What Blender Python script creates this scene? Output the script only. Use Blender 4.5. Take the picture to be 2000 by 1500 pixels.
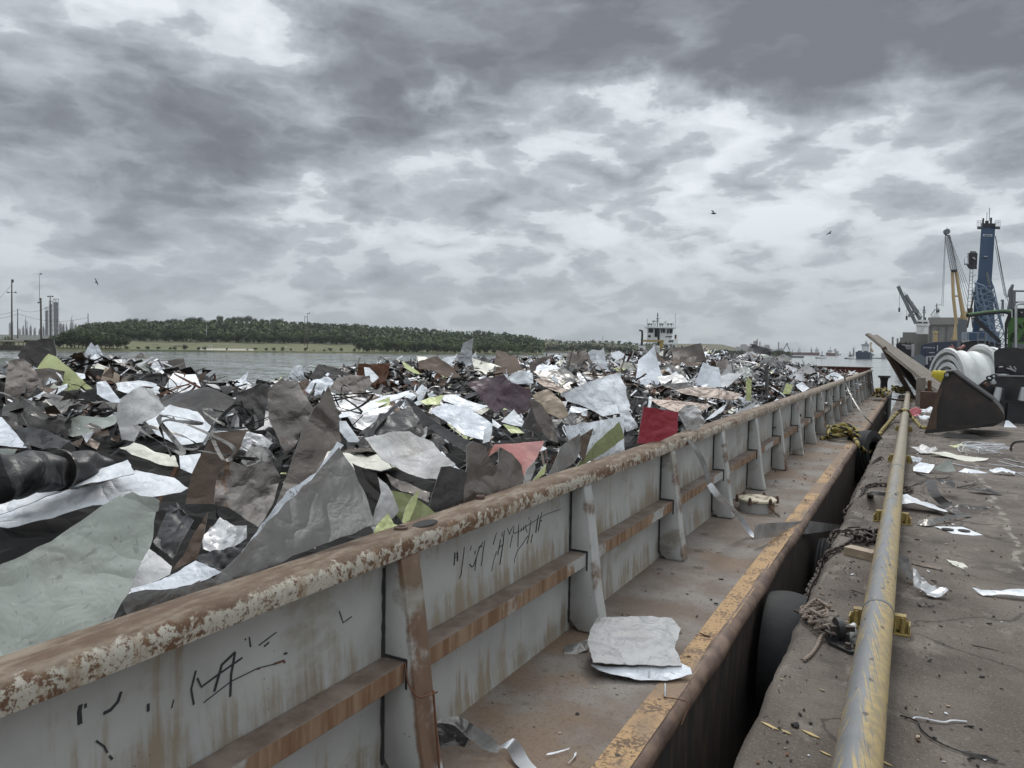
import bpy, bmesh, math, random
from mathutils import Vector, Matrix, noise
from mathutils.geometry import delaunay_2d_cdt
random.seed(7)
R=math.radians
for o in list(bpy.data.objects): bpy.data.objects.remove(o)
sc=bpy.context.scene
COL=sc.collection
# ------------------------------------------------------------ camera
H=1.75; F=1450.0
YAW,PIT,ROL=28.55,2.85,1.0
_f=Vector((-math.sin(R(YAW))*math.cos(R(PIT)),math.cos(R(YAW))*math.cos(R(PIT)),-math.sin(R(PIT))))
_r0=Vector((math.cos(R(YAW)),math.sin(R(YAW)),0)); _u0=_r0.cross(_f)
_r=_r0*math.cos(R(ROL))+_u0*math.sin(R(ROL)); _u=_r.cross(_f)
CAM=Vector((0,0,H))
cd=bpy.data.cameras.new('camera'); cd.sensor_width=36; cd.lens=F*36/2000; cd.clip_start=0.05; cd.clip_end=20000
co=bpy.data.objects.new('camera',cd); COL.objects.link(co)
co.matrix_world=Matrix(((_r.x,_u.x,-_f.x,0),(_r.y,_u.y,-_f.y,0),(_r.z,_u.z,-_f.z,H),(0,0,0,1)))
sc.camera=co
def ray(px,py): return _f+_r*((px-1000)/F)+_u*((750-py)/F)      # unit camera depth
def pt(px,py,d): return CAM+ray(px,py)*d
def onz(px,py,z=0.0): v=ray(px,py); return CAM+v*((z-H)/v.z)
def onx(px,py,X): v=ray(px,py); return CAM+v*(X/v.x)
def ony(px,py,Y): v=ray(px,py); return CAM+v*(Y/v.y)
HF=Vector((-math.sin(R(YAW)),math.cos(R(YAW)),0)); HR=Vector((math.cos(R(YAW)),math.sin(R(YAW)),0))
def angles(px,py):
    v=ray(px,py).normalized(); return math.atan2(v.x,v.y), math.asin(v.z)
# ------------------------------------------------------------ node helper
class NT:
    def __init__(s,tree): s.t=tree; s.l=tree.links
    def n(s,ty,**k):
        nd=s.t.nodes.new(ty)
        for a,b in k.items(): setattr(nd,a,b)
        return nd
    def put(s,sock,v):
        if isinstance(v,bpy.types.NodeSocket): s.l.new(v,sock)
        elif v is not None:
            if isinstance(v,(tuple,list)) and len(v)==3 and sock.type=='RGBA': v=(*v,1)
            sock.default_value=v
    def m(s,op,a,b=None,c=None,clamp=False):
        nd=s.n('ShaderNodeMath',operation=op,use_clamp=clamp)
        for i,v in enumerate((a,b,c)):
            if v is not None: s.put(nd.inputs[i],v)
        return nd.outputs[0]
    def vm(s,op,a,b=None,sc=None):
        nd=s.n('ShaderNodeVectorMath',operation=op); s.put(nd.inputs[0],a)
        if b is not None: s.put(nd.inputs[1],b)
        if sc is not None: s.put(nd.inputs['Scale'],sc)
        return nd.outputs['Value'] if op in('DOT_PRODUCT','LENGTH') else nd.outputs[0]
    def noise(s,vec,scale=1,detail=4,rough=.5,dist=0,col=False):
        nd=s.n('ShaderNodeTexNoise'); s.put(nd.inputs['Vector'],vec)
        for k,v in (('Scale',scale),('Detail',detail),('Roughness',rough),('Distortion',dist)): s.put(nd.inputs[k],v)
        return nd.outputs['Color' if col else 0]
    def vor(s,vec,scale=1,feature='F1',rnd=1,out='Distance'):
        nd=s.n('ShaderNodeTexVoronoi',feature=feature); s.put(nd.inputs['Vector'],vec); nd.inputs['Scale'].default_value=scale
        nd.inputs['Randomness'].default_value=rnd
        return nd.outputs[out]
    def ramp(s,f,stops,interp='LINEAR'):
        nd=s.n('ShaderNodeValToRGB'); cr=nd.color_ramp; cr.interpolation=interp; s.put(nd.inputs[0],f)
        while len(cr.elements)<len(stops): cr.elements.new(0.5)
        for e,(p,c) in zip(cr.elements,stops):
            e.position=p; e.color=(c,c,c,1) if not isinstance(c,tuple) else (*c,1)
        return nd.outputs[0]
    def step(s,f,lo,hi):
        nd=s.n('ShaderNodeMapRange',interpolation_type='SMOOTHSTEP'); s.put(nd.inputs[0],f)
        nd.inputs[1].default_value=lo; nd.inputs[2].default_value=hi; return nd.outputs[0]
    def mix(s,f,a,b,mode='MIX'):
        nd=s.n('ShaderNodeMix',data_type='RGBA',blend_type=mode); s.put(nd.inputs[0],f); s.put(nd.inputs[6],a); s.put(nd.inputs[7],b); return nd.outputs[2]
    def sep(s,v):
        nd=s.n('ShaderNodeSeparateXYZ'); s.put(nd.inputs[0],v); return nd.outputs
    def comb(s,x,y,z):
        nd=s.n('ShaderNodeCombineXYZ')
        for i,v in enumerate((x,y,z)): s.put(nd.inputs[i],v)
        return nd.outputs[0]
    def mp(s,v,scale=(1,1,1),rot=(0,0,0),loc=(0,0,0)):
        nd=s.n('ShaderNodeMapping'); s.put(nd.inputs[0],v); nd.inputs['Scale'].default_value=scale; nd.inputs['Rotation'].default_value=rot; nd.inputs['Location'].default_value=loc; return nd.outputs[0]
# ------------------------------------------------------------ world: overcast cloud deck
SUN_AZ=-15.0; SUN_EL=50.0          # azimuth right of +Y
wd=bpy.data.worlds.new('World'); sc.world=wd; wd.use_nodes=True
T=NT(wd.node_tree); wd.node_tree.nodes.clear()
g=T.n('ShaderNodeTexCoord').outputs['Generated']; g=T.vm('NORMALIZE',g)
dx,dy,dz=T.sep(g)
A0=T.m('ARCTAN2',dx,dy); E0=T.m('ARCSINE',dz)
wn=T.noise(g,scale=5.5,detail=6,rough=.62,col=True); wx,wy,_=T.sep(T.vm('SUBTRACT',wn,(.5,.5,.5)))
wn2=T.noise(g,scale=1.7,detail=2,rough=.5,col=True); wx2,wy2,_=T.sep(T.vm('SUBTRACT',wn2,(.5,.5,.5)))
A=T.m('ADD',A0,T.m('MULTIPLY',wx,.26)); A=T.m('ADD',A,T.m('MULTIPLY',wx2,.22))
E=T.m('ADD',E0,T.m('MULTIPLY',wy,.16)); 
den=T.m('ADD',T.m('MAXIMUM',dz,0.0),.42)
P=T.comb(T.m('DIVIDE',dx,den),T.m('DIVIDE',dy,den),T.m('MULTIPLY',dz,2.6))
dn=T.vm('SUBTRACT',T.noise(P,scale=3.4,detail=5,rough=.6,col=True),(.5,.5,.5))
def field(V):
    V1=T.vm('ADD',V,T.vm('SCALE',dn,sc=.30))
    n=T.noise(V1,scale=3.8,detail=9,rough=.57)
    v1=T.vor(V1,scale=5.6); v2=T.vor(V1,scale=13.0)
    return n,T.m('ADD',T.m('MULTIPLY',T.m('SUBTRACT',.42,v1),.50),T.m('MULTIPLY',T.m('SUBTRACT',.42,v2),.30))
nA,bA=field(P)
E2=T.comb(T.m('DIVIDE',dx,T.m('ADD',den,.03)),T.m('DIVIDE',dy,T.m('ADD',den,.03)),T.m('MULTIPLY',T.m('ADD',dz,.03),2.6))
nB,bB=field(E2)
acc=None
# (px,py,rx,ry,amount)  + = darker
for px,py,rx,ry,am in [(1560,60,520,150,.62),(1980,130,170,130,.5),(1120,30,300,120,.35),(230,240,330,130,.42),(20,140,200,130,.30),(520,330,260,60,.22),
    (760,175,150,75,.50),(960,200,130,60,.30),(1110,340,140,60,.32),(720,320,140,70,.15),(1300,430,60,30,.2),(1500,150,220,60,.3),(860,20,160,60,.25),
    (420,40,170,110,-.40),(600,190,70,110,-.45),(30,20,120,60,-.2),(1370,300,260,110,-.50),(1230,210,110,40,-.3),(1640,240,330,60,-.30),(860,190,28,22,-.75),(640,400,140,60,-.15),
    (900,290,120,60,-.15),(1790,140,40,50,-.35),(1270,480,260,40,-.10),(1950,280,160,90,-.1),(1000,560,1200,50,.05),(930,500,300,50,-.04)]:
    a,e=angles(px,py)
    u=T.m('MULTIPLY',T.m('SUBTRACT',A,a+.0),F/rx); v=T.m('MULTIPLY',T.m('SUBTRACT',E,e),F/ry)
    r2=T.m('ADD',T.m('MULTIPLY',u,u),T.m('MULTIPLY',v,v))
    gs=T.m('MULTIPLY',T.m('POWER',2.718,T.m('MULTIPLY',r2,-.7)),am*(.84 if am>0 else .62))
    acc=gs if acc is None else T.m('ADD',acc,gs)
t=T.m('ADD',acc,T.m('MULTIPLY',T.m('SUBTRACT',nA,.5),1.55))
t=T.m('ADD',t,T.m('ADD',bA,.335))
t=T.m('SUBTRACT',t,T.m('MULTIPLY',T.m('ADD',T.m('SUBTRACT',nA,nB),T.m('MULTIPLY',T.m('SUBTRACT',bA,bB),.9)),1.15))
colr=T.ramp(t,[(0,(.84,.885,.92)),(.22,(.68,.725,.76)),(.30,(.52,.56,.595)),(.52,(.375,.405,.435)),(.76,(.255,.272,.298)),(1.0,(.185,.195,.215))])
hz=T.step(E0,.0,.22)
colr=T.mix(T.m('MULTIPLY',T.m('SUBTRACT',1,hz),.68),colr,(.375,.43,.475))
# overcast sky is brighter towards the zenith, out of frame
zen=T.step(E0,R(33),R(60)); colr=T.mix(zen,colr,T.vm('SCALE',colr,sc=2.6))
sky=T.n('ShaderNodeTexSky',sky_type='NISHITA',sun_disc=False,sun_elevation=R(SUN_EL),sun_rotation=R(SUN_AZ))
b1=T.n('ShaderNodeBackground'); T.put(b1.inputs[0],sky.outputs[0]); b1.inputs[1].default_value=.1
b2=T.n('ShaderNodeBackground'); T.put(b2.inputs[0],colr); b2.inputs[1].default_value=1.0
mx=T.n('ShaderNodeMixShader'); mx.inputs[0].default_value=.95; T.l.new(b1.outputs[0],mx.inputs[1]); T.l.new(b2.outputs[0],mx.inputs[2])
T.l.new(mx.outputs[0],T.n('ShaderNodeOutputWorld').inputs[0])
sl=bpy.data.lights.new('sun','SUN'); sl.energy=1.2; sl.angle=R(16); sl.color=(1,.965,.92)
so=bpy.data.objects.new('sun',sl); COL.objects.link(so)
sd=Vector((math.sin(R(SUN_AZ))*math.cos(R(SUN_EL)),math.cos(R(SUN_AZ))*math.cos(R(SUN_EL)),math.sin(R(SUN_EL))))
so.rotation_euler=sd.to_track_quat('Z','Y').to_euler(); so.location=sd*100
sc.view_settings.view_transform='Standard'; sc.view_settings.look='None'; sc.view_settings.exposure=0; sc.view_settings.gamma=1
sc.view_settings.use_curve_mapping=False
try:
    sc.cycles.max_bounces=6; sc.cycles.diffuse_bounces=3; sc.cycles.glossy_bounces=3; sc.cycles.volume_bounces=0
except Exception: pass
# ------------------------------------------------------------ materials
MATS={}
def newmat(name):
    m=bpy.data.materials.new(name); m.use_nodes=True; m.node_tree.nodes.clear()
    t=NT(m.node_tree); b=t.n('ShaderNodeBsdfPrincipled'); o=t.n('ShaderNodeOutputMaterial'); t.l.new(b.outputs[0],o.inputs[0])
    MATS[name]=m; return m,t,b
def setb(t,b,col,rough=.6,metal=0,bump=None,bd=.01,spec=None):
    t.put(b.inputs['Base Color'],col); t.put(b.inputs['Roughness'],rough); t.put(b.inputs['Metallic'],metal)
    if spec is not None: b.inputs['Specular IOR Level'].default_value=spec
    if bump is not None:
        bp=t.n('ShaderNodeBump'); bp.inputs['Strength'].default_value=1; bp.inputs['Distance'].default_value=bd
        t.put(bp.inputs['Height'],bump); t.l.new(bp.outputs[0],b.inputs['Normal'])
def ocoord(t,world=False,rnd=True):
    if world:
        return t.n('ShaderNodeNewGeometry').outputs['Position']
    c=t.n('ShaderNodeTexCoord').outputs['Object']
    if rnd:
        r=t.n('ShaderNodeObjectInfo').outputs['Random']; c=t.vm('ADD',c,t.comb(t.m('MULTIPLY',r,37.),t.m('MULTIPLY',r,91.),t.m('MULTIPLY',r,53.)))
    return c
def plain(name,c,rough=.6,metal=0,var=.18,scale=3,bd=.0,spec=None,dirt=None,da=.4):
    m,t,b=newmat(name); v=ocoord(t)
    n=t.noise(v,scale=scale,detail=5,rough=.6)
    col=t.mix(n,tuple(x*(1-var) for x in c),tuple(min(1,x*(1+var)) for x in c))
    if dirt: col=t.mix(t.m('MULTIPLY',t.step(t.noise(v,scale=scale*.6,detail=6,rough=.65),.48,.66),da),col,dirt)
    setb(t,b,col,rough,metal,bump=n if bd else None,bd=bd,spec=spec); return m
def sheetmat(name,c,dark,rough=.45,metal=0.0,scr=.5,mott=.3,dirt=(.16,.12,.09),da=.35,stain=None):
    """thin sheet metal: paint or zinc, scratches, smears, grime"""
    m,t,b=newmat(name); v=ocoord(t)
    n1=t.noise(v,scale=2.2,detail=5,rough=.62); 
    col=t.mix(t.m('MULTIPLY',t.step(n1,.35,.7),mott),c,dark)
    sv=t.mp(v,scale=(26,4,9),rot=(.4,.3,.6)); s1=t.step(t.noise(sv,scale=2.2,detail=3,rough=.7,dist=.8),.60,.68)
    sv2=t.mp(v,scale=(5,30,8),rot=(.2,.9,.1)); s2=t.step(t.noise(sv2,scale=2.0,detail=3,rough=.7,dist=1.2),.62,.69)
    gate=t.step(t.noise(v,scale=1.4,detail=2),.42,.62)
    col=t.mix(t.m('MULTIPLY',t.m('MULTIPLY',t.m('MAXIMUM',s1,s2),gate),scr),col,dark)
    sc3=t.mp(v,scale=(3,38,7),rot=(.7,.2,.9)); s3=t.step(t.noise(sc3,scale=1.2,detail=4,rough=.75,dist=2.5),.63,.67); col=t.mix(t.m('MULTIPLY',s3,scr*.8),col,tuple(min(1,k_*1.35+.05) for k_ in c))
    dn=t.step(t.noise(v,scale=3.3,detail=7,rough=.7),.54,.70)
    col=t.mix(t.m('MULTIPLY',dn,da),col,dirt)
    if stain:
        st=t.m('MULTIPLY',t.step(t.noise(t.mp(v,scale=(2.4,7,2),rot=(.3,.2,.5)),scale=1.3,detail=7,rough=.68),.56,.66),.85); col=t.mix(st,col,stain)
    r=t.m('ADD',rough,t.m('MULTIPLY',dn,.25))
    r1=t.m('ABSOLUTE',t.m('SUBTRACT',t.noise(v,scale=3.2,detail=2,rough=.5,dist=.6),.5)); r2=t.m('ABSOLUTE',t.m('SUBTRACT',t.noise(v,scale=9,detail=3,rough=.55,dist=.4),.5))
    bn=t.m('ADD',r1,t.m('MULTIPLY',r2,.22))
    setb(t,b,col,r,metal,bump=bn,bd=.09 if c[0]>.7 else .055); return m
sheetmat('white_sheet',(.80,.82,.85),(.36,.37,.39),.38,0,.6,.3)
sheetmat('white_scratched',(.78,.81,.86),(.22,.23,.25),.42,0,.9,.45)
sheetmat('bare_metal',(.50,.50,.51),(.24,.235,.23),.42,.55,.5,.7)
sheetmat('mottled_metal',(.52,.51,.50),(.20,.19,.18),.5,.3,.7,.8,da=.45)
sheetmat('taupe_metal',(.20,.175,.155),(.12,.10,.09),.34,.7,.6,.8)
sheetmat('grey_steel',(.20,.19,.18),(.12,.115,.11),.34,.75,.6,.8)
sheetmat('dark_steel',(.065,.060,.057),(.04,.037,.035),.30,.65,.4,.6,da=.3)
sheetmat('black_sheet',(.016,.016,.017),(.034,.031,.03),.42,.0,.4,.5,da=.2)
sheetmat('sage_panel',(.34,.365,.325),(.19,.20,.18),.42,0,.8,.45,da=.3)
sheetmat('lime_sheet',(.52,.56,.26),(.24,.26,.13),.42,0,.6,.3,da=.2)
sheetmat('olive_sheet',(.20,.22,.085),(.09,.10,.045),.5,0,.4,.4,da=.2)
sheetmat('cream_sheet',(.66,.65,.56),(.36,.34,.28),.45,0,.4,.35)
sheetmat('tan_sheet',(.36,.28,.20),(.20,.15,.11),.55,0,.3,.3)
sheetmat('brown_sheet',(.125,.085,.062),(.06,.042,.033),.42,.3,.3,.5)
sheetmat('red_panel',(.27,.014,.030),(.16,.012,.018),.42,0,.25,.25,da=.05)
sheetmat('faded_red',(.42,.15,.13),(.45,.28,.26),.55,0,.6,.6,da=.15)
sheetmat('maroon_sheet',(.060,.028,.038),(.030,.014,.02),.38,0,.25,.5,da=.12)
sheetmat('rusty_metal',(.25,.225,.205),(.11,.095,.085),.32,.7,.4,.5,stain=(.20,.085,.03))
sheetmat('deck_sheet',(.33,.335,.34),(.15,.14,.13),.5,0,.8,.5,dirt=(.12,.085,.06),da=.6)
sheetmat('rust_scrap',(.14,.06,.03),(.06,.03,.02),.75,.1,.3,.6)
SHEETS=[k for k in MATS]
BACK={'white_sheet':'bare_metal','white_scratched':'grey_steel','sage_panel':'grey_steel','lime_sheet':'grey_steel','red_panel':'grey_steel','cream_sheet':'taupe_metal','maroon_sheet':'grey_steel','tan_sheet':'dark_steel'}
# setting materials -------------------------------------------------
def rustmask(t,v,sc_,lo,hi,det=8): return t.step(t.noise(v,scale=sc_,detail=det,rough=.68),lo,hi)
PAINT=(.43,.435,.42); RUST=(.19,.085,.035); BROWN=(.115,.072,.048); PALE=(.43,.40,.335)
def mk_coaming():
    m,t,b=newmat('coaming_paint'); v=ocoord(t,True); x,y,z=t.sep(v)
    col=t.mix(t.step(t.noise(v,scale=2.5,detail=5,rough=.6),.35,.7),PAINT,tuple(c*.82 for c in PAINT))
    st=t.noise(t.mp(v,scale=(1,9,.8)),scale=1.9,detail=6,rough=.65)            # vertical runs
    lowz=t.m('MAXIMUM',t.step(z,.30,.02),t.m('MULTIPLY',t.step(z,.74,.50),t.step(z,.48,.50)))
    am=t.m('MULTIPLY',t.step(t.m('ADD',t.m('ADD',t.m('MULTIPLY',st,.6),t.m('MULTIPLY',t.noise(t.mp(v,scale=(1,1.2,1.2)),scale=2.2,detail=6,rough=.65),.45)),t.m('MULTIPLY',lowz,.13)),.55,.72),.74)
    col=t.mix(am,col,t.mix(t.noise(v,scale=4,detail=4),(.30,.235,.14),(.16,.095,.045)))
    patch=t.step(t.noise(t.mp(v,scale=(1,1.2,1.8)),scale=1.5,detail=7,rough=.65),.55,.66)
    col=t.mix(t.m('MULTIPLY',patch,t.m('MULTIPLY',st,1.0)),col,(.22,.19,.12))
    sp=t.step(t.vor(v,scale=34),.10,.05); sp=t.m('MULTIPLY',sp,t.step(t.noise(v,scale=3,detail=3),.56,.62))
    col=t.mix(sp,col,(.05,.03,.02))
    ru=t.step(t.noise(t.mp(v,scale=(1,5,1.6)),scale=2.1,detail=8,rough=.72),.67,.72); col=t.mix(ru,col,(.15,.065,.025))
    setb(t,b,col,.55,0,bump=t.noise(v,scale=1.8,detail=2),bd=.05)
mk_coaming()
def mk_cap():
    m,t,b=newmat('coaming_cap'); v=ocoord(t,True); x,y,z=t.sep(v)
    n=t.noise(v,scale=14,detail=10,rough=.72); n2=t.noise(t.mp(v,scale=(4,1.2,4)),scale=2,detail=6,rough=.6)
    side=t.mix(t.step(t.m('ADD',t.noise(v,scale=30,detail=8,rough=.7),t.m('MULTIPLY',t.m('SUBTRACT',n2,.5),.55)),.475,.55),PALE,(.125,.066,.034))
    side=t.mix(t.m('MULTIPLY',t.step(t.noise(v,scale=85,detail=4,rough=.7),.57,.62),.8),side,(.10,.055,.035))
    side=t.mix(t.m('MULTIPLY',t.step(t.noise(t.mp(v,scale=(1,9,1)),scale=1.6,detail=7,rough=.65),.50,.68),.75),side,(.235,.155,.09))
    top=t.mix(t.step(t.noise(t.mp(v,scale=(6,1.5,1)),scale=2.6,detail=8,rough=.7),.4,.66),(.110,.068,.042),(.245,.195,.145))
    top=t.mix(t.step(t.vor(t.mp(v,scale=(3,1,1)),scale=1.5),.20,.12),top,(.05,.035,.03))
    tm=t.step(t.m('ADD',z,t.m('MULTIPLY',t.m('SUBTRACT',n,.5),.10)),.972,.984)
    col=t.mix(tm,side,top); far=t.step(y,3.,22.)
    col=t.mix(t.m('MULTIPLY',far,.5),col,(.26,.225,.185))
    setb(t,b,col,.8,0,bump=n,bd=.006)
mk_cap()
def mk_shelf():
    m,t,b=newmat('shelf_rust'); v=ocoord(t,True); x,y,z=t.sep(v)
    n=t.noise(v,scale=6,detail=8,rough=.65)
    top=t.mix(t.step(n,.35,.65),(.105,.075,.058),(.19,.15,.125))
    fr=t.mix(t.step(t.noise(t.mp(v,scale=(1,9,1)),scale=2,detail=6,rough=.6),.35,.65),(.155,.080,.040),(.27,.185,.12))
    wh=t.step(t.m('ADD',t.noise(t.mp(v,scale=(.3,.8,.3)),scale=1.1,detail=3),t.m('MULTIPLY',t.noise(v,scale=18,detail=4),.1)),.58,.61); fr=t.mix(wh,fr,(.36,.36,.345))
    tm=t.step(t.m('ADD',z,t.m('MULTIPLY',t.m('SUBTRACT',n,.5),.01)),.492,.4985)
    setb(t,b,t.mix(tm,fr,top),.8,0,bump=n,bd=.003)
mk_shelf()
def mk_bracket():
    m,t,b=newmat('bracket_paint'); v=ocoord(t,True); x,y,z=t.sep(v)
    base=t.mix(t.step(t.noise(v,scale=3,detail=5),.35,.7),PAINT,tuple(c*.82 for c in PAINT))
    nn=t.noise(v,scale=3.2,detail=6,rough=.65)
    # rust runs on the exposed outer lip; lip x moves outward towards the deck
    lip=t.m('ADD',x,t.m('MULTIPLY',z,.15)); 
    e=t.step(t.m('ADD',lip,t.m('MULTIPLY',t.m('SUBTRACT',nn,.5),.10)),-1.645,-1.625)
    who=t.step(t.m('ADD',t.noise(t.mp(v,scale=(.2,.45,1.6)),scale=1.3,detail=3),t.m('MULTIPLY',t.noise(v,scale=22,detail=4,rough=.7),.16)),.60,.68)
    col=t.mix(t.m('MULTIPLY',e,who),base,t.mix(t.noise(t.mp(v,scale=(6,6,1.2)),scale=3,detail=6,rough=.65),(.085,.050,.034),(.22,.135,.085)))
    gm=t.step(t.noise(t.mp(v,scale=(1.5,.4,2.)),scale=1.6,detail=5,rough=.6),.56,.66); col=t.mix(t.m('MULTIPLY',gm,.6),col,(.17,.135,.085))
    sp=t.m('MULTIPLY',t.step(t.vor(v,scale=30),.12,.06),t.step(t.noise(v,scale=4),.58,.64)); col=t.mix(sp,col,(.04,.028,.02))
    setb(t,b,col,.55,0,bump=nn,bd=.008)
mk_bracket()
def mk_deck():
    m,t,b=newmat('deck_steel'); v=ocoord(t,True); x,y,z=t.sep(v)
    n=t.noise(v,scale=1.7,detail=8,rough=.62); f=t.noise(v,scale=60,detail=4,rough=.7)
    col=t.mix(t.step(n,.38,.64),(.135,.100,.078),(.205,.185,.165))
    col=t.mix(t.m('MULTIPLY',t.step(t.noise(v,scale=.9,detail=5,rough=.55),.52,.62),.7),col,(.175,.115,.07))
    col=t.mix(t.m('MULTIPLY',t.step(f,.54,.66),.65),col,(.07,.05,.04))
    col=t.mix(t.m('MULTIPLY',t.step(t.noise(v,scale=25,detail=5,rough=.7),.56,.66),.6),col,(.09,.055,.035))
    ds=t.vor(t.vm('ADD',v,t.vm('SCALE',t.noise(v,scale=12,col=True),sc=.03)),scale=3.2); col=t.mix(t.m('MULTIPLY',t.step(ds,.165,.135),.72),col,(.055,.045,.040))
    ds2=t.vor(v,scale=9.0); col=t.mix(t.m('MULTIPLY',t.step(ds2,.11,.06),t.step(n,.45,.5)),col,(.06,.045,.035))
    setb(t,b,col,.75,0,bump=t.noise(v,scale=3,detail=6,rough=.6),bd=.012)
mk_deck()
def mk_stripe():
    m,t,b=newmat('stripe_yellow'); v=ocoord(t,True)
    n=t.noise(v,scale=45,detail=6,rough=.72); n2=t.noise(v,scale=5,detail=4)
    col=t.mix(t.step(t.m('ADD',n,t.m('MULTIPLY',t.m('SUBTRACT',n2,.5),.5)),.50,.58),(.40,.255,.125),(.125,.078,.048))
    x,y,z=t.sep(v); wear=t.step(t.m('ADD',t.noise(t.mp(v,scale=(1,.6,1)),scale=1.6,detail=5),t.m('MULTIPLY',t.step(y,6,22),.26)),.53,.64)
    col=t.mix(t.m('MULTIPLY',wear,.85),col,(.19,.135,.095))
    col=t.mix(t.step(t.vor(v,scale=7),.12,.07),col,(.05,.035,.03))
    setb(t,b,col,.75,0,bump=n,bd=.002)
mk_stripe()
def mk_hull():
    m,t,b=newmat('hull_side'); v=ocoord(t,True)
    n=t.noise(t.mp(v,scale=(1,4,.7)),scale=3,detail=7,rough=.65)
    col=t.mix(t.step(n,.4,.65),(.035,.031,.03),(.085,.062,.048)); setb(t,b,col,.7,0,bump=n,bd=.02)
    m,t,b=newmat('rub_rail'); v=ocoord(t,True); n=t.noise(v,scale=5,detail=8,rough=.65)
    setb(t,b,t.mix(t.step(n,.35,.68),(.085,.052,.042),(.20,.135,.095)),.6,.1,bump=t.noise(t.mp(v,scale=(1,.7,1)),scale=3,detail=3),bd=.05)
mk_hull()
plain('red_wall',(.12,.030,.020),.75,var=.35,scale=1.5,dirt=(.05,.02,.015),da=.5)
def mk_concrete():
    m,t,b=newmat('concrete'); v=ocoord(t,True); x,y,z=t.sep(v)
    n=t.noise(v,scale=.9,detail=9,rough=.6); f=t.noise(v,scale=70,detail=3,rough=.7)
    col=t.mix(t.step(n,.35,.66),(.090,.070,.056),(.172,.144,.121))
    col=t.mix(t.m('MULTIPLY',t.step(f,.54,.66),.5),col,(.29,.26,.23))
    col=t.mix(t.m('MULTIPLY',t.step(t.noise(v,scale=48,detail=3,rough=.7),.60,.68),.6),col,(.07,.06,.052))
    stn=t.step(t.noise(v,scale=.8,detail=8,rough=.65),.52,.64); col=t.mix(t.m('MULTIPLY',stn,.75),col,(.060,.049,.043))
    deb=t.m('MULTIPLY',t.step(t.vor(t.vm('ADD',v,t.vm('SCALE',t.noise(v,scale=20,col=True),sc=.06)),scale=11),.16,.10),t.step(t.noise(v,scale=2.2,detail=4),.50,.58))
    col=t.mix(deb,col,(.045,.035,.03))
    # pale run of cement paste along the slab joint
    wob=t.m('ADD',x,t.m('MULTIPLY',t.m('SUBTRACT',t.noise(v,scale=1.5,detail=5),.5),.35))
    jt=t.m('MULTIPLY',t.step(t.m('ABSOLUTE',t.m('SUBTRACT',wob,.86)),.035,.012),t.step(t.noise(v,scale=5,detail=4),.42,.55)); col=t.mix(t.m('MULTIPLY',jt,.7),col,(.34,.31,.27))
    col=t.mix(t.m('MULTIPLY',t.step(t.noise(t.mp(v,scale=(1,.5,1)),scale=3.1,detail=8,rough=.7),.54,.64),.55),col,(.27,.235,.20))
    cr=t.vor(t.vm('ADD',v,t.vm('SCALE',t.noise(v,scale=2.5,detail=4,col=True),sc=.5)),scale=.55,feature='DISTANCE_TO_EDGE'); col=t.mix(t.m('MULTIPLY',t.step(cr,.010,.004),.7),col,(.04,.035,.03))
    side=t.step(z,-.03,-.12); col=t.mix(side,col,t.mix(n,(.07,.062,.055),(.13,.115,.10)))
    setb(t,b,col,.85,0,bump=t.m('ADD',t.m('MULTIPLY',f,.25),t.noise(v,scale=9,detail=8,rough=.72)),bd=.022)
mk_concrete()
def mk_pipe():
    m,t,b=newmat('pipe_paint'); c=t.n('ShaderNodeTexCoord').outputs['Object']; x,y,z=t.sep(c)
    # x,z local circle, y along. bare zinc crown, yellow flanks, slanted chips
    sl=t.m('ABSOLUTE',t.m('ADD',x,.012)); 
    tooth=t.noise(t.comb(t.m('MULTIPLY',x,14),t.m('ADD',t.m('MULTIPLY',y,11),t.m('MULTIPLY',sl,75)),t.m('MULTIPLY',z,6)),scale=1.5,detail=7,rough=.70)
    big=t.noise(t.comb(0,y,0),scale=1.8,detail=3)
    q=t.m('ADD',sl,t.m('ADD',t.m('MULTIPLY',t.m('SUBTRACT',tooth,.5),.30),t.m('MULTIPLY',t.m('SUBTRACT',big,.5),.07)))
    ye=t.step(q,.040,.043)
    yc=t.mix(t.step(t.noise(c,scale=20,detail=6,rough=.65),.4,.62),(.39,.29,.13),(.27,.215,.125))
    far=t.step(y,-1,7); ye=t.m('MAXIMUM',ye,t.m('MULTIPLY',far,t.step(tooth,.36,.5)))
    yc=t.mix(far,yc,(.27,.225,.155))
    gr=t.mix(t.noise(c,scale=6,detail=5),(.12,.125,.13),(.215,.222,.23))
    col=t.mix(ye,gr,yc)
    col=t.mix(t.m('MULTIPLY',t.step(t.noise(t.mp(c,scale=(1,.35,1)),scale=9,detail=6,rough=.7),.60,.70),.6),col,(.13,.105,.08))
    chips=t.step(t.vor(t.vm('ADD',t.mp(c,scale=(1,.55,1)),t.vm('SCALE',t.noise(c,scale=30,col=True),sc=.02)),scale=13),.17,.12); col=t.mix(t.m('MULTIPLY',chips,.8),col,(.05,.045,.04))
    setb(t,b,col,.5,.1,bump=tooth,bd=.0015)
mk_pipe()
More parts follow.
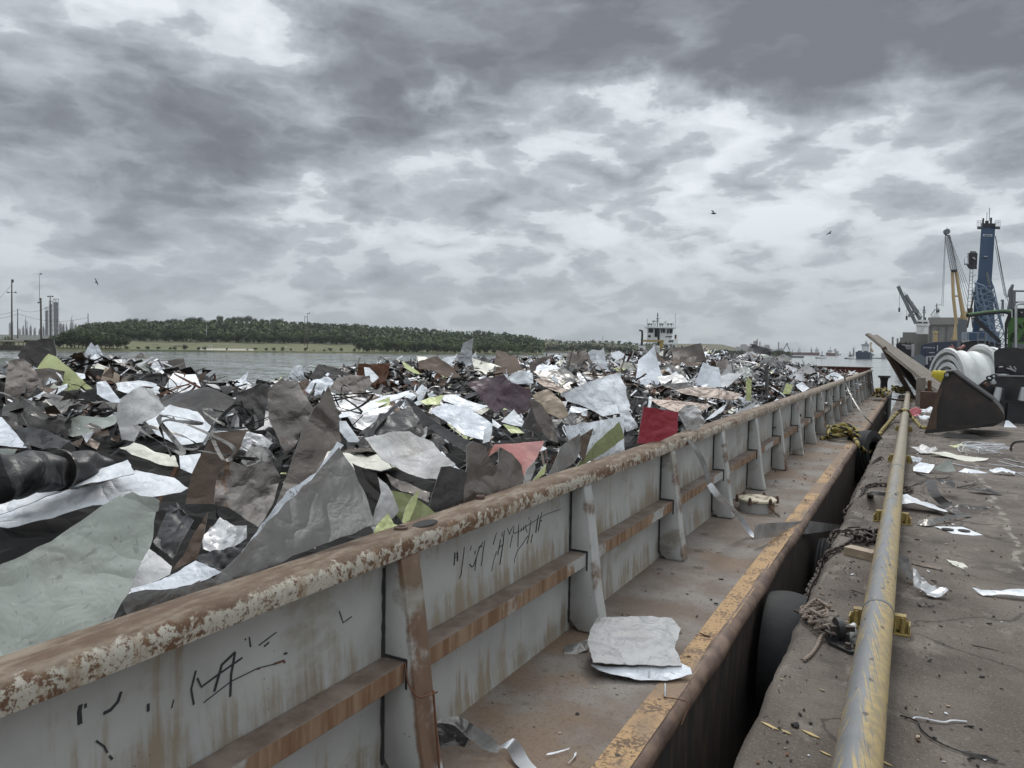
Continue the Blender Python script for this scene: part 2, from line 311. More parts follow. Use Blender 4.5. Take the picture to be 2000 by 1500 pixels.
def mk_water():
    m,t,b=newmat('water'); v=ocoord(t,True)
    n1=t.vm('SUBTRACT',t.noise(t.mp(v,scale=(.16,.42,1),rot=(0,0,.5)),scale=1,detail=6,rough=.72,col=True),(.5,.5,.5)); n2=t.vm('SUBTRACT',t.noise(t.mp(v,scale=(.03,.055,1),rot=(0,0,-.2)),scale=1,detail=3,col=True),(.5,.5,.5))
    s_=t.vm('ADD',t.vm('SCALE',n1,sc=.85),t.vm('SCALE',n2,sc=.25)); sx,sy,sz=t.sep(s_); nn=t.vm('NORMALIZE',t.comb(sx,sy,1.0))
    setb(t,b,(.20,.21,.205),.10,0); b.inputs['IOR'].default_value=1.33; t.l.new(nn,b.inputs['Normal'])
mk_water()
def mk_land():
    m,t,b=newmat('bank_ground'); v=ocoord(t,True)
    n=t.noise(v,scale=.02,detail=8,rough=.6); n2=t.noise(v,scale=.25,detail=6,rough=.65)
    col=t.mix(t.step(n2,.35,.65),(.085,.095,.040),(.14,.135,.062)); col=t.mix(t.step(n,.52,.62),col,(.055,.07,.03))
    x,y,z=t.sep(v); br=t.m('MULTIPLY',t.step(z,14,18),t.step(t.noise(v,scale=.035,detail=5),.48,.56)); col=t.mix(br,col,(.20,.16,.12))
    wd_=t.step(z,1.1,1.9); col=t.mix(wd_,col,t.mix(br,(.030,.036,.020),(.17,.135,.10)))
    setb(t,b,col,.9,0)
    m,t,b=newmat('hill_grass'); v=ocoord(t,True); n=t.noise(t.mp(v,scale=(1,1,3)),scale=.05,detail=7,rough=.6)
    setb(t,b,t.mix(t.step(n,.35,.65),(.075,.078,.04),(.115,.10,.06)),.9,0)
mk_land()
plain('heap_shadow',(.010,.009,.0085),.9,var=.5,scale=8)  # near-black colour stands in for shadow in the gaps between sheets
plain('sand',(.36,.33,.28),.9,var=.2,scale=.2)
plain('concrete_wall_far',(.21,.20,.185),.85,var=.12,scale=.1,dirt=(.13,.12,.11),da=.4)
def leafmat(name,c1,c2):
    m,t,b=newmat(name); v=t.n('ShaderNodeTexCoord').outputs['Object']; r=t.n('ShaderNodeObjectInfo').outputs['Random']
    n=t.noise(v,scale=1.1,detail=4,rough=.7); col=t.mix(t.step(t.m('ADD',n,t.m('MULTIPLY',t.m('SUBTRACT',r,.5),.3)),.3,.7),c1,c2)
    setb(t,b,col,.7,0,spec=.2)
leafmat('leaves',(.028,.044,.017),(.055,.078,.028)); leafmat('leaves_light',(.055,.080,.026),(.090,.122,.038)); leafmat('leaves_dark',(.020,.031,.014),(.038,.054,.022))
plain('bark',(.09,.07,.055),.9); plain('wood_pole',(.075,.060,.050),.85,var=.3); plain('old_plank',(.22,.19,.16),.85,var=.3,scale=5,dirt=(.10,.075,.055),da=.6)
plain('rusty_steel',(.095,.060,.045),.75,.2,var=.45,scale=6,bd=.004); plain('black_steel',(.020,.020,.021),.5,.1,var=.3,scale=5,dirt=(.05,.045,.04),da=.5)
plain('bucket_steel',(.034,.030,.029),.5,.25,var=.45,scale=2.5,bd=.004,dirt=(.085,.052,.038),da=.45)
plain('rubber',(.010,.010,.011),.75,var=.4,scale=6,bd=.006,dirt=(.03,.028,.026),da=.4); plain('chain_steel',(.075,.060,.052),.65,.4,var=.4,scale=20)
plain('galv_bright',(.42,.43,.44),.4,.5,var=.2); plain('white_paint',(.72,.73,.73),.5,var=.08,scale=.6,dirt=(.42,.36,.30),da=.35)
plain('offwhite_panel',(.60,.61,.60),.5,var=.12,scale=1.5,dirt=(.30,.28,.25),da=.5,bd=.01)
plain('yellow_paint',(.33,.245,.08),.5,var=.2,scale=8,dirt=(.15,.10,.05),da=.5); plain('yellow_crane',(.46,.34,.17),.6,var=.1,scale=.2,dirt=(.3,.24,.15),da=.4)
plain('buoy_yellow',(.62,.52,.05),.5,var=.1); plain('crane_blue',(.032,.070,.135),.5,var=.2,scale=.15,dirt=(.02,.035,.06),da=.5); plain('crane_lightblue',(.16,.22,.30),.5,var=.15,scale=.5)
plain('crane_grey',(.14,.15,.16),.6,var=.2,scale=.3); plain('hull_navy',(.012,.022,.055),.5,var=.25,scale=.1,dirt=(.03,.035,.05),da=.5); plain('hull_black',(.018,.018,.022),.6,var=.2,scale=.1)
plain('hull_red',(.12,.06,.055),.7,var=.2,scale=.02); plain('hull_grey',(.12,.14,.16),.6,var=.2,scale=.1)
plain('machine_green',(.055,.145,.030),.45,var=.2,scale=2,dirt=(.05,.08,.035),da=.6); plain('machine_dark',(.020,.022,.022),.6,var=.3,scale=4)
plain('glass_dark',(.015,.018,.02),.12,var=.2); plain('plant_grey',(.26,.25,.265),.8,var=.3,scale=.05); plain('plant_light',(.42,.41,.41),.8,var=.2,scale=.05)
plain('rope_yellow',(.36,.29,.09),.8,var=.25,scale=30,dirt=(.12,.09,.05),da=.6); plain('rope_black',(.022,.02,.018),.85,var=.3,scale=30); plain('rope_grey',(.24,.19,.155),.9,var=.35,scale=40)
plain('marker_black',(.030,.032,.036),.8,var=.3,scale=30); plain('paint_chip',(.45,.34,.16),.8,var=.2,scale=30); plain('stone_dark',(.03,.028,.028),.9)
plain('hatch_paint',(.52,.47,.36),.75,var=.3,scale=14,dirt=(.10,.05,.03),da=.95,bd=.004); plain('feather_dark',(.06,.06,.065),.8); plain('text_white',(.6,.62,.65),.6)
plain('cut_edge',(.38,.38,.375),.4,.4,var=.4,scale=25,dirt=(.12,.10,.09),da=.7); plain('foil',(.62,.63,.65),.28,.8,var=.2,scale=8); plain('smoke_white',(.8,.8,.8),1)
M=MATS
# ------------------------------------------------------------ mesh builder
ORG={}
def org(o): return ORG.get(o.name,Vector((0,0,0)))
class MB:
    def __init__(s): s.v=[];s.f=[];s.mi=[]
    def add(s,vs,fs,mi=0):
        k=len(s.v); s.v+= [tuple(v) for v in vs]; s.f+=[tuple(i+k for i in f) for f in fs]; s.mi+=[mi]*len(fs); return s
    def box(s,a,b,mi=0):
        x0,y0,z0=a;x1,y1,z1=b
        return s.add([(x0,y0,z0),(x1,y0,z0),(x1,y1,z0),(x0,y1,z0),(x0,y0,z1),(x1,y0,z1),(x1,y1,z1),(x0,y1,z1)],[(0,3,2,1),(4,5,6,7),(0,1,5,4),(1,2,6,5),(2,3,7,6),(3,0,4,7)],mi)
    def obox(s,c,ax,ay,az,mi=0):   # centre and three half-axis vectors
        c=Vector(c);vs=[c+i*ax+j*ay+k*az for k in(-1,1) for j in(-1,1) for i in(-1,1)]
        return s.add(vs,[(0,2,3,1),(4,5,7,6),(0,1,5,4),(1,3,7,5),(3,2,6,7),(2,0,4,6)],mi)
    def bar(s,p,q,w,h=None,mi=0):
        p=Vector(p);q=Vector(q);d=q-p;L=d.length
        if L<1e-6: return s
        d.normalize();u=d.cross(Vector((0,0,1))); u=u.normalized() if u.length>1e-3 else Vector((1,0,0)); w_=u.cross(d)
        return s.obox((p+q)/2,u*(w/2),d*(L/2),w_*((h or w)/2),mi)
    def tube(s,pts,r,n=8,mi=0,cap=True):
        pts=[Vector(p) for p in pts]; rs=r if isinstance(r,(list,tuple)) else [r]*len(pts); k=len(s.v); up=None
        for i,p in enumerate(pts):
            d=(pts[min(i+1,len(pts)-1)]-pts[max(i-1,0)]).normalized()
            if up is None: up=d.cross(Vector((0,0,1))); up=up.normalized() if up.length>1e-3 else Vector((1,0,0))
            up=(up-d*up.dot(d)).normalized(); w=d.cross(up)
            for j in range(n):
                a=2*math.pi*j/n; s.v.append(tuple(p+(up*math.cos(a)+w*math.sin(a))*rs[i]))
        m=len(pts)
        for i in range(m-1):
            for j in range(n):
                s.f.append((k+i*n+j,k+i*n+(j+1)%n,k+(i+1)*n+(j+1)%n,k+(i+1)*n+j)); s.mi.append(mi)
        if cap:
            s.f.append(tuple(k+j for j in range(n))[::-1]); s.f.append(tuple(k+(m-1)*n+j for j in range(n))); s.mi+=[mi,mi]
        return s
    def lathe(s,c,axis,prof,n=24,mi=0,a0=0,a1=2*math.pi,up=None):
        """prof: list of (along,radius)"""
        c=Vector(c);ax=Vector(axis).normalized();u=Vector(up) if up else ax.cross(Vector((0,0,1)))
        u=(u-ax*u.dot(ax)); u=u.normalized() if u.length>1e-3 else Vector((1,0,0)); w=ax.cross(u); full=abs(a1-a0-2*math.pi)<1e-4
        k=len(s.v); cols=n if full else n+1
        for (l,r) in prof:
            for j in range(cols):
                a=a0+(a1-a0)*j/n; s.v.append(tuple(c+ax*l+(u*math.cos(a)+w*math.sin(a))*r))
        for i in range(len(prof)-1):
            for j in range(n):
                j2=(j+1)%cols; s.f.append((k+i*cols+j,k+i*cols+j2,k+(i+1)*cols+j2,k+(i+1)*cols+j)); s.mi.append(mi)
        return s
    def prism(s,poly,off,mi=0):
        """extrude a 3-D planar polygon by vector off"""
        n=len(poly);off=Vector(off);vs=[Vector(p) for p in poly]; vs+= [p+off for p in vs]
        return s.add(vs,[tuple(range(n))[::-1],tuple(range(n,2*n))]+[(i,(i+1)%n,n+(i+1)%n,n+i) for i in range(n)],mi)
    def build(s,name,mats,parent=None,loc=None,smooth=False,bevel=0):
        if not isinstance(mats,(list,tuple)): mats=[mats]
        me=bpy.data.meshes.new(name)
        o0=org(parent) if parent else Vector(loc or (0,0,0))
        me.from_pydata([tuple(Vector(v)-o0) for v in s.v],[],s.f); 
        for m in mats: me.materials.append(MATS[m] if isinstance(m,str) else m)
        if any(s.mi): me.polygons.foreach_set('material_index',s.mi)
        bm=bmesh.new(); bm.from_mesh(me); bmesh.ops.recalc_face_normals(bm,faces=bm.faces[:])
        if bevel: bmesh.ops.bevel(bm,geom=bm.edges[:],offset=bevel,segments=2,affect='EDGES',profile=.5)
        bm.to_mesh(me); bm.free()
        if smooth:
            me.polygons.foreach_set('use_smooth',[True]*len(me.polygons)); me.set_sharp_from_angle(angle=R(smooth if smooth is not True else 35))
        o=bpy.data.objects.new(name,me); COL.objects.link(o)
        if parent: o.parent=parent; ORG[o.name]=o0
        else: o.location=o0; ORG[o.name]=o0
        return o
def tag(o,label=None,cat=None,group=None,kind=None):
    if label: o['label']=label
    if cat: o['category']=cat
    if group: o['group']=group
    if kind: o['kind']=kind
    return o
def thing(name,label,cat,loc,group=None):
    o=bpy.data.objects.new(name,None); COL.objects.link(o); o.location=loc; o.empty_display_size=.2; ORG[o.name]=Vector(loc)
    return tag(o,label,cat,group)
def copy_tree(o,parent=None):
    c=o.copy(); COL.objects.link(c); c.parent=parent
    for ch in list(o.children): copy_tree(ch,c)
    return c
# ------------------------------------------------------------ crumpled sheet from an outline
def crumple_mesh(name,pts3,nrm,amp,curl,thick,mats,seed,dens=1.0,holes=None):
    """pts3: outline in a plane; returns mesh (origin = centroid) and centroid"""
    rnd=random.Random(seed); c=sum(pts3,Vector())/len(pts3); n=nrm.normalized()
    u=(pts3[1]-pts3[0]); u=(u-n*u.dot(n)).normalized(); w=n.cross(u)
    P=[Vector(((p-c).dot(u),(p-c).dot(w))) for p in pts3]
    size=max((a-b).length for a in P for b in P)
    # subdivide outline with slight raggedness
    out=[]; seg=size/(12*dens)
    for i,a in enumerate(P):
        b=P[(i+1)%len(P)]; L=(b-a).length; k=max(1,int(L/seg)); nn=Vector((-(b-a).y,(b-a).x)).normalized() if L>1e-6 else Vector((0,0))
        for j in range(k):
            q=a.lerp(b,j/k); 
            if j: q=q+nn*rnd.uniform(-1,1)*size*.006
            out.append(q)
    N=len(out); xs=[p.x for p in out]; ys=[p.y for p in out]; step=size/(15*dens); pts=list(out)
    def inside(q):
        r=False;j=N-1
        for i in range(N):
            if (out[i].y>q.y)!=(out[j].y>q.y) and q.x<(out[j].x-out[i].x)*(q.y-out[i].y)/(out[j].y-out[i].y+1e-12)+out[i].x: r=not r
            j=i
        return r
    y=min(ys); row=0
    while y<max(ys):
        x=min(xs)+(row%2)*step/2
        while x<max(xs):
            q=Vector((x+rnd.uniform(-.25,.25)*step,y+rnd.uniform(-.25,.25)*step))
            if inside(q) and min((q-o_).length for o_ in out)>step*.35: pts.append(q)
            x+=step
        y+=step*.87; row+=1
    res=delaunay_2d_cdt(pts,[(i,(i+1)%N) for i in range(N)],[list(range(N))],1,1e-7)
    V2,F2=res[0],[f for f in res[2] if len(f)>=3]
    folds=[]
    for k in range(5):
        a=rnd.uniform(0,math.pi); d=Vector((math.cos(a),math.sin(a))); folds.append((d,rnd.uniform(-.3,.3)*size,rnd.uniform(-1,1)/(1+.5*k)))
    ca=rnd.uniform(0,math.pi); cdv=Vector((math.cos(ca),math.sin(ca))); so_=rnd.uniform(0,100)
    def hgt(q):
        h=0
        for d,o_,a in folds: h+=a*abs(q.dot(d)-o_)*.62
        t_=noise.turbulence(Vector((q.x/size*3.2+so_,q.y/size*3.2,so_)),3,True)-.5
        h+=t_*size*.16
        t2=noise.noise(Vector((q.x/size*9+so_,q.y/size*9,so_*2))); h+=abs(t2)*size*.045
        h=h*amp+curl*(q.dot(cdv)**2)/size*1.2
        return h
    hs=[hgt(q) for q in V2]; mh=sum(hs)/len(hs)
    vs=[u*q.x+w*q.y+n*(h-mh) for q,h in zip(V2,hs)]
    bm=bmesh.new(); bv=[bm.verts.new(v) for v in vs]
    for f in F2:
        try: bm.faces.new([bv[i] for i in f])
        except ValueError: pass
    bm.normal_update()
    # real thickness
    nf=len(bm.faces); vn=[v.normal.copy() for v in bm.verts]
    bt=[bm.verts.new(v.co-nn*thick) for v,nn in zip(bv,vn)]
    idx={v:i for i,v in enumerate(bv)}; top=[f for f in bm.faces]
    for f in top: 
        nf_=bm.faces.new([bt[idx[v]] for v in reversed(f.verts)]); nf_.material_index=1
    for e in [e for e in bm.edges if len(e.link_faces)==1 and e.verts[0] in idx]:
        f=e.link_faces[0]; a,b_=e.verts
        i,j=idx[a],idx[b_]; 
        ff=bm.faces.new([a,b_,bt[j],bt[i]]); ff.material_index=2
    bmesh.ops.recalc_face_normals(bm,faces=bm.faces[:])
    me=bpy.data.meshes.new(name); bm.to_mesh(me); bm.free()
    me.polygons.foreach_set('use_smooth',[True]*len(me.polygons)); me.set_sharp_from_angle(angle=R(30))
    for m in list(mats)+['cut_edge']: me.materials.append(MATS[m])
    return me,c
SEED=[100]
def sheet(mat,anchor,tilt,az,poly,label,amp=.35,curl=0.0,name='scrap_sheet',cat='scrap sheet',group=None,back=None,thick=.004,dens=1.0):
    """poly in photo pixels; anchor=(px,py,mode,value) fixes the plane in space; tilt from horizontal, az=compass of normal (deg, 0=+X,-90 towards -Y)"""
    px,py,mode,val=anchor
    A=onz(px,py,val) if mode=='z' else onx(px,py,val) if mode=='x' else pt(px,py,val)
    n=Vector((math.sin(R(tilt))*math.cos(R(az)),math.sin(R(tilt))*math.sin(R(az)),math.cos(R(tilt))))
    d0=(A-CAM).dot(_f); P3=[]
    for (x,y) in poly:
        v=ray(x,y); den=v.dot(n); t=(A-CAM).dot(n)/den if abs(den)>1e-5 else d0
        if t<=0: t=d0
        t=min(max(t,d0*.62),d0*1.5); P3.append(CAM+v*t)
    # refit the plane through clamped points
    c=sum(P3,Vector())/len(P3); nn=Vector()
    for i in range(len(P3)): nn+=(P3[i]-c).cross(P3[(i+1)%len(P3)]-c)
    if nn.length<1e-9: nn=n
    nn.normalize()
    if nn.dot(CAM-c)<0: nn=-nn
    SEED[0]+=1
    me,cc=crumple_mesh(name,P3,nn,amp,curl,thick,[mat,back or BACK.get(mat,mat)],SEED[0],dens)
    o=bpy.data.objects.new(name,me); o.location=cc; COL.objects.link(o); tag(o,label,cat,group); ORG[o.name]=cc.copy()
    return o
def ribbon(pts,widths,wdir,mat,label=None,cat=None,name='metal_strip',parent=None,thick=.002,group=None):
    """flat strip along pts; wdir list of width directions"""
    k=len(pts); mb=MB(); vs=[]
    for i,p in enumerate(pts):
        w=Vector(wdir[i] if isinstance(wdir,list) else wdir).normalized()*widths[i]/2 if isinstance(widths,list) else Vector(wdir[i] if isinstance(wdir,list) else wdir).normalized()*widths/2
        d=(Vector(pts[min(i+1,k-1)])-Vector(pts[max(i-1,0)])).normalized(); nn=w.cross(d); nn=nn.normalized()*thick/2 if nn.length>1e-6 else Vector((0,0,thick/2))
        p=Vector(p); vs+=[p-w-nn,p+w-nn,p+w+nn,p-w+nn]
    fs=[(0,1,2,3),(4*k-4,4*k-1,4*k-2,4*k-3)]
    for i in range(k-1):
        a=4*i
        for j in range(4): fs.append((a+j,a+4+j,a+4+(j+1)%4,a+(j+1)%4))
    mb.add(vs,fs); o=mb.build(name,mat,parent,loc=None if parent else pts[0],smooth=30)
    return tag(o,label,cat,group)
def catmull(P,k=6):
    P=[Vector(p) for p in P]; out=[]
    for i in range(len(P)-1):
        a=P[max(i-1,0)];b=P[i];c=P[i+1];d=P[min(i+2,len(P)-1)]
        for j in range(k):
            t=j/k; out.append(.5*((2*b)+(c-a)*t+(2*a-5*b+4*c-d)*t*t+(3*b-a-3*c+d)*t**3))
    out.append(P[-1]); return out
def vdir(px):
    v=ray(px,690); v.z=0; return v.normalized()
# far-off boxes: front face spans these photo pixels at camera depth d
def fbox(mb,x0,x1,y0,y1,d,dep,mi=0):
    ym=(y0+y1)/2; a=pt(x0,ym,d); b=pt(x1,ym,d); zt=pt((x0+x1)/2,y0,d).z; zb=pt((x0+x1)/2,y1,d).z
    w=(b-a); w.z=0; dv=vdir((x0+x1)/2)*dep; vs=[]
    for z in (zb,zt):
        for q in (a,b,b+dv,a+dv): vs.append((q.x,q.y,z))
    return mb.add(vs,[(0,3,2,1),(4,5,6,7),(0,1,5,4),(1,2,6,5),(2,3,7,6),(3,0,4,7)],mi)
def fpoly(mb,pts,d,dep,mi=0):
    return mb.prism([pt(x,y,d) for x,y in pts],vdir(sum(p[0] for p in pts)/len(pts))*dep,mi)
def fbar(mb,x0,y0,x1,y1,d,w,mi=0,dz=0): return mb.bar(pt(x0,y0,d),pt(x1,y1,d+dz),w,mi=mi)
# ============================================================ THE SETTING
WZ=-5.3
mb=MB(); S=9000
mb.add([(-S,-2000,WZ),(S,-2000,WZ),(S,S*1.6,WZ),(-S,S*1.6,WZ)],[(0,1,2,3)]); tag(mb.build('water','water'),kind='structure')
# wharf with a worn edge
EDGE=-.615
def wharf():
    bm=MB(); ys=[]; y=-12.
    while y<36: ys.append(y); y+=.09 if y<14 else .3
    ys.append(36.); 
    top=[]
    for i,yy in enumerate(ys):
        e=EDGE+ (noise.noise(Vector((yy*3.1,0,0)))*.022+noise.noise(Vector((yy*.7,5,0)))*.012+abs(noise.noise(Vector((yy*9,2,0))))*.018)*(1 if yy<30 else 0)
        top.append(e)
    n=len(ys); vs=[]
    for e,yy in zip(top,ys):
        j=noise.noise(Vector((yy*4,9,0)))*.01
        vs+=[(e-.03,yy,WZ-2),(e-.012,yy,-.05+j),(e+.035+abs(j),yy,0),(60,yy,0)]
    fs=[]
    for i in range(n-1):
        for k in range(3): fs.append((4*i+k,4*i+k+1,4*i+4+k+1,4*i+4+k))
    k=4*(n-1); vs+=[(60,36,WZ-2)]; fs.append((k,k+1,k+2,k+3,len(vs)-1))
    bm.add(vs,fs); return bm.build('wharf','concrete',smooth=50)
tag(wharf(),kind='structure')
mb=MB(); mb.box((10.5,36.004,WZ-2),(400,900,-.004)); tag(mb.build('quay','concrete'),kind='structure')
# low concrete ramp rise near the machines
mb=MB(); a=onz(1860,850);b=onz(2080,872); vs=[];fs=[]
for i in range(13):
    y=15.2+i*.45; h=.16*math.exp(-((y-18.2)/1.5)**2)+.001
    for x in (1.2,1.7,2.5,9.0): vs.append((x+.15*math.sin(i),y,.004 if x<1.3 else h*(.5 if x<2 else 1)+.004))
for i in range(12):
    for j in range(3): fs.append((4*i+j,4*i+j+1,4*i+5+j,4*i+4+j))
mb.add(vs,fs); tag(mb.build('pavement_hump','concrete',smooth=60),kind='structure')
# ============================================================ BARGE
YB0,YB1=-14.,37.9; XO=-.95; XW=-1.84; XI=-10.75; ZT=.995
barge=thing('hopper_barge','rusty grey painted hopper barge loaded with scrap metal, moored along the wharf','barge',(-5.8,12,0))
mb=MB(); ys=[YB0-1+i*.35 for i in range(int((41-YB0)/.35)+1)]
vs=[];fs=[]
for yy in ys:
    w=noise.noise(Vector((yy*.8,3,0)))*.03+noise.noise(Vector((yy*2.3,8,0)))*.012
    vs+=[(XO-.03+w*.4,yy,-.09),(XO-.06+w,yy,-1.3),(XO-.07+w,yy,-2.6),(XO-.06,yy,WZ-1)]
for i in range(len(ys)-1):
    for k in range(3): fs.append((4*i+k,4*i+k+1,4*i+5+k,4*i+4+k))
mb.add(vs,fs); e=ys[-1]
mb.add([(XO-.05,e,-.09),(-11.7,e,-.09),(-11.7,e,WZ-1),(XO-.05,e,WZ-1)],[(0,1,2,3)]); mb.add([(-11.7,e,-.09),(-11.7,YB0-1,-.09),(-11.7,YB0-1,WZ-1),(-11.7,e,WZ-1)],[(0,1,2,3)])
mb.build('hull','hull_side',barge,smooth=50)
mb=MB()
def grid(x0,x1,y0,y1,nx,ny,zf):
    vs=[(x0+(x1-x0)*i/nx,y0+(y1-y0)*j/ny,zf(x0+(x1-x0)*i/nx,y0+(y1-y0)*j/ny)) for j in range(ny+1) for i in range(nx+1)]
    fs=[(j*(nx+1)+i,j*(nx+1)+i+1,(j+1)*(nx+1)+i+1,(j+1)*(nx+1)+i) for j in range(ny) for i in range(nx)]; return vs,fs
DZ=lambda x,y: noise.noise(Vector((x*1.5,y*.8,2)))*.010*(1 if x<-1.0 and x>-1.8 else 0)
mb.add(*grid(XW-.02,XO-.05,YB0-1,e,8,130,DZ)); mb.add(*grid(XI-.95,XI,YB0-1,e,2,2,lambda x,y:0)); mb.add(*grid(XI,XW-.02,YB1,e,2,2,lambda x,y:0)); mb.add(*grid(XI,XW-.02,YB0-1,YB0,2,2,lambda x,y:0))
mb.build('deck','deck_steel',barge,smooth=True)
mb=MB(); pts=[]; 
for i in range(180):
    yy=YB0-1+i*(e-YB0+1)/179; w=noise.noise(Vector((yy*.8,3,0)))*.028+noise.noise(Vector((yy*1.9,8,0)))*.014; pts.append((XO-.052+w,yy,-.058+w*.5))
mb.tube(pts,.062,12); mb.build('rub_rail','rub_rail',barge,smooth=60)
mb=MB(); mb.add(*grid(-1.125,-.985,YB0,e-2,2,130,lambda x,y:DZ(x,y)+.004)); mb.build('edge_stripe','stripe_yellow',barge,smooth=True)
# coaming wall with slightly buckled plates
mb=MB(); ny=210
def wx(y,z):
    ph=(y-.66)%1.83/1.83; b=math.sin(math.pi*ph)*(.010 if z>.5 else .014)*(1 if .05<z<.9 and abs(z-.46)>.06 else 0)
    return XW-b+noise.noise(Vector((y*1.3,z*2,0)))*.006
zs=[0,.10,.25,.38,.50,.62,.76,.92]
vs=[(wx(YB0+(YB1-YB0)*i/ny,z),YB0+(YB1-YB0)*i/ny,z) for i in range(ny+1) for z in zs]; k=len(zs)
mb.add(vs,[(i*k+j,i*k+k+j,i*k+k+j+1,i*k+j+1) for i in range(ny) for j in range(k-1)])
mb.add([(XW-.03,YB0,-2),(XW-.03,YB1,-2),(XW-.03,YB1,.92),(XW-.03,YB0,.92)],[(0,1,2,3)])
mb.build('coaming_wall','coaming_paint',barge,smooth=50)
# cap rail: rounded box, dented
prof=[(-1.895,.915),(-1.905,.975),(-1.885,.995),(-1.80,ZT+.004),(-1.765,.992),(-1.748,.972),(-1.744,.945),(-1.748,.912),(-1.80,.905)]
mb=MB(); n=260; k=len(prof); vs=[]
for i in range(n+1):
    yy=YB0+(YB1-YB0)*(i/n); 
    for (x,z) in prof:
        w=noise.noise(Vector((yy*1.6,x*4,z*4)))*.006+noise.noise(Vector((yy*.35,1,1)))*.012
        vs.append((x+w,yy,z+w*.8))
mb.add(vs,[(i*k+j,i*k+(j+1)%k,(i+1)*k+(j+1)%k,(i+1)*k+j) for i in range(n) for j in range(k)]+[tuple(range(k)),tuple(n*k+j for j in range(k))[::-1]])
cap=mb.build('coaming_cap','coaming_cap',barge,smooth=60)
# oval drain hole and bolt boss on the cap
h=onz(830,1021,1.0); mb=MB(); mb.lathe((h.x,h.y,ZT+.0015),(0,0,1),[(0,.0),(.004,.001),(.004,.034),(0,.038)],20); mb.v=[(v[0],h.y+(v[1]-h.y)*2.1,v[2]) for v in mb.v]; mb.build('cap_hole','stone_dark',barge)
h=onz(783,1032,1.0); mb=MB(); mb.lathe((h.x,h.y,ZT),(0,0,1),[(0,.03),(.012,.028),(.014,.018),(.006,.012),(.006,0)],14); mb.build('bolt','rusty_steel',barge,smooth=40)
h=onz(938,974,1.0); mb=MB(); mb.lathe((h.x,h.y,ZT),(0,0,1),[(0,.025),(.02,.022),(.02,.010),(.01,0)],12); mb.build('bolt','rusty_steel',barge,smooth=40)
# brackets and the stiffener shelf
BY=[-10.4+1.83*k for k in range(27)]; BY=[y+.06 for y in BY if y<YB1-.3]
def offset_y(y): return y
BY=[2.395+1.83*k for k in range(-7,20)]; BY=[y for y in BY if y<YB1-.4]
bx=[(XW+.004,.915),(-1.754,.915),(-1.732,.80),(-1.697,.55),(-1.660,.25),(-1.618,.035),(-1.618,.004),(-1.775,.004),(XW+.004,.075)]
def bracket(y):
    mb=MB(); T2=.062; R_=.012; poly=[]
    mb.prism([(x,y-T2,z) for x,z in bx],(0,2*T2,0)); o=mb.build('bracket','bracket_paint',barge,smooth=40,bevel=.012); return o
for y in BY: bracket(y)
for i,y in enumerate(BY[:-1]):
    mb=MB(); a=y+.064;b=BY[i+1]-.064; mb.box((XW+.004,a,.418),(-1.728,b,.499)); mb.build('stiffener','shelf_rust',barge,bevel=.004)
    # dark notch cut round the stiffener where it enters the next bracket
    mb=MB(); q=BY[i+1]-.0645; mb.box((XW+.012,q,.500),(-1.716,q+.0012,.513)); mb.box((-1.727,q,.39),(-1.716,q+.0012,.4995)); mb.build('notch','stone_dark',barge)
    mb=MB(); pr=random.Random(i); zz=.05; L=[];Rr=[]
    while zz<.88:
        if not .38<zz<.54:
            wd_=pr.choice([.002,.003,.006,.008]); L.append((XW+.001,q-wd_,zz)); Rr.append((XW+.009+wd_*.3,q+.0006,zz))
        zz+=.03
    k_=len(L); mb.add(L+Rr+[(x+.002,y_-.0006,z_) for x,y_,z_ in L]+[(x+.002,y_-.0006,z_) for x,y_,z_ in Rr],[(j,j+1,k_+j+1,k_+j) for j in range(k_-1)]+[(2*k_+j,3*k_+j,3*k_+j+1,2*k_+j+1) for j in range(k_-1)]+[(j,2*k_+j,2*k_+j+1,j+1) for j in range(k_-1)]+[(k_+j,k_+j+1,3*k_+j+1,3*k_+j) for j in range(k_-1)])
    mb.build('seam_strip','stone_dark',barge)  # ragged near-black strip down the seam of wall and bracket
# end wall, far side wall
mb=MB(); zE=ony(1600,716,YB1).z
mb.box((XI,YB1-.02,-2),(XW,YB1+.02,zE)); mb.build('end_wall','red_wall',barge); mb=MB(); mb.box((XI,YB0-.02,-2),(XW,YB0+.02,.9)); mb.build('end_wall','red_wall',barge)
mb=MB(); mb.box((XI-.1,YB1-.06,zE),(-1.76,YB1+.12,zE+.035)); mb.build('end_cap','coaming_cap',barge); mb=MB(); mb.box((XI-.12,YB0,.9),(XI+.02,YB1-.06,ZT)); mb.build('side_cap','coaming_cap',barge)
mb=MB(); mb.box((XI-.05,YB0,-2),(XI,YB1-.03,.9)); mb.build('side_wall','coaming_paint',barge)
for i in range(6):
    mb=MB(); x=-2.4-i*1.6; mb.prism([(x,YB1+.02,.9),(x,YB1+.1,.9),(x,YB1+.24,.0),(x,YB1+.02,.0)],(.07,0,0)); mb.build('end_bracket','bracket_paint',barge)
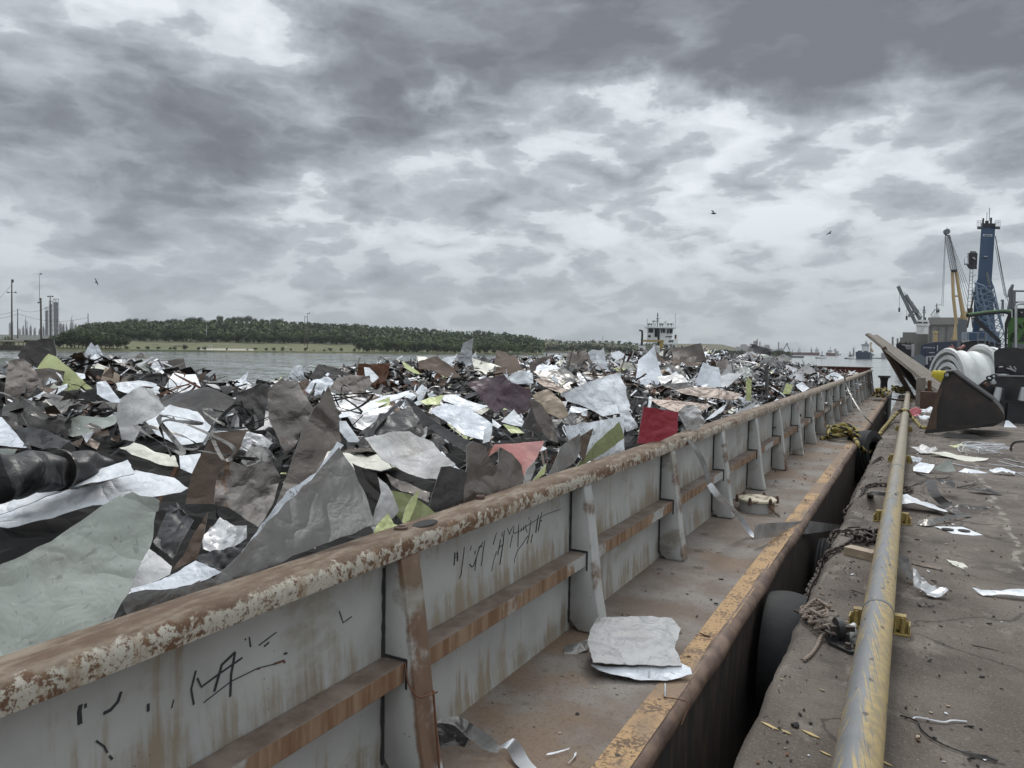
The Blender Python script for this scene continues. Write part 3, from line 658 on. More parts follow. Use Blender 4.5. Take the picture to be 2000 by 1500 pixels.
# manhole covers on the deck
def manhole(px,py,r):
    c=onz(px,py+12); mb=MB(); mb.lathe(c,(0,0,1),[(0,r*.9),(.115,r*.9)],28); h=mb.build('manhole','shelf_rust',barge,smooth=40)
    mb=MB(); mb.lathe(c,(0,0,1),[(.112,r*.95),(.116,r),(.135,r*1.0),(.145,r*.93),(.147,r*.6),(.150,0)],28)
    mb.build('lid','hatch_paint',h,smooth=40)
    for k in range(6):
        a=k*math.pi/3+.35; q=c+Vector((math.cos(a)*r*1.04,math.sin(a)*r*1.04,0)); mb=MB(); mb.lathe(q,(0,0,1),[(.09,.018),(.155,.018),(.16,.012),(.17,.012),(.17,0)],8); mb.build('dog_bolt','rusty_steel',h)
    mb=MB(); mb.tube([c+Vector((r*.8,-r*.8,.10)),c+Vector((r*1.15,-r*1.1,.03)),c+Vector((r*1.35,-r*1.15,.015))],.009,6); mb.build('handle','rusty_steel',h)
manhole(1478,985,.205); manhole(1641,838,.30)
# mooring bitt at the far corner
b=onz(1727,768); mb=MB(); mb.lathe((b.x-.1,38.8,0),(0,0,1),[(0,.16),(.42,.15),(.60,.19),(.63,.26),(.70,.27),(.72,.25),(.72,0)],20); mb.build('mooring_bitt','black_steel',barge,smooth=40)
# hand-scrawled marks on the coaming wall (photo strokes laid on the plate)
def stroke(pl,w=.006,mat='marker_black'):
    P=[onx(x,y,XW+.001) for x,y in pl]; P=[Vector((wx(p.y,p.z)+.0022,p.y,p.z)) for p in P]
    ws=[Vector((0,(P[min(i+1,len(P)-1)]-P[max(i-1,0)]).z,-(P[min(i+1,len(P)-1)]-P[max(i-1,0)]).y)) for i in range(len(P))]
    ribbon(P,w,ws,mat,name='paint_mark',parent=barge,thick=.0012)
def zs_(ox,oy,s,pl): return [(ox+x/s,oy+y/s) for x,y in pl]
for pl,w in [([(250,820),(245,960),(238,1040)],.007),([(290,815),(300,900),(292,970)],.009),([(262,860),(300,855)],.005),([(258,905),(300,900)],.005),([(405,735),(400,830),(370,1050),(355,1190),(320,1250)],.005),
  ([(523,720),(505,795)],.004),([(590,800),(578,860)],.005),([(495,1015),(520,1055),(555,1060),(600,930),(650,770),(712,660)],.005),([(605,930),(580,1130)],.004),([(745,630),(715,830),(700,960),(685,1050)],.005),([(640,740),(710,725)],.004),
  ([(940,490),(905,620),(885,700)],.006),([(940,810),(895,960),(860,1140)],.004),([(1005,620),(960,870)],.006),([(1065,470),(1045,700),(1015,900),(995,1030)],.007),([(1030,500),(1025,570)],.005),([(975,760),(1040,700)],.004),
  ([(1115,435),(1150,530),(1235,330),(1210,500),(1230,520)],.006),([(1200,540),(1160,750)],.004),([(1300,370),(1290,740)],.005),([(1230,520),(1340,470),(1450,385),(1600,290),(1740,210),(1980,120)],.003),
  ([(1345,430),(1340,490)],.004),([(1380,400),(1385,470)],.004),([(1415,375),(1420,440),(1440,500)],.004),([(1500,300),(1480,500),(1440,690)],.005),([(1450,560),(1380,670),(1290,790),(1250,890),(1228,1000)],.004),
  ([(1530,120),(1460,290)],.008),([(1620,220),(1580,510)],.010),([(1695,60),(1660,250),(1620,480)],.008),([(1530,530),(1500,670)],.006),([(1640,320),(1680,310)],.006)]:
    stroke(zs_(860,980,2000/240.,pl),w)
for pl,w in [([(405,1165),(395,1230),(400,1290)],.012),([(425,1160),(425,1210)],.008),([(600,1130),(585,1180),(550,1220),(515,1238)],.009),([(735,1190),(735,1228)],.008),
  ([(968,1028),(945,1120),(958,1195)],.006),([(975,1065),(995,1108),(1080,1045),(1195,965)],.006),([(1160,938),(1095,1000),(1058,1130)],.009),([(1160,938),(1140,1050),(1135,1155)],.008),([(1005,1185),(1140,1080),(1270,1015),(1350,995)],.003),
  ([(1205,845),(1210,880)],.006),([(1225,845),(1235,912)],.006),([(1275,905),(1360,840)],.004),([(1300,910),(1325,890)],.006),([(1663,735),(1682,792),(1722,762)],.004),([(1395,945),(1412,942)],.006),
  ([(480,1372),(520,1400),(535,1430)],.005),([(545,1445),(560,1462)],.006),([(860,1170),(850,1212)],.003)]:
    stroke(zs_(0,900,2.5,pl),w)
for pl,w in [([(1347,995),(1395,978),(1400,990)],.007),([(1258,1020),(1280,1018)],.004)]: stroke(zs_(0,900,2.5,pl),w,'rust_scrap')
# ============================================================ PIPE along the wharf edge
y0,y1=-2.,33.2
def pc(y): return Vector((-.132-.0045*(y-2.5)*(1 if y<12 else .85),y,.205))
pipe=thing('steel_pipe','long grey and yellow steel pipe running along the wharf edge','pipe',pc(8))
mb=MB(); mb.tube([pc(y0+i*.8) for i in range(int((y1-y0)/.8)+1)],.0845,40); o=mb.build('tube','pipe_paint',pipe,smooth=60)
# shader expects local x,z about the axis: origin already on the axis at y=8
def clamp(y,mat='yellow_paint'):
    c=pc(y)
    for s in(-1,1):
        q=c+Vector((s*.130,0,-.205)); mb=MB(); mb.box((q.x-.048,y-.058,.0),(q.x+.048,y+.058,.012)); mb.box((q.x-.045,y-.05,.012),(q.x-.035,y+.05,.07)); mb.box((q.x+.035,y-.05,.012),(q.x+.045,y+.05,.07)); mb.box((q.x-.033,y-.006,.012),(q.x+.033,y+.006,.085))
        cl=mb.build('pipe_clamp',mat,pipe,bevel=.003)
        for dy in(-.035,.035):
            mb=MB(); mb.lathe((q.x,y+dy,.012),(0,0,1),[(0,.015),(.05,.015),(.05,.010),(.095,.010),(.095,0)],8); mb.build('bolt',mat,cl)
    mb=MB(); mb.box((c.x-.15,y-.03,.03),(c.x+.15,y+.03,.115)); mb.build('saddle',mat,pipe)
for y in (5.2,8.6,13.5,19,25,30.5): clamp(y)
for y in (4.85,11.,17.2,23.4): mb=MB(); mb.tube([pc(y),pc(y+.03)],.0875,32); mb.build('weld_band','crane_grey',pipe,smooth=60)
# ============================================================ tyres in the gap
def tyre(c,ax,r,w,label,grooves):
    c=Vector(c); t=thing('tyre_fender',label,'tyre',c); ax=Vector(ax).normalized(); mb=MB()
    pr=[(-w/2*.75,r*.55),(-w/2,r*.70),(-w/2,r*.88)]
    m=14
    for i in range(m+1):
        a=-w/2+w*i/m; g_=(.022*r if (i%2 and grooves) else 0); pr.append((a*.97,r*(1-.05*(2*a/w)**2)-g_))
    pr+=[(w/2,r*.88),(w/2,r*.70),(w/2*.75,r*.55)]
    mb.lathe(c,ax,pr,48); mb.lathe(c,ax,[(-w/2*.75,r*.55),(0,r*.60),(w/2*.75,r*.55)],48); mb.build('tread','rubber',t,smooth=28)
    mb=MB(); mb.lathe(c,ax,[(w/2*.72,r*.56),(w/2*.86,r*.60),(w/2*.86,r*.68),(w/2*1.01,r*.71)],40); mb.build('sidewall','rubber',t,smooth=40); return t
q=onz(1522,1172); tyre((-.785,q.y+.40,-.57),(1,.02,.0),.50,.28,'big smooth black tyre wedged between barge hull and wharf, nearest in the gap',False)
tyre((-.80,16.6,-.36),(1,-.35,.25),.55,.42,'grooved black tyre wedged in the gap below the yellow and black rope',True)
tyre((-.78,9.2,-.85),(1,0,0),.46,.27,'dark tyre hanging low in the narrow gap between barge and wharf, behind the nearest tyre',True)
q=onx(1530,1228,-.80); mb=MB(); mb.lathe(Vector((-.78,q.y-.02,q.z)),Vector((0,-.95,.35)),[(0,.0),(.012,.045),(.02,.05),(.0,.055)],14); tag(mb.build('tyre_hole','stone_dark',loc=(-.78,q.y,q.z)),'torn dark hole in the tread of the nearest tyre','hole')
# ============================================================ chains
def link(mb,c,d,up,L=.085,W=.034,r=.0095):
    d=d.normalized(); up=(up-d*up.dot(d)).normalized(); pts=[]
    for k in range(15):
        a=2*math.pi*k/14; x=math.cos(a); y=math.sin(a); pts.append(c+d*(x*W+math.copysign(L/2-W,x) if abs(x)>.02 else 0)+up*y*W*.85)
    mb.tube(pts,r,6,cap=False)
def chain(P,label,name='chain',s=1.0,mat='chain_steel'):
    P=catmull(P,10); mb=MB(); step=.062*s; acc=0; k=0; 
    for i in range(len(P)-1):
        seg=(P[i+1]-P[i]).length; d=(P[i+1]-P[i])
        while acc<seg and seg>1e-6:
            c=P[i].lerp(P[i+1],acc/seg); up=Vector((0,0,1)) if k%2 else d.cross(Vector((0,0,1)))
            if up.length<1e-5: up=Vector((1,0,0))
            link(mb,c,d,up+Vector((.25,.1,.2))*d.length,.085*s,.026*s,.0085*s); acc+=step; k+=1
        acc-=seg
    o=mb.build(name,mat,loc=P[0],smooth=60); return tag(o,label,'chain')
z=lambda x,y,h=.02: onz(x,y,h)
chain([z(1562,1196),z(1580,1205,.03),z(1598,1216,.04),z(1612,1228,.06),z(1628,1240,.08)],'short rusty chain with rope tied on, hooked to the shackle by the pipe')
chain([onz(1698,1040,.02),z(1670,1052,.03),z(1650,1066,.02),z(1618,1080,.02),z(1607,1092,-.05),Vector((-.66,6.6,-.12)),Vector((-.665,6.2,-.10)),Vector((-.66,5.8,-.16)),Vector((-.67,5.5,-.3))],'rusty chain hanging over the wharf edge down towards the nearest tyre')
chain([z(1692,1046,.05),z(1670,1040,.05),z(1640,1038,.03),z(1626,1046,0),Vector((-.66,7.5,-.1)),Vector((-.67,7.7,-.5))],'double loop of rusty chain heaped on the wharf beside the brick')
chain([z(1735,948,.02),z(1712,946,.03),z(1690,952,.02),z(1683,968,.0),Vector((-.66,9.4,-.1)),Vector((-.66,9.6,-.3)),Vector((-.66,10.2,-.2)),Vector((-.66,11.3,-.15)),z(1705,905,.0),z(1722,893,.03)],'rusty chain sagging along the wharf edge between two anchor points')
chain([z(1757,950,.02),z(1768,952,.03),z(1780,958,.02),z(1768,964,.02),z(1760,958,.03)],'small knot of rusty chain on the concrete just right of the pipe')
# heap of chain by brick
mb=MB(); c=onz(1688,1052,.02); rr=random.Random(3)
for k in range(26):
    link(mb,c+Vector((rr.uniform(-.1,.14),rr.uniform(-.18,.18),rr.uniform(0,.05))),Vector((rr.uniform(-1,1),rr.uniform(-1,1),rr.uniform(-.3,.3))),Vector((rr.uniform(-1,1),rr.uniform(-1,1),1)),.11,.03,.011)
mb.bar(onz(1680,1048,.07),onz(1700,1028,.05),.018); tag(mb.build('chain_pile','chain_steel',loc=c,smooth=60),'tangled heap of rusty chain left of the pipe','chain')
# brick
c=onz(1682,1088,.0); mb=MB(); ax=Vector((.115,-.055,0)); ay=Vector((.025,.052,0)); mb.obox(c+Vector((0,0,.036)),ax,ay,Vector((0,0,.036))); tag(mb.build('brick','tan_sheet',loc=c,bevel=.005),'brown brick on the concrete left of the pipe','brick')
# shackle plate
c=onz(1640,1252); sh=thing('pad_eye','dark iron pad eye with shackle bolted to the concrete beside the pipe','pad eye',c)
mb=MB(); u=(onz(1650,1282)-onz(1608,1238)); u.z=0; u.normalize(); w=Vector((-u.y,u.x,0)); 
cc=onz(1648,1258); mb.prism([cc+u*.16+w*-.03,cc+u*.16+w*.10,cc+u*.02+w*.13,cc-u*.17+w*.07,cc-u*.19+w*.0,cc-u*.17-w*.06,cc+u*.02-w*.10],(0,0,.022)); mb.build('base_plate','black_steel',sh,bevel=.004)
mb=MB(); mb.lathe(cc+Vector((-.02,0,.075))-u*.03,w,[(-.018,.0),(-.018,.07),(.018,.07),(.018,0)],20); mb.box((cc.x-.06,cc.y-.02,.02),(cc.x+.03,cc.y+.02,.07)); mb.build('eye','black_steel',sh,smooth=40)
mb=MB(); pts=[]; 
for k in range(17):
    a=math.pi*k/16; pts.append(cc-u*.03+Vector((0,0,.085))-u*(math.sin(a)*.11)+w*(math.cos(a)*.05))
mb.tube(pts,.016,10); mb.bar(pts[0]-w*-.02,pts[-1]-w*.02,.03); mb.build('shackle','chain_steel',sh,smooth=40)
for (a_,b_) in ((.11,.03),(.11,-.02),(.05,.08)):
    mb=MB(); mb.lathe(cc+u*a_+w*b_+Vector((0,0,.022)),(0,0,1),[(0,.026),(.006,.026),(.006,.018),(.028,.018),(.028,0)],6); mb.build('bolt','chain_steel',sh)
# bent white bottle beside it
c=onz(1657,1245); mb=MB(); mb.lathe(c+Vector((0,0,.035)),Vector((.3,1,.25)),[(-.09,0),(-.09,.035),(.03,.038),(.06,.02),(.09,.016),(.09,0)],16); tag(mb.build('plastic_bottle','white_paint',loc=c,smooth=50),'small white plastic bottle behind the shackle, against the pipe','bottle')
# frayed rope on the shackle chain
def rope(P,r,mats,label,name='rope',turns=9,smoothk=8,parent=None):
    P=catmull(P,smoothk); L=[0]
    for i in range(1,len(P)): L.append(L[-1]+(P[i]-P[i-1]).length)
    mb=MB(); up=None; frames=[]
    for i,p in enumerate(P):
        d=(P[min(i+1,len(P)-1)]-P[max(i-1,0)]); d=d.normalized() if d.length>1e-7 else Vector((0,1,0))
        if up is None: up=d.cross(Vector((0,0,1))); up=up.normalized() if up.length>1e-3 else Vector((1,0,0))
        up=(up-d*up.dot(d)).normalized(); frames.append((p,up.copy(),d.cross(up)))
    tot=L[-1]; N=int(tot/(r*1.1))+2; 
    for s in range(3):
        pts=[]; j=0
        for i in range(N):
            l=tot*i/(N-1)
            while j<len(L)-2 and L[j+1]<l: j+=1
            f=(l-L[j])/max(1e-9,L[j+1]-L[j]); p=frames[j][0].lerp(frames[j+1][0],f); u_=frames[j][1].lerp(frames[j+1][1],f); w_=frames[j][2].lerp(frames[j+1][2],f)
            a=2*math.pi*(l/(r*turns)+s/3); pts.append(p+(u_*math.cos(a)+w_*math.sin(a))*r*.52)
        mb.tube(pts,r*.56,6,mi=s%len(mats))
    o=mb.build(name,mats,parent,loc=None if parent else P[0],smooth=60)
    if not parent: tag(o,label,'rope')
    return o
def tangle(c,rx,ry,h,r,n,seed,label,mats,turns=9):
    q=random.Random(seed); P=[]
    for k in range(n):
        a=k*1.15+q.uniform(-.5,.5); s=q.uniform(.35,1); P.append(c+Vector((math.cos(a)*rx*s,math.sin(a)*ry*s,q.uniform(r,h))))
    return rope(P,r,mats,label,smoothk=6,turns=turns)
YB=['rope_yellow','rope_black','rope_yellow']
rope([z(1562,1192,.03),z(1575,1198,.06),z(1568,1206,.04),z(1585,1205,.07),z(1580,1216,.04),z(1600,1214,.08),z(1592,1228,.03),z(1612,1222,.09),z(1632,1220,.07),z(1622,1232,.05),z(1605,1242,.03),z(1596,1262,.012),z(1584,1278,.012),z(1570,1290,.012)],.011,['rope_grey'],'frayed grey rope tied round the chain by the shackle')
tangle(onz(1592,1204,.03),.10,.12,.09,.010,22,5,'knotted bundle of pale grey rope strands on the wharf edge by the nearest tyre',['rope_grey'])
rope([z(1604,857,.03),z(1618,853,.04),z(1632,850,.05),z(1650,848,.06),z(1665,853,.05),z(1675,866,.02),onx(1685,878,-.85),onx(1697,884,-.78),onx(1706,875,-.72),onx(1714,858,-.66),z(1722,842,.04),z(1738,823,.08),onz(1752,808,.20),onz(1762,801,.30),onz(1772,803,.29),onz(1778,812,.12),z(1788,822,.03),z(1800,834,.03),z(1812,836,.03)],.042,YB,'yellow and black mooring rope slung across the gap and over the pipe')
tangle(onz(1642,854,.05),.36,.55,.24,.040,20,8,'knotted pile of yellow and black rope on the barge deck',YB)
tangle(onz(1722,777,.1)+Vector((-.05,0,0)),.35,.9,.4,.045,22,9,'coil of yellow and black rope at the far deck corner under the mooring bitt',YB)
tangle(onz(1757,769,.1),.30,1.5,.35,.042,22,12,'heap of yellow and black rope on the wharf beneath the tilted board',YB)
rope([onz(1722,766,.3),onz(1735,776,.2),onz(1745,780,.15),onz(1762,782,.1),onz(1778,782,.1)],.03,['rope_black'],'dark mooring line stretched from barge to wharf beyond the pipe end')
for k,(dx_,) in enumerate([(0,)]): pass
# ============================================================ SCRAP PILE
def hz(x,y):
    """pile surface height in the hopper"""
    d=max(0.,-1.95-x); w=min(1.,d/3.2)
    h=.60+.40*w*w*(3-2*w)+.10*min(1,max(0,(y-9)/8))
    h+=.17*math.exp(-((x+8.8)/2.2)**2)                                   # long crest at the far side
    h+=.10*math.exp(-((x+7.6)/2.0)**2-((y-4.2)/2.6)**2)
    h-=.34*math.exp(-((x+8.6)/2.6)**2-((y-8.4)/1.9)**2)                  # low saddle
    h+=.30*math.exp(-((x+8.9)/1.7)**2-((y-6.0)/1.1)**2)
    h+=.16*math.exp(-((x+6)/2.)**2-((y-13)/4)**2)
    h+=.34*math.exp(-((x+8.0)/2.2)**2-((y-30)/5)**2)
    r_=math.hypot(x,y); h-=.17*min(1,max(0,(9.-r_)/2.5))
    if y>33: h-= .50*min(1,(y-33)/3.5)*(1 if x>-8.2 else .6)
    h-=.22*math.exp(-((x+4.)/2.4)**2-((y-1.5)/3.2)**2)
    h+=noise.noise(Vector((x*.9,y*.7,4)))*.12+noise.noise(Vector((x*2.4,y*2.1,9)))*.10
    return h
mb=MB(); nx,ny=90,330; vs=[];
for j in range(ny+1):
    for i in range(nx+1):
        x=-10.74+(8.88)*i/nx; y=-6+43.85*j/ny
        z=hz(x,y)-.10+noise.noise(Vector((x*7,y*7,1)))*.07+abs(noise.noise(Vector((x*13,y*13,5))))*.08
        if x>-1.95: z=min(z,.80)
        vs.append((x,y,z))
mb.add(vs,[(j*(nx+1)+i,j*(nx+1)+i+1,(j+1)*(nx+1)+i+1,(j+1)*(nx+1)+i) for j in range(ny) for i in range(nx)])
tag(mb.build('scrap_heap','heap_shadow'),'mass of crushed metal filling the barge hold, coloured near-black as shadow beneath the sheets','scrap heap',kind='stuff')
# countless shreds: one stuff object
SM=['dark_steel','rust_scrap','bare_metal','white_sheet','black_sheet','grey_steel','brown_sheet','white_scratched','cream_sheet','lime_sheet']
SWt=[30,6,12,10,20,14,9,6,2,1]
mb=MB(); q=random.Random(21)
def randrot(q,flat=1.0):
    n=Vector((q.gauss(0,flat*.6),q.gauss(0,flat*.6),1)).normalized(); a=q.uniform(0,6.28); u=Vector((math.cos(a),math.sin(a),0)); u=(u-n*u.dot(n)).normalized(); return u,n.cross(u),n
for k in range(30000):
    y=q.uniform(-1,37.6) if q.random()<.6 else q.uniform(14,37.6); x=q.uniform(-10.6,-1.98); z=hz(x,y)+q.uniform(-.10,.10); ck=noise.noise(Vector((x*.6,y*.38,7)))+q.uniform(-.12,.12); mi=q.choices(range(len(SM)),SWt if -.12<ck<.15 else ([14,1,26,16,10,20,3,10,3,1] if ck>=.15 else [30,14,3,2,22,10,18,1,1,0]))[0]
    if x>-2.2: z=min(z,.93)
    if math.hypot(x,y)<7 and q.random()<.75: continue
    dd=(Vector((x,y,0))-Vector((0,0,0))).length; far=min(1.25,.30+dd*.042)
    u,w,n=randrot(q,1.3); c=Vector((x,y,z)); ty=q.random()
    if ty<.35:   # narrow strip, bent
        L=q.uniform(.10,.38)*far; W=q.uniform(.008,.03)*far; b=n*q.uniform(-.4,.4)*L
        mb.add([c-u*L-w*W,c-u*L+w*W,c+b*.5+w*W,c+b*.5-w*W,c+u*L*.9+b*.1+w*W,c+u*L*.9+b*.1-w*W],[(0,1,2,3),(3,2,4,5)],mi)
    else:
        a=[c+(u*math.cos(t_)+w*math.sin(t_))*q.uniform(.04,.17)*far+n*q.uniform(-.05,.05) for t_ in (0.2,1.7,3.1,4.8)]
        mb.add(a,[(0,1,2),(0,2,3)],mi)
for k in range(1900):
    y=q.uniform(1,37.4) if q.random()<.5 else q.uniform(10,37.4); x=q.uniform(-10.5,-2.05); z=hz(x,y)+q.uniform(-.02,.12); dd=math.hypot(x,y); s=min(1.4,.35+dd*.04)
    if x>-2.4: z=min(z,.95)
    if noise.noise(Vector((x*.6,y*.38,7)))<-.1 and q.random()<.5: continue
    u,w,n=randrot(q,1.6); r0=q.uniform(.06,.22)*s; a0=q.uniform(0,6.28); da=q.uniform(.25,.6)*q.choice([-1,1]); p=Vector((x,y,z)); hw=n.cross(u).normalized()*q.uniform(.006,.02)*s; mi=q.choices([0,2,3,4,5,1,9],[8,7,3,8,7,2,1])[0]; pts_=[]
    for j in range(8):
        a_=a0+da*j; pts_.append(p+u*math.cos(a_)*r0+n*math.sin(a_)*r0*.8+w*(j*.02*s)); 
    for j in range(7): mb.add([pts_[j]-hw,pts_[j]+hw,pts_[j+1]+hw,pts_[j+1]-hw],[(0,1,2,3)],mi)
o=mb.build('scrap_shreds',SM); tag(o,'countless small torn shreds and strips strewn over the scrap heap','scrap shreds',kind='stuff')
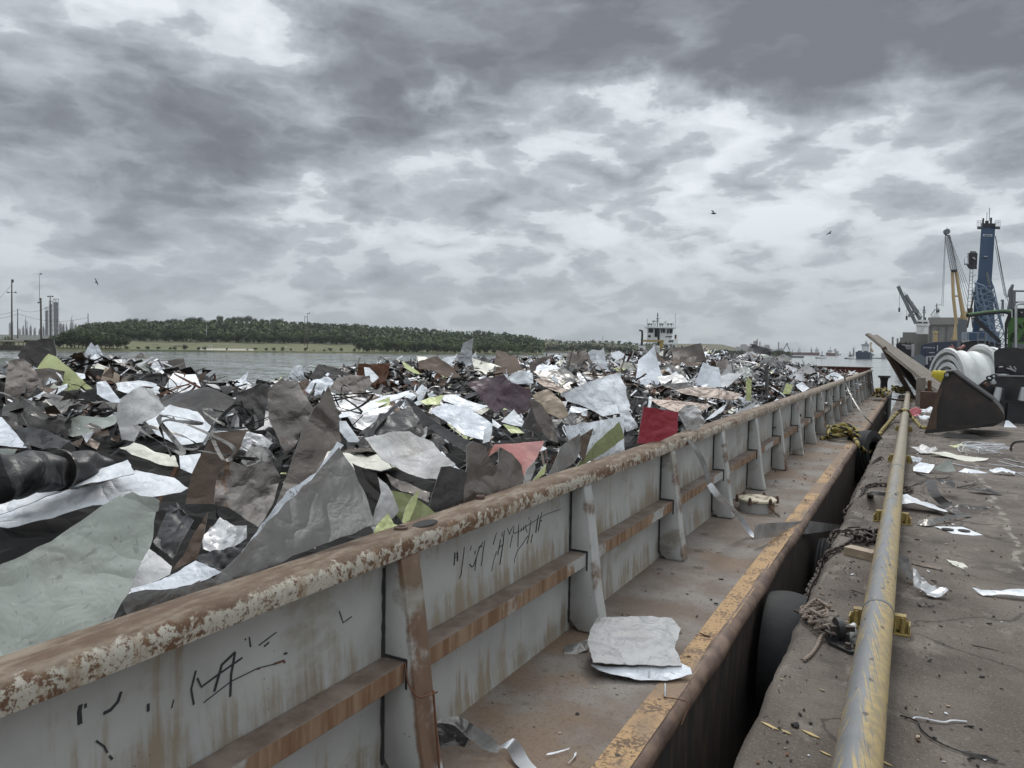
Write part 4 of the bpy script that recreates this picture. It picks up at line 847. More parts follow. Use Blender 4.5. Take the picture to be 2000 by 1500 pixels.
# ---- the sheets one can tell apart
Z='z';X='x';D='d'
HERO=[
('dark_steel',(72,760,Z,1.15),72,-50,[(33,692),(50,666),(85,661),(107,663),(112,690),(113,715),(98,762),(50,735)],'dark steel sheet rising highest above the water at the left end of the pile',.3,.1),
('sage_panel',(10,760,Z,1.15),70,-45,[(-30,700),(10,698),(36,700),(22,722),(14,765),(-30,790)],'pale sheet at the left picture edge behind the dark folded ones',.2,0),
('taupe_metal',(30,795,Z,1.1),66,-30,[(17,702),(46,697),(62,712),(80,745),(62,772),(46,782),(25,795),(12,793),(8,768),(12,730)],'dark taupe crumpled sheet at far left, below the highest dark sheet',.5,.1),
('lime_sheet',(155,802,Z,1.0),62,-55,[(73,722),(96,692),(110,697),(142,724),(162,742),(183,762),(178,780),(168,797),(155,803),(136,787),(118,757),(104,728)],'large yellow-green scratched sheet with a small hole on the left of the pile',.12,.12),
('taupe_metal',(92,798,Z,1.02),70,-40,[(39,714),(62,723),(95,719),(128,727),(118,757),(105,782),(92,799),(76,766)],'grey-brown kite-shaped folded sheet in front of the yellow-green one',.45,0),
('white_scratched',(172,762,Z,1.1),74,-35,[(156,728),(167,686),(178,668),(184,676),(191,673),(203,697),(200,702),(185,724),(178,762),(168,745)],'tall white scratched sheet standing upright left of the tan sheet',.18,0),
('dark_steel',(192,752,Z,1.12),70,-20,[(181,727),(200,699),(212,706),(214,730),(202,748),(188,753)],'dark folded sheet between the tall white sheet and the tan sheet',.3,0),
('tan_sheet',(240,775,Z,1.12),58,-60,[(205,717),(241,735),(257,752),(258,766),(240,773),(216,760),(196,746)],'tan rectangular sheet leaning near the crest, left part of the pile',.06,0),
('taupe_metal',(300,745,Z,1.2),66,-70,[(254,702),(274,688),(302,706),(332,705),(360,700),(365,728),(345,738),(322,746),(300,722),(268,720)],'grey two-peaked sheet standing on the crest against the water',.28,.05),
('white_scratched',(235,800,Z,1.05),45,-50,[(190,750),(207,745),(222,765),(252,797),(238,795),(212,782),(200,778),(190,771)],'white crinkled sheet below the tan one',.4,.1),
('mottled_metal',(255,865,Z,.98),60,-60,[(238,776),(276,755),(300,764),(321,796),(300,816),(280,826),(262,862),(236,857),(225,812),(228,790)],'mottled light grey sheet standing in the left middle of the pile',.25,.05),
('white_sheet',(360,785,Z,1.15),24,-70,[(355,783),(420,774),(466,779),(456,810),(410,826),(370,800)],'white sheet lying behind the largest white one, left of centre',.2,0),
('white_sheet',(350,850,Z,1.0),30,-65,[(282,823),(334,797),(386,806),(412,830),(396,862),(350,864),(305,848)],'bright white sheet with cut notches lying left of the dark ribbons',.10,0),
('sage_panel',(170,850,Z,.95),40,-70,[(118,828),(158,815),(205,816),(238,811),(226,832),(182,846),(140,852),(124,847)],'long pale green curved trough of sheet below the yellow-green one',.15,.6),
('cream_sheet',(300,905,Z,.92),42,-65,[(232,873),(262,866),(300,878),(336,880),(346,906),(312,908),(280,898),(262,896)],'cream folded panel above the long white sheets',.55,0),
('white_sheet',(300,910,Z,.9),35,-60,[(350,890),(392,885),(390,912),(375,925),(352,915)],'small white sheet beside the curled dark ribbon',.1,0),
('white_scratched',(20,872,Z,.95),40,-50,[(-20,808),(4,815),(28,842),(54,876),(20,872),(-20,868)],'white sheet with curved edge at the left picture edge',.1,.2),
('black_sheet',(70,878,Z,.93),38,-60,[(20,852),(60,833),(108,845),(141,866),(120,882),(60,877),(22,868)],'shiny black crumpled sheet above the rolled black bundle',.6,.2),
('sage_panel',(10,945,Z,.8),60,-50,[(-30,875),(35,878),(16,902),(19,922),(-2,948),(-30,950)],'pale torn panel at the left picture edge beside the rolled bundle',.2,0),
('white_sheet',(150,970,Z,.80),26,-60,[(-20,988),(100,942),(190,912),(250,900),(258,915),(266,940),(180,946),(90,966),(-20,1008)],'upper of the two long white sheets at lower left',.14,.15),
('white_sheet',(150,990,Z,.72),24,-62,[(-20,1015),(80,972),(200,946),(266,918),(340,931),(369,958),(355,969),(270,975),(180,986),(100,1010),(14,1028),(-20,1024)],'lower of the two long white sheets at lower left',.12,.15),
('sage_panel',(110,1262,X,-1.93),62,-25,[(-40,1122),(50,1082),(100,1057),(180,1001),(233,968),(262,975),(306,998),(300,1050),(275,1100),(250,1160),(206,1232),(100,1268),(-40,1318)],'very large pale sage sheet in the left foreground leaning over the coaming',.07,.25),
('sage_panel',(270,1005,D,2.35),74,-40,[(228,986),(244,966),(258,960),(274,968),(294,970),(312,978),(309,998),(296,1006),(262,1002),(238,996)],'curled light grey-green flap at the top of the very large sage sheet',.15,.35),
('grey_steel',(430,1150,X,-1.93),66,-12,[(232,1170),(252,1160),(340,1150),(420,1128),(470,1080),(520,1020),(582,965),(640,902),(668,870),(692,912),(712,962),(726,1027),(640,1060),(500,1117),(350,1172),(250,1207),(240,1196)],'largest dark grey sheet sweeping up from the coaming to a point, left foreground',.08,.30),
('white_scratched',(560,1040,D,2.9),66,-20,[(470,1085),(520,1015),(560,960),(615,925),(655,865),(668,872),(640,905),(582,968),(520,1024),(480,1072)],'narrow blue-white edge of sheet behind the largest dark grey sheet',.15,.1),
('taupe_metal',(560,980,Z,.85),76,-40,[(538,985),(560,928),(590,842),(612,800),(632,770),(641,754),(650,775),(664,815),(668,860),(640,882),(622,922),(580,952),(548,985)],'tall brown-grey sheet ending in a twisted spike, centre left',.22,.12),
('rusty_metal',(560,885,Z,1.0),76,-45,[(522,758),(546,742),(582,745),(592,768),(615,802),(592,836),(575,872),(556,885),(540,850),(524,815)],'upright galvanized sheet with an orange rust patch behind the spike',.30,.05),
('dark_steel',(490,845,Z,1.02),70,-50,[(462,768),(500,752),(527,746),(531,770),(520,800),(516,832),(490,846),(470,822),(455,792)],'dark shiny folded sheet left of the rust-patched one',.5,0),
('brown_sheet',(400,985,Z,.75),66,-50,[(362,985),(373,930),(395,884),(418,846),(450,842),(482,838),(470,872),(445,912),(432,950),(420,986)],'dark brown tall curved sheet left of the rust-streaked one',.1,.3),
('rusty_metal',(480,1010,Z,.72),64,-50,[(418,986),(425,932),(450,902),(482,915),(530,900),(547,930),(532,985),(506,1032),(470,1006),(445,990)],'dark sheet with an orange rust streak in the left foreground hollow',.3,.1),
('bare_metal',(520,885,Z,.98),48,-50,[(455,872),(485,842),(512,845),(534,868),(520,882),(506,896),(480,880)],'small silver crinkled sheet above the rust-streaked one',.6,0),
('bare_metal',(440,1078,Z,.70),36,-50,[(395,1052),(430,1010),(482,1030),(482,1060),(440,1082),(398,1076)],'crumpled silver foil sheet below the rust-streaked one',.6,.1),
('brown_sheet',(365,1105,Z,.72),70,-40,[(358,1085),(380,1040),(406,1000),(398,1046),(385,1092),(332,1117)],'narrow brown bent strip of sheet beside the silver foil',.2,.2),
('black_sheet',(330,1090,Z,.68),50,-45,[(300,1062),(328,976),(355,990),(377,1012),(360,1062),(340,1102)],'black crumpled sheet right of the curled flap',.6,0),
('mottled_metal',(290,1140,Z,.74),40,-40,[(256,1125),(288,1068),(336,1106),(332,1122),(256,1157)],'mottled sheet wedged low behind the very large sage sheet',.1,0),
('white_scratched',(330,1150,X,-2.0),40,-30,[(248,1152),(330,1124),(382,1096),(432,1122),(400,1137),(250,1163)],'light grey sheet lying low along the coaming behind the dark grey one',.1,.1),
('dark_steel',(718,1030,X,-1.98),76,-20,[(688,905),(735,925),(743,962),(724,1027),(708,962)],'dark triangular sheet right behind the largest dark grey sheet',.1,0),
('mottled_metal',(745,1028,X,-1.98),66,-20,[(738,930),(758,950),(782,995),(770,1010),(738,1030),(723,1027)],'mottled grey sheet between the dark triangle and the green leaves',.2,0),
('olive_sheet',(800,1028,X,-1.96),62,-20,[(752,956),(800,966),(838,990),(852,1004),(846,1012),(812,1028),(788,1020),(760,986)],'dull olive green sheet lying on the coaming behind the yellow-green blades',.15,.1),
('lime_sheet',(745,1040,X,-1.90),50,-20,[(728,1040),(738,1022),(757,1004),(770,1022),(782,1030),(760,1034),(734,1048)],'small yellow-green curl resting on the coaming cap, left one',.4,.2),
('lime_sheet',(790,1020,X,-1.92),72,-20,[(784,1020),(794,988),(817,955),(813,986),(800,1016),(788,1024)],'yellow-green blade standing up at the coaming beside the olive sheet',.15,.1),
('mottled_metal',(820,940,Z,.98),34,-70,[(715,869),(760,851),(800,842),(842,856),(872,892),(891,917),(856,946),(790,920),(745,897)],'large mottled grey domed sheet in the middle foreground',.12,.3),
('white_sheet',(890,940,Z,.9),32,-60,[(862,880),(882,905),(915,930),(914,946),(882,928),(858,905)],'white sliver of sheet showing right of the mottled dome',.05,0),
('dark_steel',(870,1000,X,-1.98),78,-30,[(838,988),(862,912),(880,910),(913,923),(906,956),(905,980),(872,1000),(840,1000)],'square dark grey sheet standing at the coaming in the middle',.08,0),
('taupe_metal',(960,975,X,-1.93),80,-10,[(903,985),(912,940),(914,870),(925,861),(950,872),(955,892),(966,910),(973,906),(976,873),(1000,886),(1018,908),(1023,935),(1014,950),(960,976)],'tall grey sheet with a deep notch in its top, standing on the coaming',.10,.12),
('faded_red',(1000,910,Z,1.0),46,-60,[(953,892),(966,868),(1000,866),(1063,862),(1050,892),(1032,915),(1020,935),(1000,890),(975,876)],'faded pink-red sheet behind the notched grey sheet',.08,.05),
('white_scratched',(890,840,Z,1.12),36,-60,[(838,800),(870,788),(905,795),(950,818),(963,830),(950,868),(905,850),(872,822)],'broad pale sheet sloping down to a toothed white edge, centre',.1,.12),
('white_sheet',(952,860,Z,1.08),60,-50,[(946,838),(962,828),(961,845),(956,862),(943,866)],'small white comb-toothed edging at the end of the pale sloping sheet',.1,0),
('black_sheet',(880,870,Z,1.06),55,-40,[(789,778),(806,786),(850,822),(890,848),(918,862),(914,890),(872,858),(822,822)],'long black curved spear of sheet across the centre',.1,.2),
('maroon_sheet',(980,800,Z,1.15),48,-65,[(912,757),(945,740),(985,737),(1000,750),(1036,764),(1041,792),(1022,802),(985,790),(968,802),(944,786)],'large dark maroon crumpled sheet in the middle of the pile',.45,.05),
('white_sheet',(900,785,Z,1.18),28,-60,[(852,776),(890,769),(936,790),(962,796),(930,812),(888,792)],'white sheet lying left of the maroon one',.25,0),
('cream_sheet',(950,805,Z,1.12),32,-50,[(926,803),(972,788),(940,810)],'cream pointed sheet tip below the maroon sheet',.05,0),
('brown_sheet',(860,738,Z,1.25),52,-60,[(816,707),(848,696),(852,695),(880,715),(906,742),(882,740),(842,724),(818,721)],'dark brown ridge-shaped sheet on the crest against the water, centre',.2,0),
('lime_sheet',(800,728,Z,1.25),45,-60,[(785,706),(800,713),(824,732),(808,729),(790,718)],'thin yellow-green sliver left of the dark brown ridge sheet',.1,0),
('lime_sheet',(865,738,Z,1.22),40,-60,[(846,720),(860,722),(884,737),(868,738)],'yellow-green strip in front of the dark brown ridge sheet',.1,0),
('lime_sheet',(750,792,Z,1.15),32,-60,[(732,785),(762,776),(761,790),(740,797)],'small yellow-green scrap left of centre below the crest',.1,0),
('lime_sheet',(845,790,Z,1.16),32,-60,[(819,786),(840,775),(868,772),(856,790),(832,792)],'yellow-green sheet scrap above the pale sloping sheet',.1,.1),
('white_sheet',(1170,815,Z,1.12),66,-50,[(1101,771),(1130,757),(1150,747),(1190,730),(1215,724),(1222,748),(1233,790),(1222,812),(1200,810),(1176,816),(1150,800),(1128,790),(1108,783)],'big crinkled white sheet rising to a point right of the maroon sheet',.45,.05),
('white_sheet',(1225,842,Z,1.05),72,-35,[(1208,792),(1228,800),(1246,836),(1224,843),(1212,815)],'white folded strip hanging below the big crinkled white sheet',.5,0),
('white_sheet',(1130,812,Z,1.08),40,-50,[(1110,806),(1116,792),(1150,800),(1134,806)],'little white flap at the lower left of the big crinkled sheet',.1,0),
('tan_sheet',(1080,815,Z,1.08),44,-60,[(1040,768),(1068,762),(1095,780),(1113,802),(1096,816),(1070,806),(1050,790)],'light brown crumpled sheet between the maroon and big white sheets',.5,0),
('taupe_metal',(1080,868,Z,1.0),74,-30,[(1036,778),(1058,788),(1084,830),(1090,866),(1068,858),(1046,818)],'tall narrow taupe sheet below the light brown crumpled one',.12,.05),
('dark_steel',(1040,845,Z,1.0),70,-40,[(1018,836),(1040,790),(1056,836),(1066,852),(1042,842)],'dark pointed sheet left of the tall taupe one',.1,0),
('white_sheet',(1005,835,Z,1.04),46,-50,[(979,823),(1004,799),(1033,835),(1002,831)],'white triangle of sheet with yellow-green underneath, centre',.1,.1),
('lime_sheet',(1005,845,Z,1.0),36,-50,[(982,829),(1010,833),(1024,846),(998,846)],'yellow-green sheet under the white triangle',.1,.1),
('bare_metal',(1005,805,Z,1.1),72,-50,[(988,806),(1003,767),(1013,776),(1019,801)],'light grey upright triangle in front of the maroon sheet',.1,0),
('white_scratched',(1165,898,X,-2.0),72,-20,[(1103,832),(1150,826),(1200,816),(1221,812),(1223,882),(1162,900),(1140,892),(1110,857)],'light grey upright sheet behind the olive triangle at the coaming',.12,.05),
('brown_sheet',(1140,900,X,-1.96),80,-20,[(1133,852),(1159,836),(1140,902),(1129,882)],'dark brown wedge between the steel leaf and the olive triangle',.05,0),
('olive_sheet',(1160,900,X,-1.94),78,-12,[(1124,912),(1168,862),(1208,824),(1213,840),(1217,856),(1180,886),(1142,906)],'olive green triangle leaning on the coaming near the red panel',.05,.05),
('grey_steel',(1090,925,X,-1.95),70,-15,[(1068,935),(1080,912),(1096,872),(1132,846),(1136,880),(1120,905),(1086,928)],'dark steel leaf-shaped sheet at the coaming left of the olive triangle',.12,.2),
('lime_sheet',(1050,938,X,-1.94),76,-15,[(1040,940),(1058,915),(1068,905),(1064,925),(1046,938)],'small olive-yellow pointed sheet at the coaming by the steel leaf',.1,0),
('mottled_metal',(1032,945,X,-1.95),78,-15,[(1020,950),(1028,918),(1044,900),(1046,915),(1036,940)],'slim grey blade at the coaming right of the notched sheet',.1,.1),
('red_panel',(1280,862,Z,1.0),80,-45,[(1256,794),(1325,805),(1322,846),(1290,862),(1262,866),(1244,866),(1250,830)],'bright red panel standing near the coaming',.05,.03),
('cream_sheet',(1262,838,Z,1.04),60,-50,[(1244,842),(1262,828),(1276,815),(1277,822),(1262,838),(1248,844)],'cream strip lying across the bright red panel',.15,.1),
('mottled_metal',(1350,840,Z,1.0),66,-45,[(1327,802),(1340,791),(1358,793),(1376,826),(1360,842),(1344,836)],'crinkled grey bag-like sheet right of the bright red panel',.7,0),
('brown_sheet',(1320,800,Z,1.05),22,-60,[(1268,779),(1330,782),(1392,790),(1366,808),(1320,804),(1285,790)],'large flat brown sheet behind the bright red panel',.1,.05),
('brown_sheet',(1390,778,Z,1.05),22,-60,[(1318,762),(1350,756),(1390,757),(1450,771),(1438,779),(1382,776),(1332,770)],'brown sheet pile with ragged right edge below the black sheet',.1,0),
('black_sheet',(1330,763,Z,1.1),38,-60,[(1289,750),(1345,747),(1367,766),(1322,763)],'flat black sheet in the middle distance below the mottled bright one',.05,0),
('mottled_metal',(1320,748,Z,1.15),26,-60,[(1282,736),(1330,732),(1345,747),(1292,749)],'bright mottled sheet above the flat black one',.2,0),
('brown_sheet',(1315,722,Z,1.25),44,-65,[(1266,722),(1300,706),(1320,698),(1330,705),(1372,707),(1362,714),(1330,716),(1300,715),(1276,722)],'wide brown sheet like a low roof on the distant crest',.12,.05),
('white_sheet',(1352,704,Z,1.4),30,-70,[(1330,700),(1338,689),(1382,688),(1376,703),(1332,705)],'bright white sheet on the distant crest behind the brown roof-like one',.1,.2),
('mottled_metal',(1260,712,Z,1.35),78,-60,[(1251,712),(1254,690),(1262,682),(1270,690),(1270,706),(1264,713)],'crumpled white column of sheet in front of the towboat',.7,0),
('cream_sheet',(1292,706,Z,1.35),56,-60,[(1272,704),(1294,684),(1312,699),(1292,706)],'cream-white mound of sheet in front of the towboat deckhouse',.3,.2),
('mottled_metal',(1420,752,Z,1.0),74,-50,[(1393,752),(1412,728),(1427,708),(1431,728),(1430,752),(1410,754)],'grey pyramid-shaped sheet standing in the distance with a dark edge',.1,0),
('lime_sheet',(1463,783,Z,.98),86,-45,[(1457,783),(1457,744),(1462,736),(1468,744),(1467,783)],'upright yellow-green plank with a rounded top',.0,0),
('bare_metal',(1440,815,X,-1.98),60,-15,[(1414,822),(1445,801),(1476,783),(1473,795),(1450,809)],'pointed grey leaf of sheet at the coaming, far right of the pile',.1,.1),
('white_sheet',(1400,815,Z,1.0),50,-50,[(1376,822),(1395,805),(1421,786),(1414,800),(1395,815)],'narrow white sheet left of the pointed grey leaf',.2,.1),
('lime_sheet',(1537,768,Z,1.0),70,-45,[(1528,770),(1536,748),(1549,753),(1543,769)],'olive-yellow square sheet near the coaming in the distance',.1,0),
('white_sheet',(1570,765,Z,.98),40,-45,[(1554,752),(1566,746),(1582,758),(1566,767)],'white crumpled sheet right of the olive-yellow square',.5,0),
('mottled_metal',(1570,737,Z,.9),60,-60,[(1549,733),(1562,720),(1576,712),(1590,722),(1601,735),(1572,738)],'grey domed sheet in front of the red end wall',.1,.3),
('white_sheet',(1625,740,Z,.92),44,-50,[(1606,740),(1628,727),(1640,729),(1656,741),(1632,743)],'white sheet at the far end by the coaming corner',.2,.1),
('black_sheet',(1490,727,Z,1.0),60,-60,[(1474,713),(1508,710),(1502,726),(1482,727)],'black sheet standing at the left end of the red end wall',.1,0),
('taupe_metal',(1068,742,Z,1.2),76,-45,[(1035,708),(1060,697),(1086,692),(1068,704),(1048,716),(1042,742),(1036,736)],'grey fin-shaped sheet pointing right above the crest',.1,.1),
('lime_sheet',(1165,712,Z,1.3),50,-60,[(1147,711),(1165,700),(1180,695),(1176,705),(1156,716)],'yellow-green sheet on the distant crest left of the towboat',.1,0),
('dark_steel',(640,738,Z,1.2),60,-50,[(604,736),(622,711),(660,720),(684,733),(655,733),(640,728),(620,743)],'dark sheet with a sharp corner on the crest left of centre',.15,0),
('taupe_metal',(690,775,Z,1.15),56,-50,[(640,765),(658,738),(690,733),(722,732),(726,750),(702,776),(664,782)],'grey crumpled sheet just below the crest left of centre',.5,0),
('white_sheet',(705,735,Z,1.25),50,-50,[(711,716),(722,718),(740,738),(728,748),(714,742)],'small pale curled sheet on the crest left of centre',.2,.4),
('white_sheet',(720,805,Z,1.1),20,-50,[(650,820),(690,795),(760,770),(800,762),(798,770),(760,785),(700,812)],'long narrow white sheet running diagonally left of centre',.1,0),
('white_sheet',(680,862,Z,1.0),62,-40,[(660,822),(676,822),(706,865),(680,863),(662,840)],'white pointed sheet behind the spike-topped sheet',.1,0),
('taupe_metal',(752,990,X,-2.2),50,-40,[(754,925),(790,938),(838,965),(836,985),(800,965),(766,945)],'grey-brown torn sheet below the mottled dome',.4,.2),
('white_sheet',(1015,752,Z,1.2),52,-50,[(985,738),(1005,729),(1040,728),(1042,748),(1010,748),(988,748)],'white crinkled sheet above the maroon one',.4,0),
('brown_sheet',(995,738,Z,1.22),54,-60,[(965,735),(968,718),(990,716),(1012,724),(1000,735)],'brown bent sheet near the crest above the maroon one',.2,.2),
('brown_sheet',(1130,800,Z,1.12),30,-50,[(1043,742),(1062,737),(1110,762),(1096,768),(1062,755)],'long light brown slab left of the big crinkled white sheet',.08,0),
('dark_steel',(60,850,Z,.95),44,-60,[(12,800),(40,782),(90,790),(135,812),(128,846),(60,850),(8,838)],'dark crumpled sheet above the shiny black crumpled one at left',.6,.1),
('black_sheet',(440,1118,Z,.66),40,-45,[(385,1085),(430,1078),(484,1058),(482,1092),(440,1118),(388,1104)],'black crumpled sheet under the crumpled silver foil sheet',.6,0),
('white_sheet',(245,742,Z,1.18),46,-60,[(216,712),(232,706),(260,728),(256,744),(236,738)],'small white folded sheet on the crest left of the two-peaked grey sheet',.5,0),
('rust_scrap',(310,758,Z,1.12),50,-60,[(282,738),(300,722),(318,735),(322,756),(296,760)],'left of three torn rust-brown pieces on the crest below the two-peaked sheet',.6,.1),
('rust_scrap',(345,760,Z,1.12),60,-40,[(322,745),(338,728),(352,740),(358,760),(330,764)],'middle of three torn rust-brown pieces on the crest below the two-peaked sheet',.6,.1),
('rust_scrap',(375,765,Z,1.1),46,-70,[(352,755),(365,738),(385,748),(392,766),(362,768)],'right of three torn rust-brown pieces on the crest below the two-peaked sheet',.6,.1),
('black_sheet',(405,768,Z,1.1),50,-60,[(358,738),(380,730),(405,734),(430,756),(446,772),(405,770),(375,762)],'black arched sheet on the crest sloping down to the low saddle',.3,.2),
('bare_metal',(210,790,Z,1.02),60,-30,[(186,760),(200,748),(214,760),(222,788),(204,800),(190,785)],'silvery crumpled sheet between the yellow-green and mottled sheets',.6,0),
('white_scratched',(620,760,Z,1.12),48,-50,[(596,760),(612,738),(640,735),(655,748),(640,772),(612,775)],'pale crinkled sheet right of the rust-patched upright sheet',.6,0),
('grey_steel',(500,905,Z,.93),58,-60,[(470,900),(490,862),(520,872),(540,900),(520,925),(490,922)],'dull grey folded sheet in the hollow left of the spike',.7,0),
('mottled_metal',(640,830,Z,1.02),40,-50,[(600,832),(625,812),(660,815),(655,838),(620,850)],'mottled sheet lying right behind the spike-topped sheet',.5,0),
('black_sheet',(760,850,Z,1.02),30,-50,[(700,845),(735,820),(790,800),(825,815),(810,835),(760,850)],'flat black sheets stacked above the mottled dome',.3,0),
]
for h in HERO:
    mat,anc,tilt,az,poly,lab,amp,curl=h
    big=max(p[0] for p in poly)-min(p[0] for p in poly)>150
    sheet(mat,anc,tilt,az,poly,lab,amp=amp*.95+.03,curl=curl,dens=1.9 if big else 1.3)
# dark rolled bundle, lower left
a=pt(-30,940,4.0); b=pt(205,905,4.9); d=(b-a); rb=thing('rolled_bundle','thick shiny black roll of sheet tied with a band at the left edge','rolled sheet',a.lerp(b,.5))
mb=MB(); P=[];rs=[]
for i in range(43):
    t_=i/42; P.append(a+d*t_+Vector((0,0,noise.noise(Vector((t_*4,2,0)))*.03))); rs.append((.135-.05*t_)*(1+noise.noise(Vector((t_*7,0,3)))*.25)*(.55 if i in(0,42) else 1))
mb.tube(P,rs,40); 
mb.v=[tuple(Vector(v)+Vector((1,1,1))*noise.noise(Vector(v)*7)*.035) for v in mb.v]; mb.build('roll','black_sheet',rb,smooth=70)
mb=MB(); mb.tube([a+d*.56,a+d*.585],[.128,.128],22); mb.build('band','dark_steel',rb,smooth=60)
# bars, ribbons and rods one can pick out
def pbar(x0,y0,z0,x1,y1,z1,w,mat,label,name='metal_bar'):
    p=onz(x0,y0,z0); q_=pt(x1,y1,(p-CAM).dot(_f)*z1); mb=MB(); k=6
    mb.tube([p.lerp(q_,i/k)+Vector((0,0,math.sin(i/k*3.1)*.01)) for i in range(k+1)],w,4); tag(mb.build(name,mat,loc=p),label,'metal bar')
pbar(697,872,.98,782,785,1.18,.022,'black_sheet','long black bar rising from lower left to upper right in the centre')
pbar(1108,732,1.3,1116,690,1.02,.012,'dark_steel','thin dark rod standing on the crest left of the towboat')
pbar(1498,770,1.05,1497,718,1.01,.03,'dark_steel','thin dark post standing right of the yellow-green plank')
pbar(1428,750,1.0,1427,706,1.01,.04,'grey_steel','dark edge bar beside the grey pyramid-shaped sheet')
pbar(276,856,.95,281,797,1.06,.03,'black_sheet','short black channel standing among the left sheets')
pbar(305,838,1.0,338,862,.96,.018,'dark_steel','short dark bar lying on the notched white sheet')
pbar(425,752,1.15,412,735,1.02,.006,'dark_steel','thin curved wire rising over the low saddle of the pile')
pbar(1020,705,1.3,1008,692,1.01,.012,'dark_steel','bent twig-like rod on the crest at centre')
rr=random.Random(11)
for k,(px,py,lab) in enumerate([(470,835,'tangled dark metal ribbons above the dark brown curved sheet'),(390,880,'curled dark ribbon hanging beside the cream folded panel'),(340,770,'knot of rusty ribbons on the crest left of the saddle'),(640,800,'bunch of dark ribbons left of the long white diagonal sheet'),(905,765,'tangle of dark wire left of the maroon sheet'),(1190,745,'tangle of dark strips behind the big crinkled white sheet'),(1440,730,'heap of curled silver strips on the distant crest')]):
    c=onz(px,py,1.08 if py>800 else 1.2); P=[c]
    for j in range(16): P.append(c+Vector((rr.uniform(-.30,.30),rr.uniform(-.3,.3),rr.uniform(-.05,.22)))*(1 if py>760 else 1.6))
    P=catmull(P,7); wd_=[Vector((math.sin(i*.35+k),math.cos(i*.31),.6*math.sin(i*.2))) for i in range(len(P))]
    ribbon(P,.028,wd_,['black_sheet','grey_steel','rust_scrap','dark_steel','dark_steel','brown_sheet','bare_metal'][k],lab,'metal ribbon',name='metal_ribbon')
# ---- filler sheets: copies of a few crumpled patterns, one object each
protos={}
KM={'white_sheet':'white','white_scratched':'scratched white','bare_metal':'bare silvery','mottled_metal':'mottled grey','taupe_metal':'taupe','grey_steel':'dull grey','dark_steel':'dark','black_sheet':'black','lime_sheet':'yellow-green','cream_sheet':'cream','brown_sheet':'brown','tan_sheet':'tan','sage_panel':'pale sage','rust_scrap':'rust-red'}
WT=[22,13,12,11,8,8,9,5,5,5,7,2,3,2]
pr=random.Random(5)
def proto(mat,k):
    if (mat,k) in protos: return protos[(mat,k)]
    r_=random.Random(k*7+1); n=r_.choice([4,5,6,7]); asp=r_.uniform(.4,.95)
    P3=[Vector((math.cos(6.283*i/n+r_.uniform(-.3,.3))*r_.uniform(.35,.6),math.sin(6.283*i/n)*r_.uniform(.35,.6)*asp,0)) for i in range(n)]
    me,c=crumple_mesh('scrap_sheet',P3,Vector((0,0,1)),r_.uniform(.25,.75),r_.uniform(-.1,.45),.006,[mat,BACK.get(mat,mat)],k+500,.8)
    protos[(mat,k)]=me; return me
mats_=list(KM)
cnt=0
while cnt<235:
    y=pr.uniform(1.2,37.2); x=pr.uniform(-10.4,-2.25)
    # keep to what the lens sees, spread evenly in the picture rather than on the heap
    v=Vector((x,y,hz(x,y)))-CAM; dpt=v.dot(_f); px=1000+F*v.dot(_r)/dpt; py=750-F*v.dot(_u)/dpt
    if dpt<5.5 or px<-40: continue
    if pr.random()> (2.3 if dpt<15 else 1.2)*(dpt/26)**.25*(.35+.65*min(1,12/dpt)): continue
    if x>-2.8 and y<12: continue
    mat=pr.choices(mats_,WT)[0]; me=proto(mat,pr.randrange(9))
    s=pr.choice([.6,.8,1.0,1.35])*pr.uniform(.85,1.1)*(1+min(1.0,dpt*.014)); 
    if dpt<12: s*=.74
    til=pr.choice([pr.uniform(5,35),pr.uniform(5,35),pr.uniform(35,70)])
    if dpt<12: til=min(til,38)
    if x>-3.2 or y>34: s*=.6
    if x<-7.6: s*=.68
    o=bpy.data.objects.new('scrap_sheet',me); COL.objects.link(o)
    nz=Vector((math.sin(R(til))*math.cos(R(pr.uniform(-110,10))),math.sin(R(til))*math.sin(R(pr.uniform(-110,10))),math.cos(R(til)))).normalized()
    o.rotation_euler=(nz.to_track_quat('Z','Y')@Matrix.Rotation(pr.uniform(0,6.28),3,'Z').to_quaternion()).to_euler(); o.scale=(s,s,s)
    o.location=(x,y,hz(x,y)+.02+.10*math.sin(R(til))*s)
    zone='left of the low saddle' if (px<520) else 'left of the maroon sheet' if px<1050 and dpt<18 else 'behind the maroon sheet' if px<1150 else 'around the big crinkled white sheet' if px<1260 else 'on the hump below the towboat' if px<1420 else 'before the red end wall'
    zk=('flat lying' if til<35 else 'upstanding'); szk='small' if s<.85 else 'broad'
    tag(o,f'{szk} {zk} {KM[mat]} sheet {zone}','scrap sheet',f'{szk} {zk} {KM[mat]} sheets {zone}'); cnt+=1
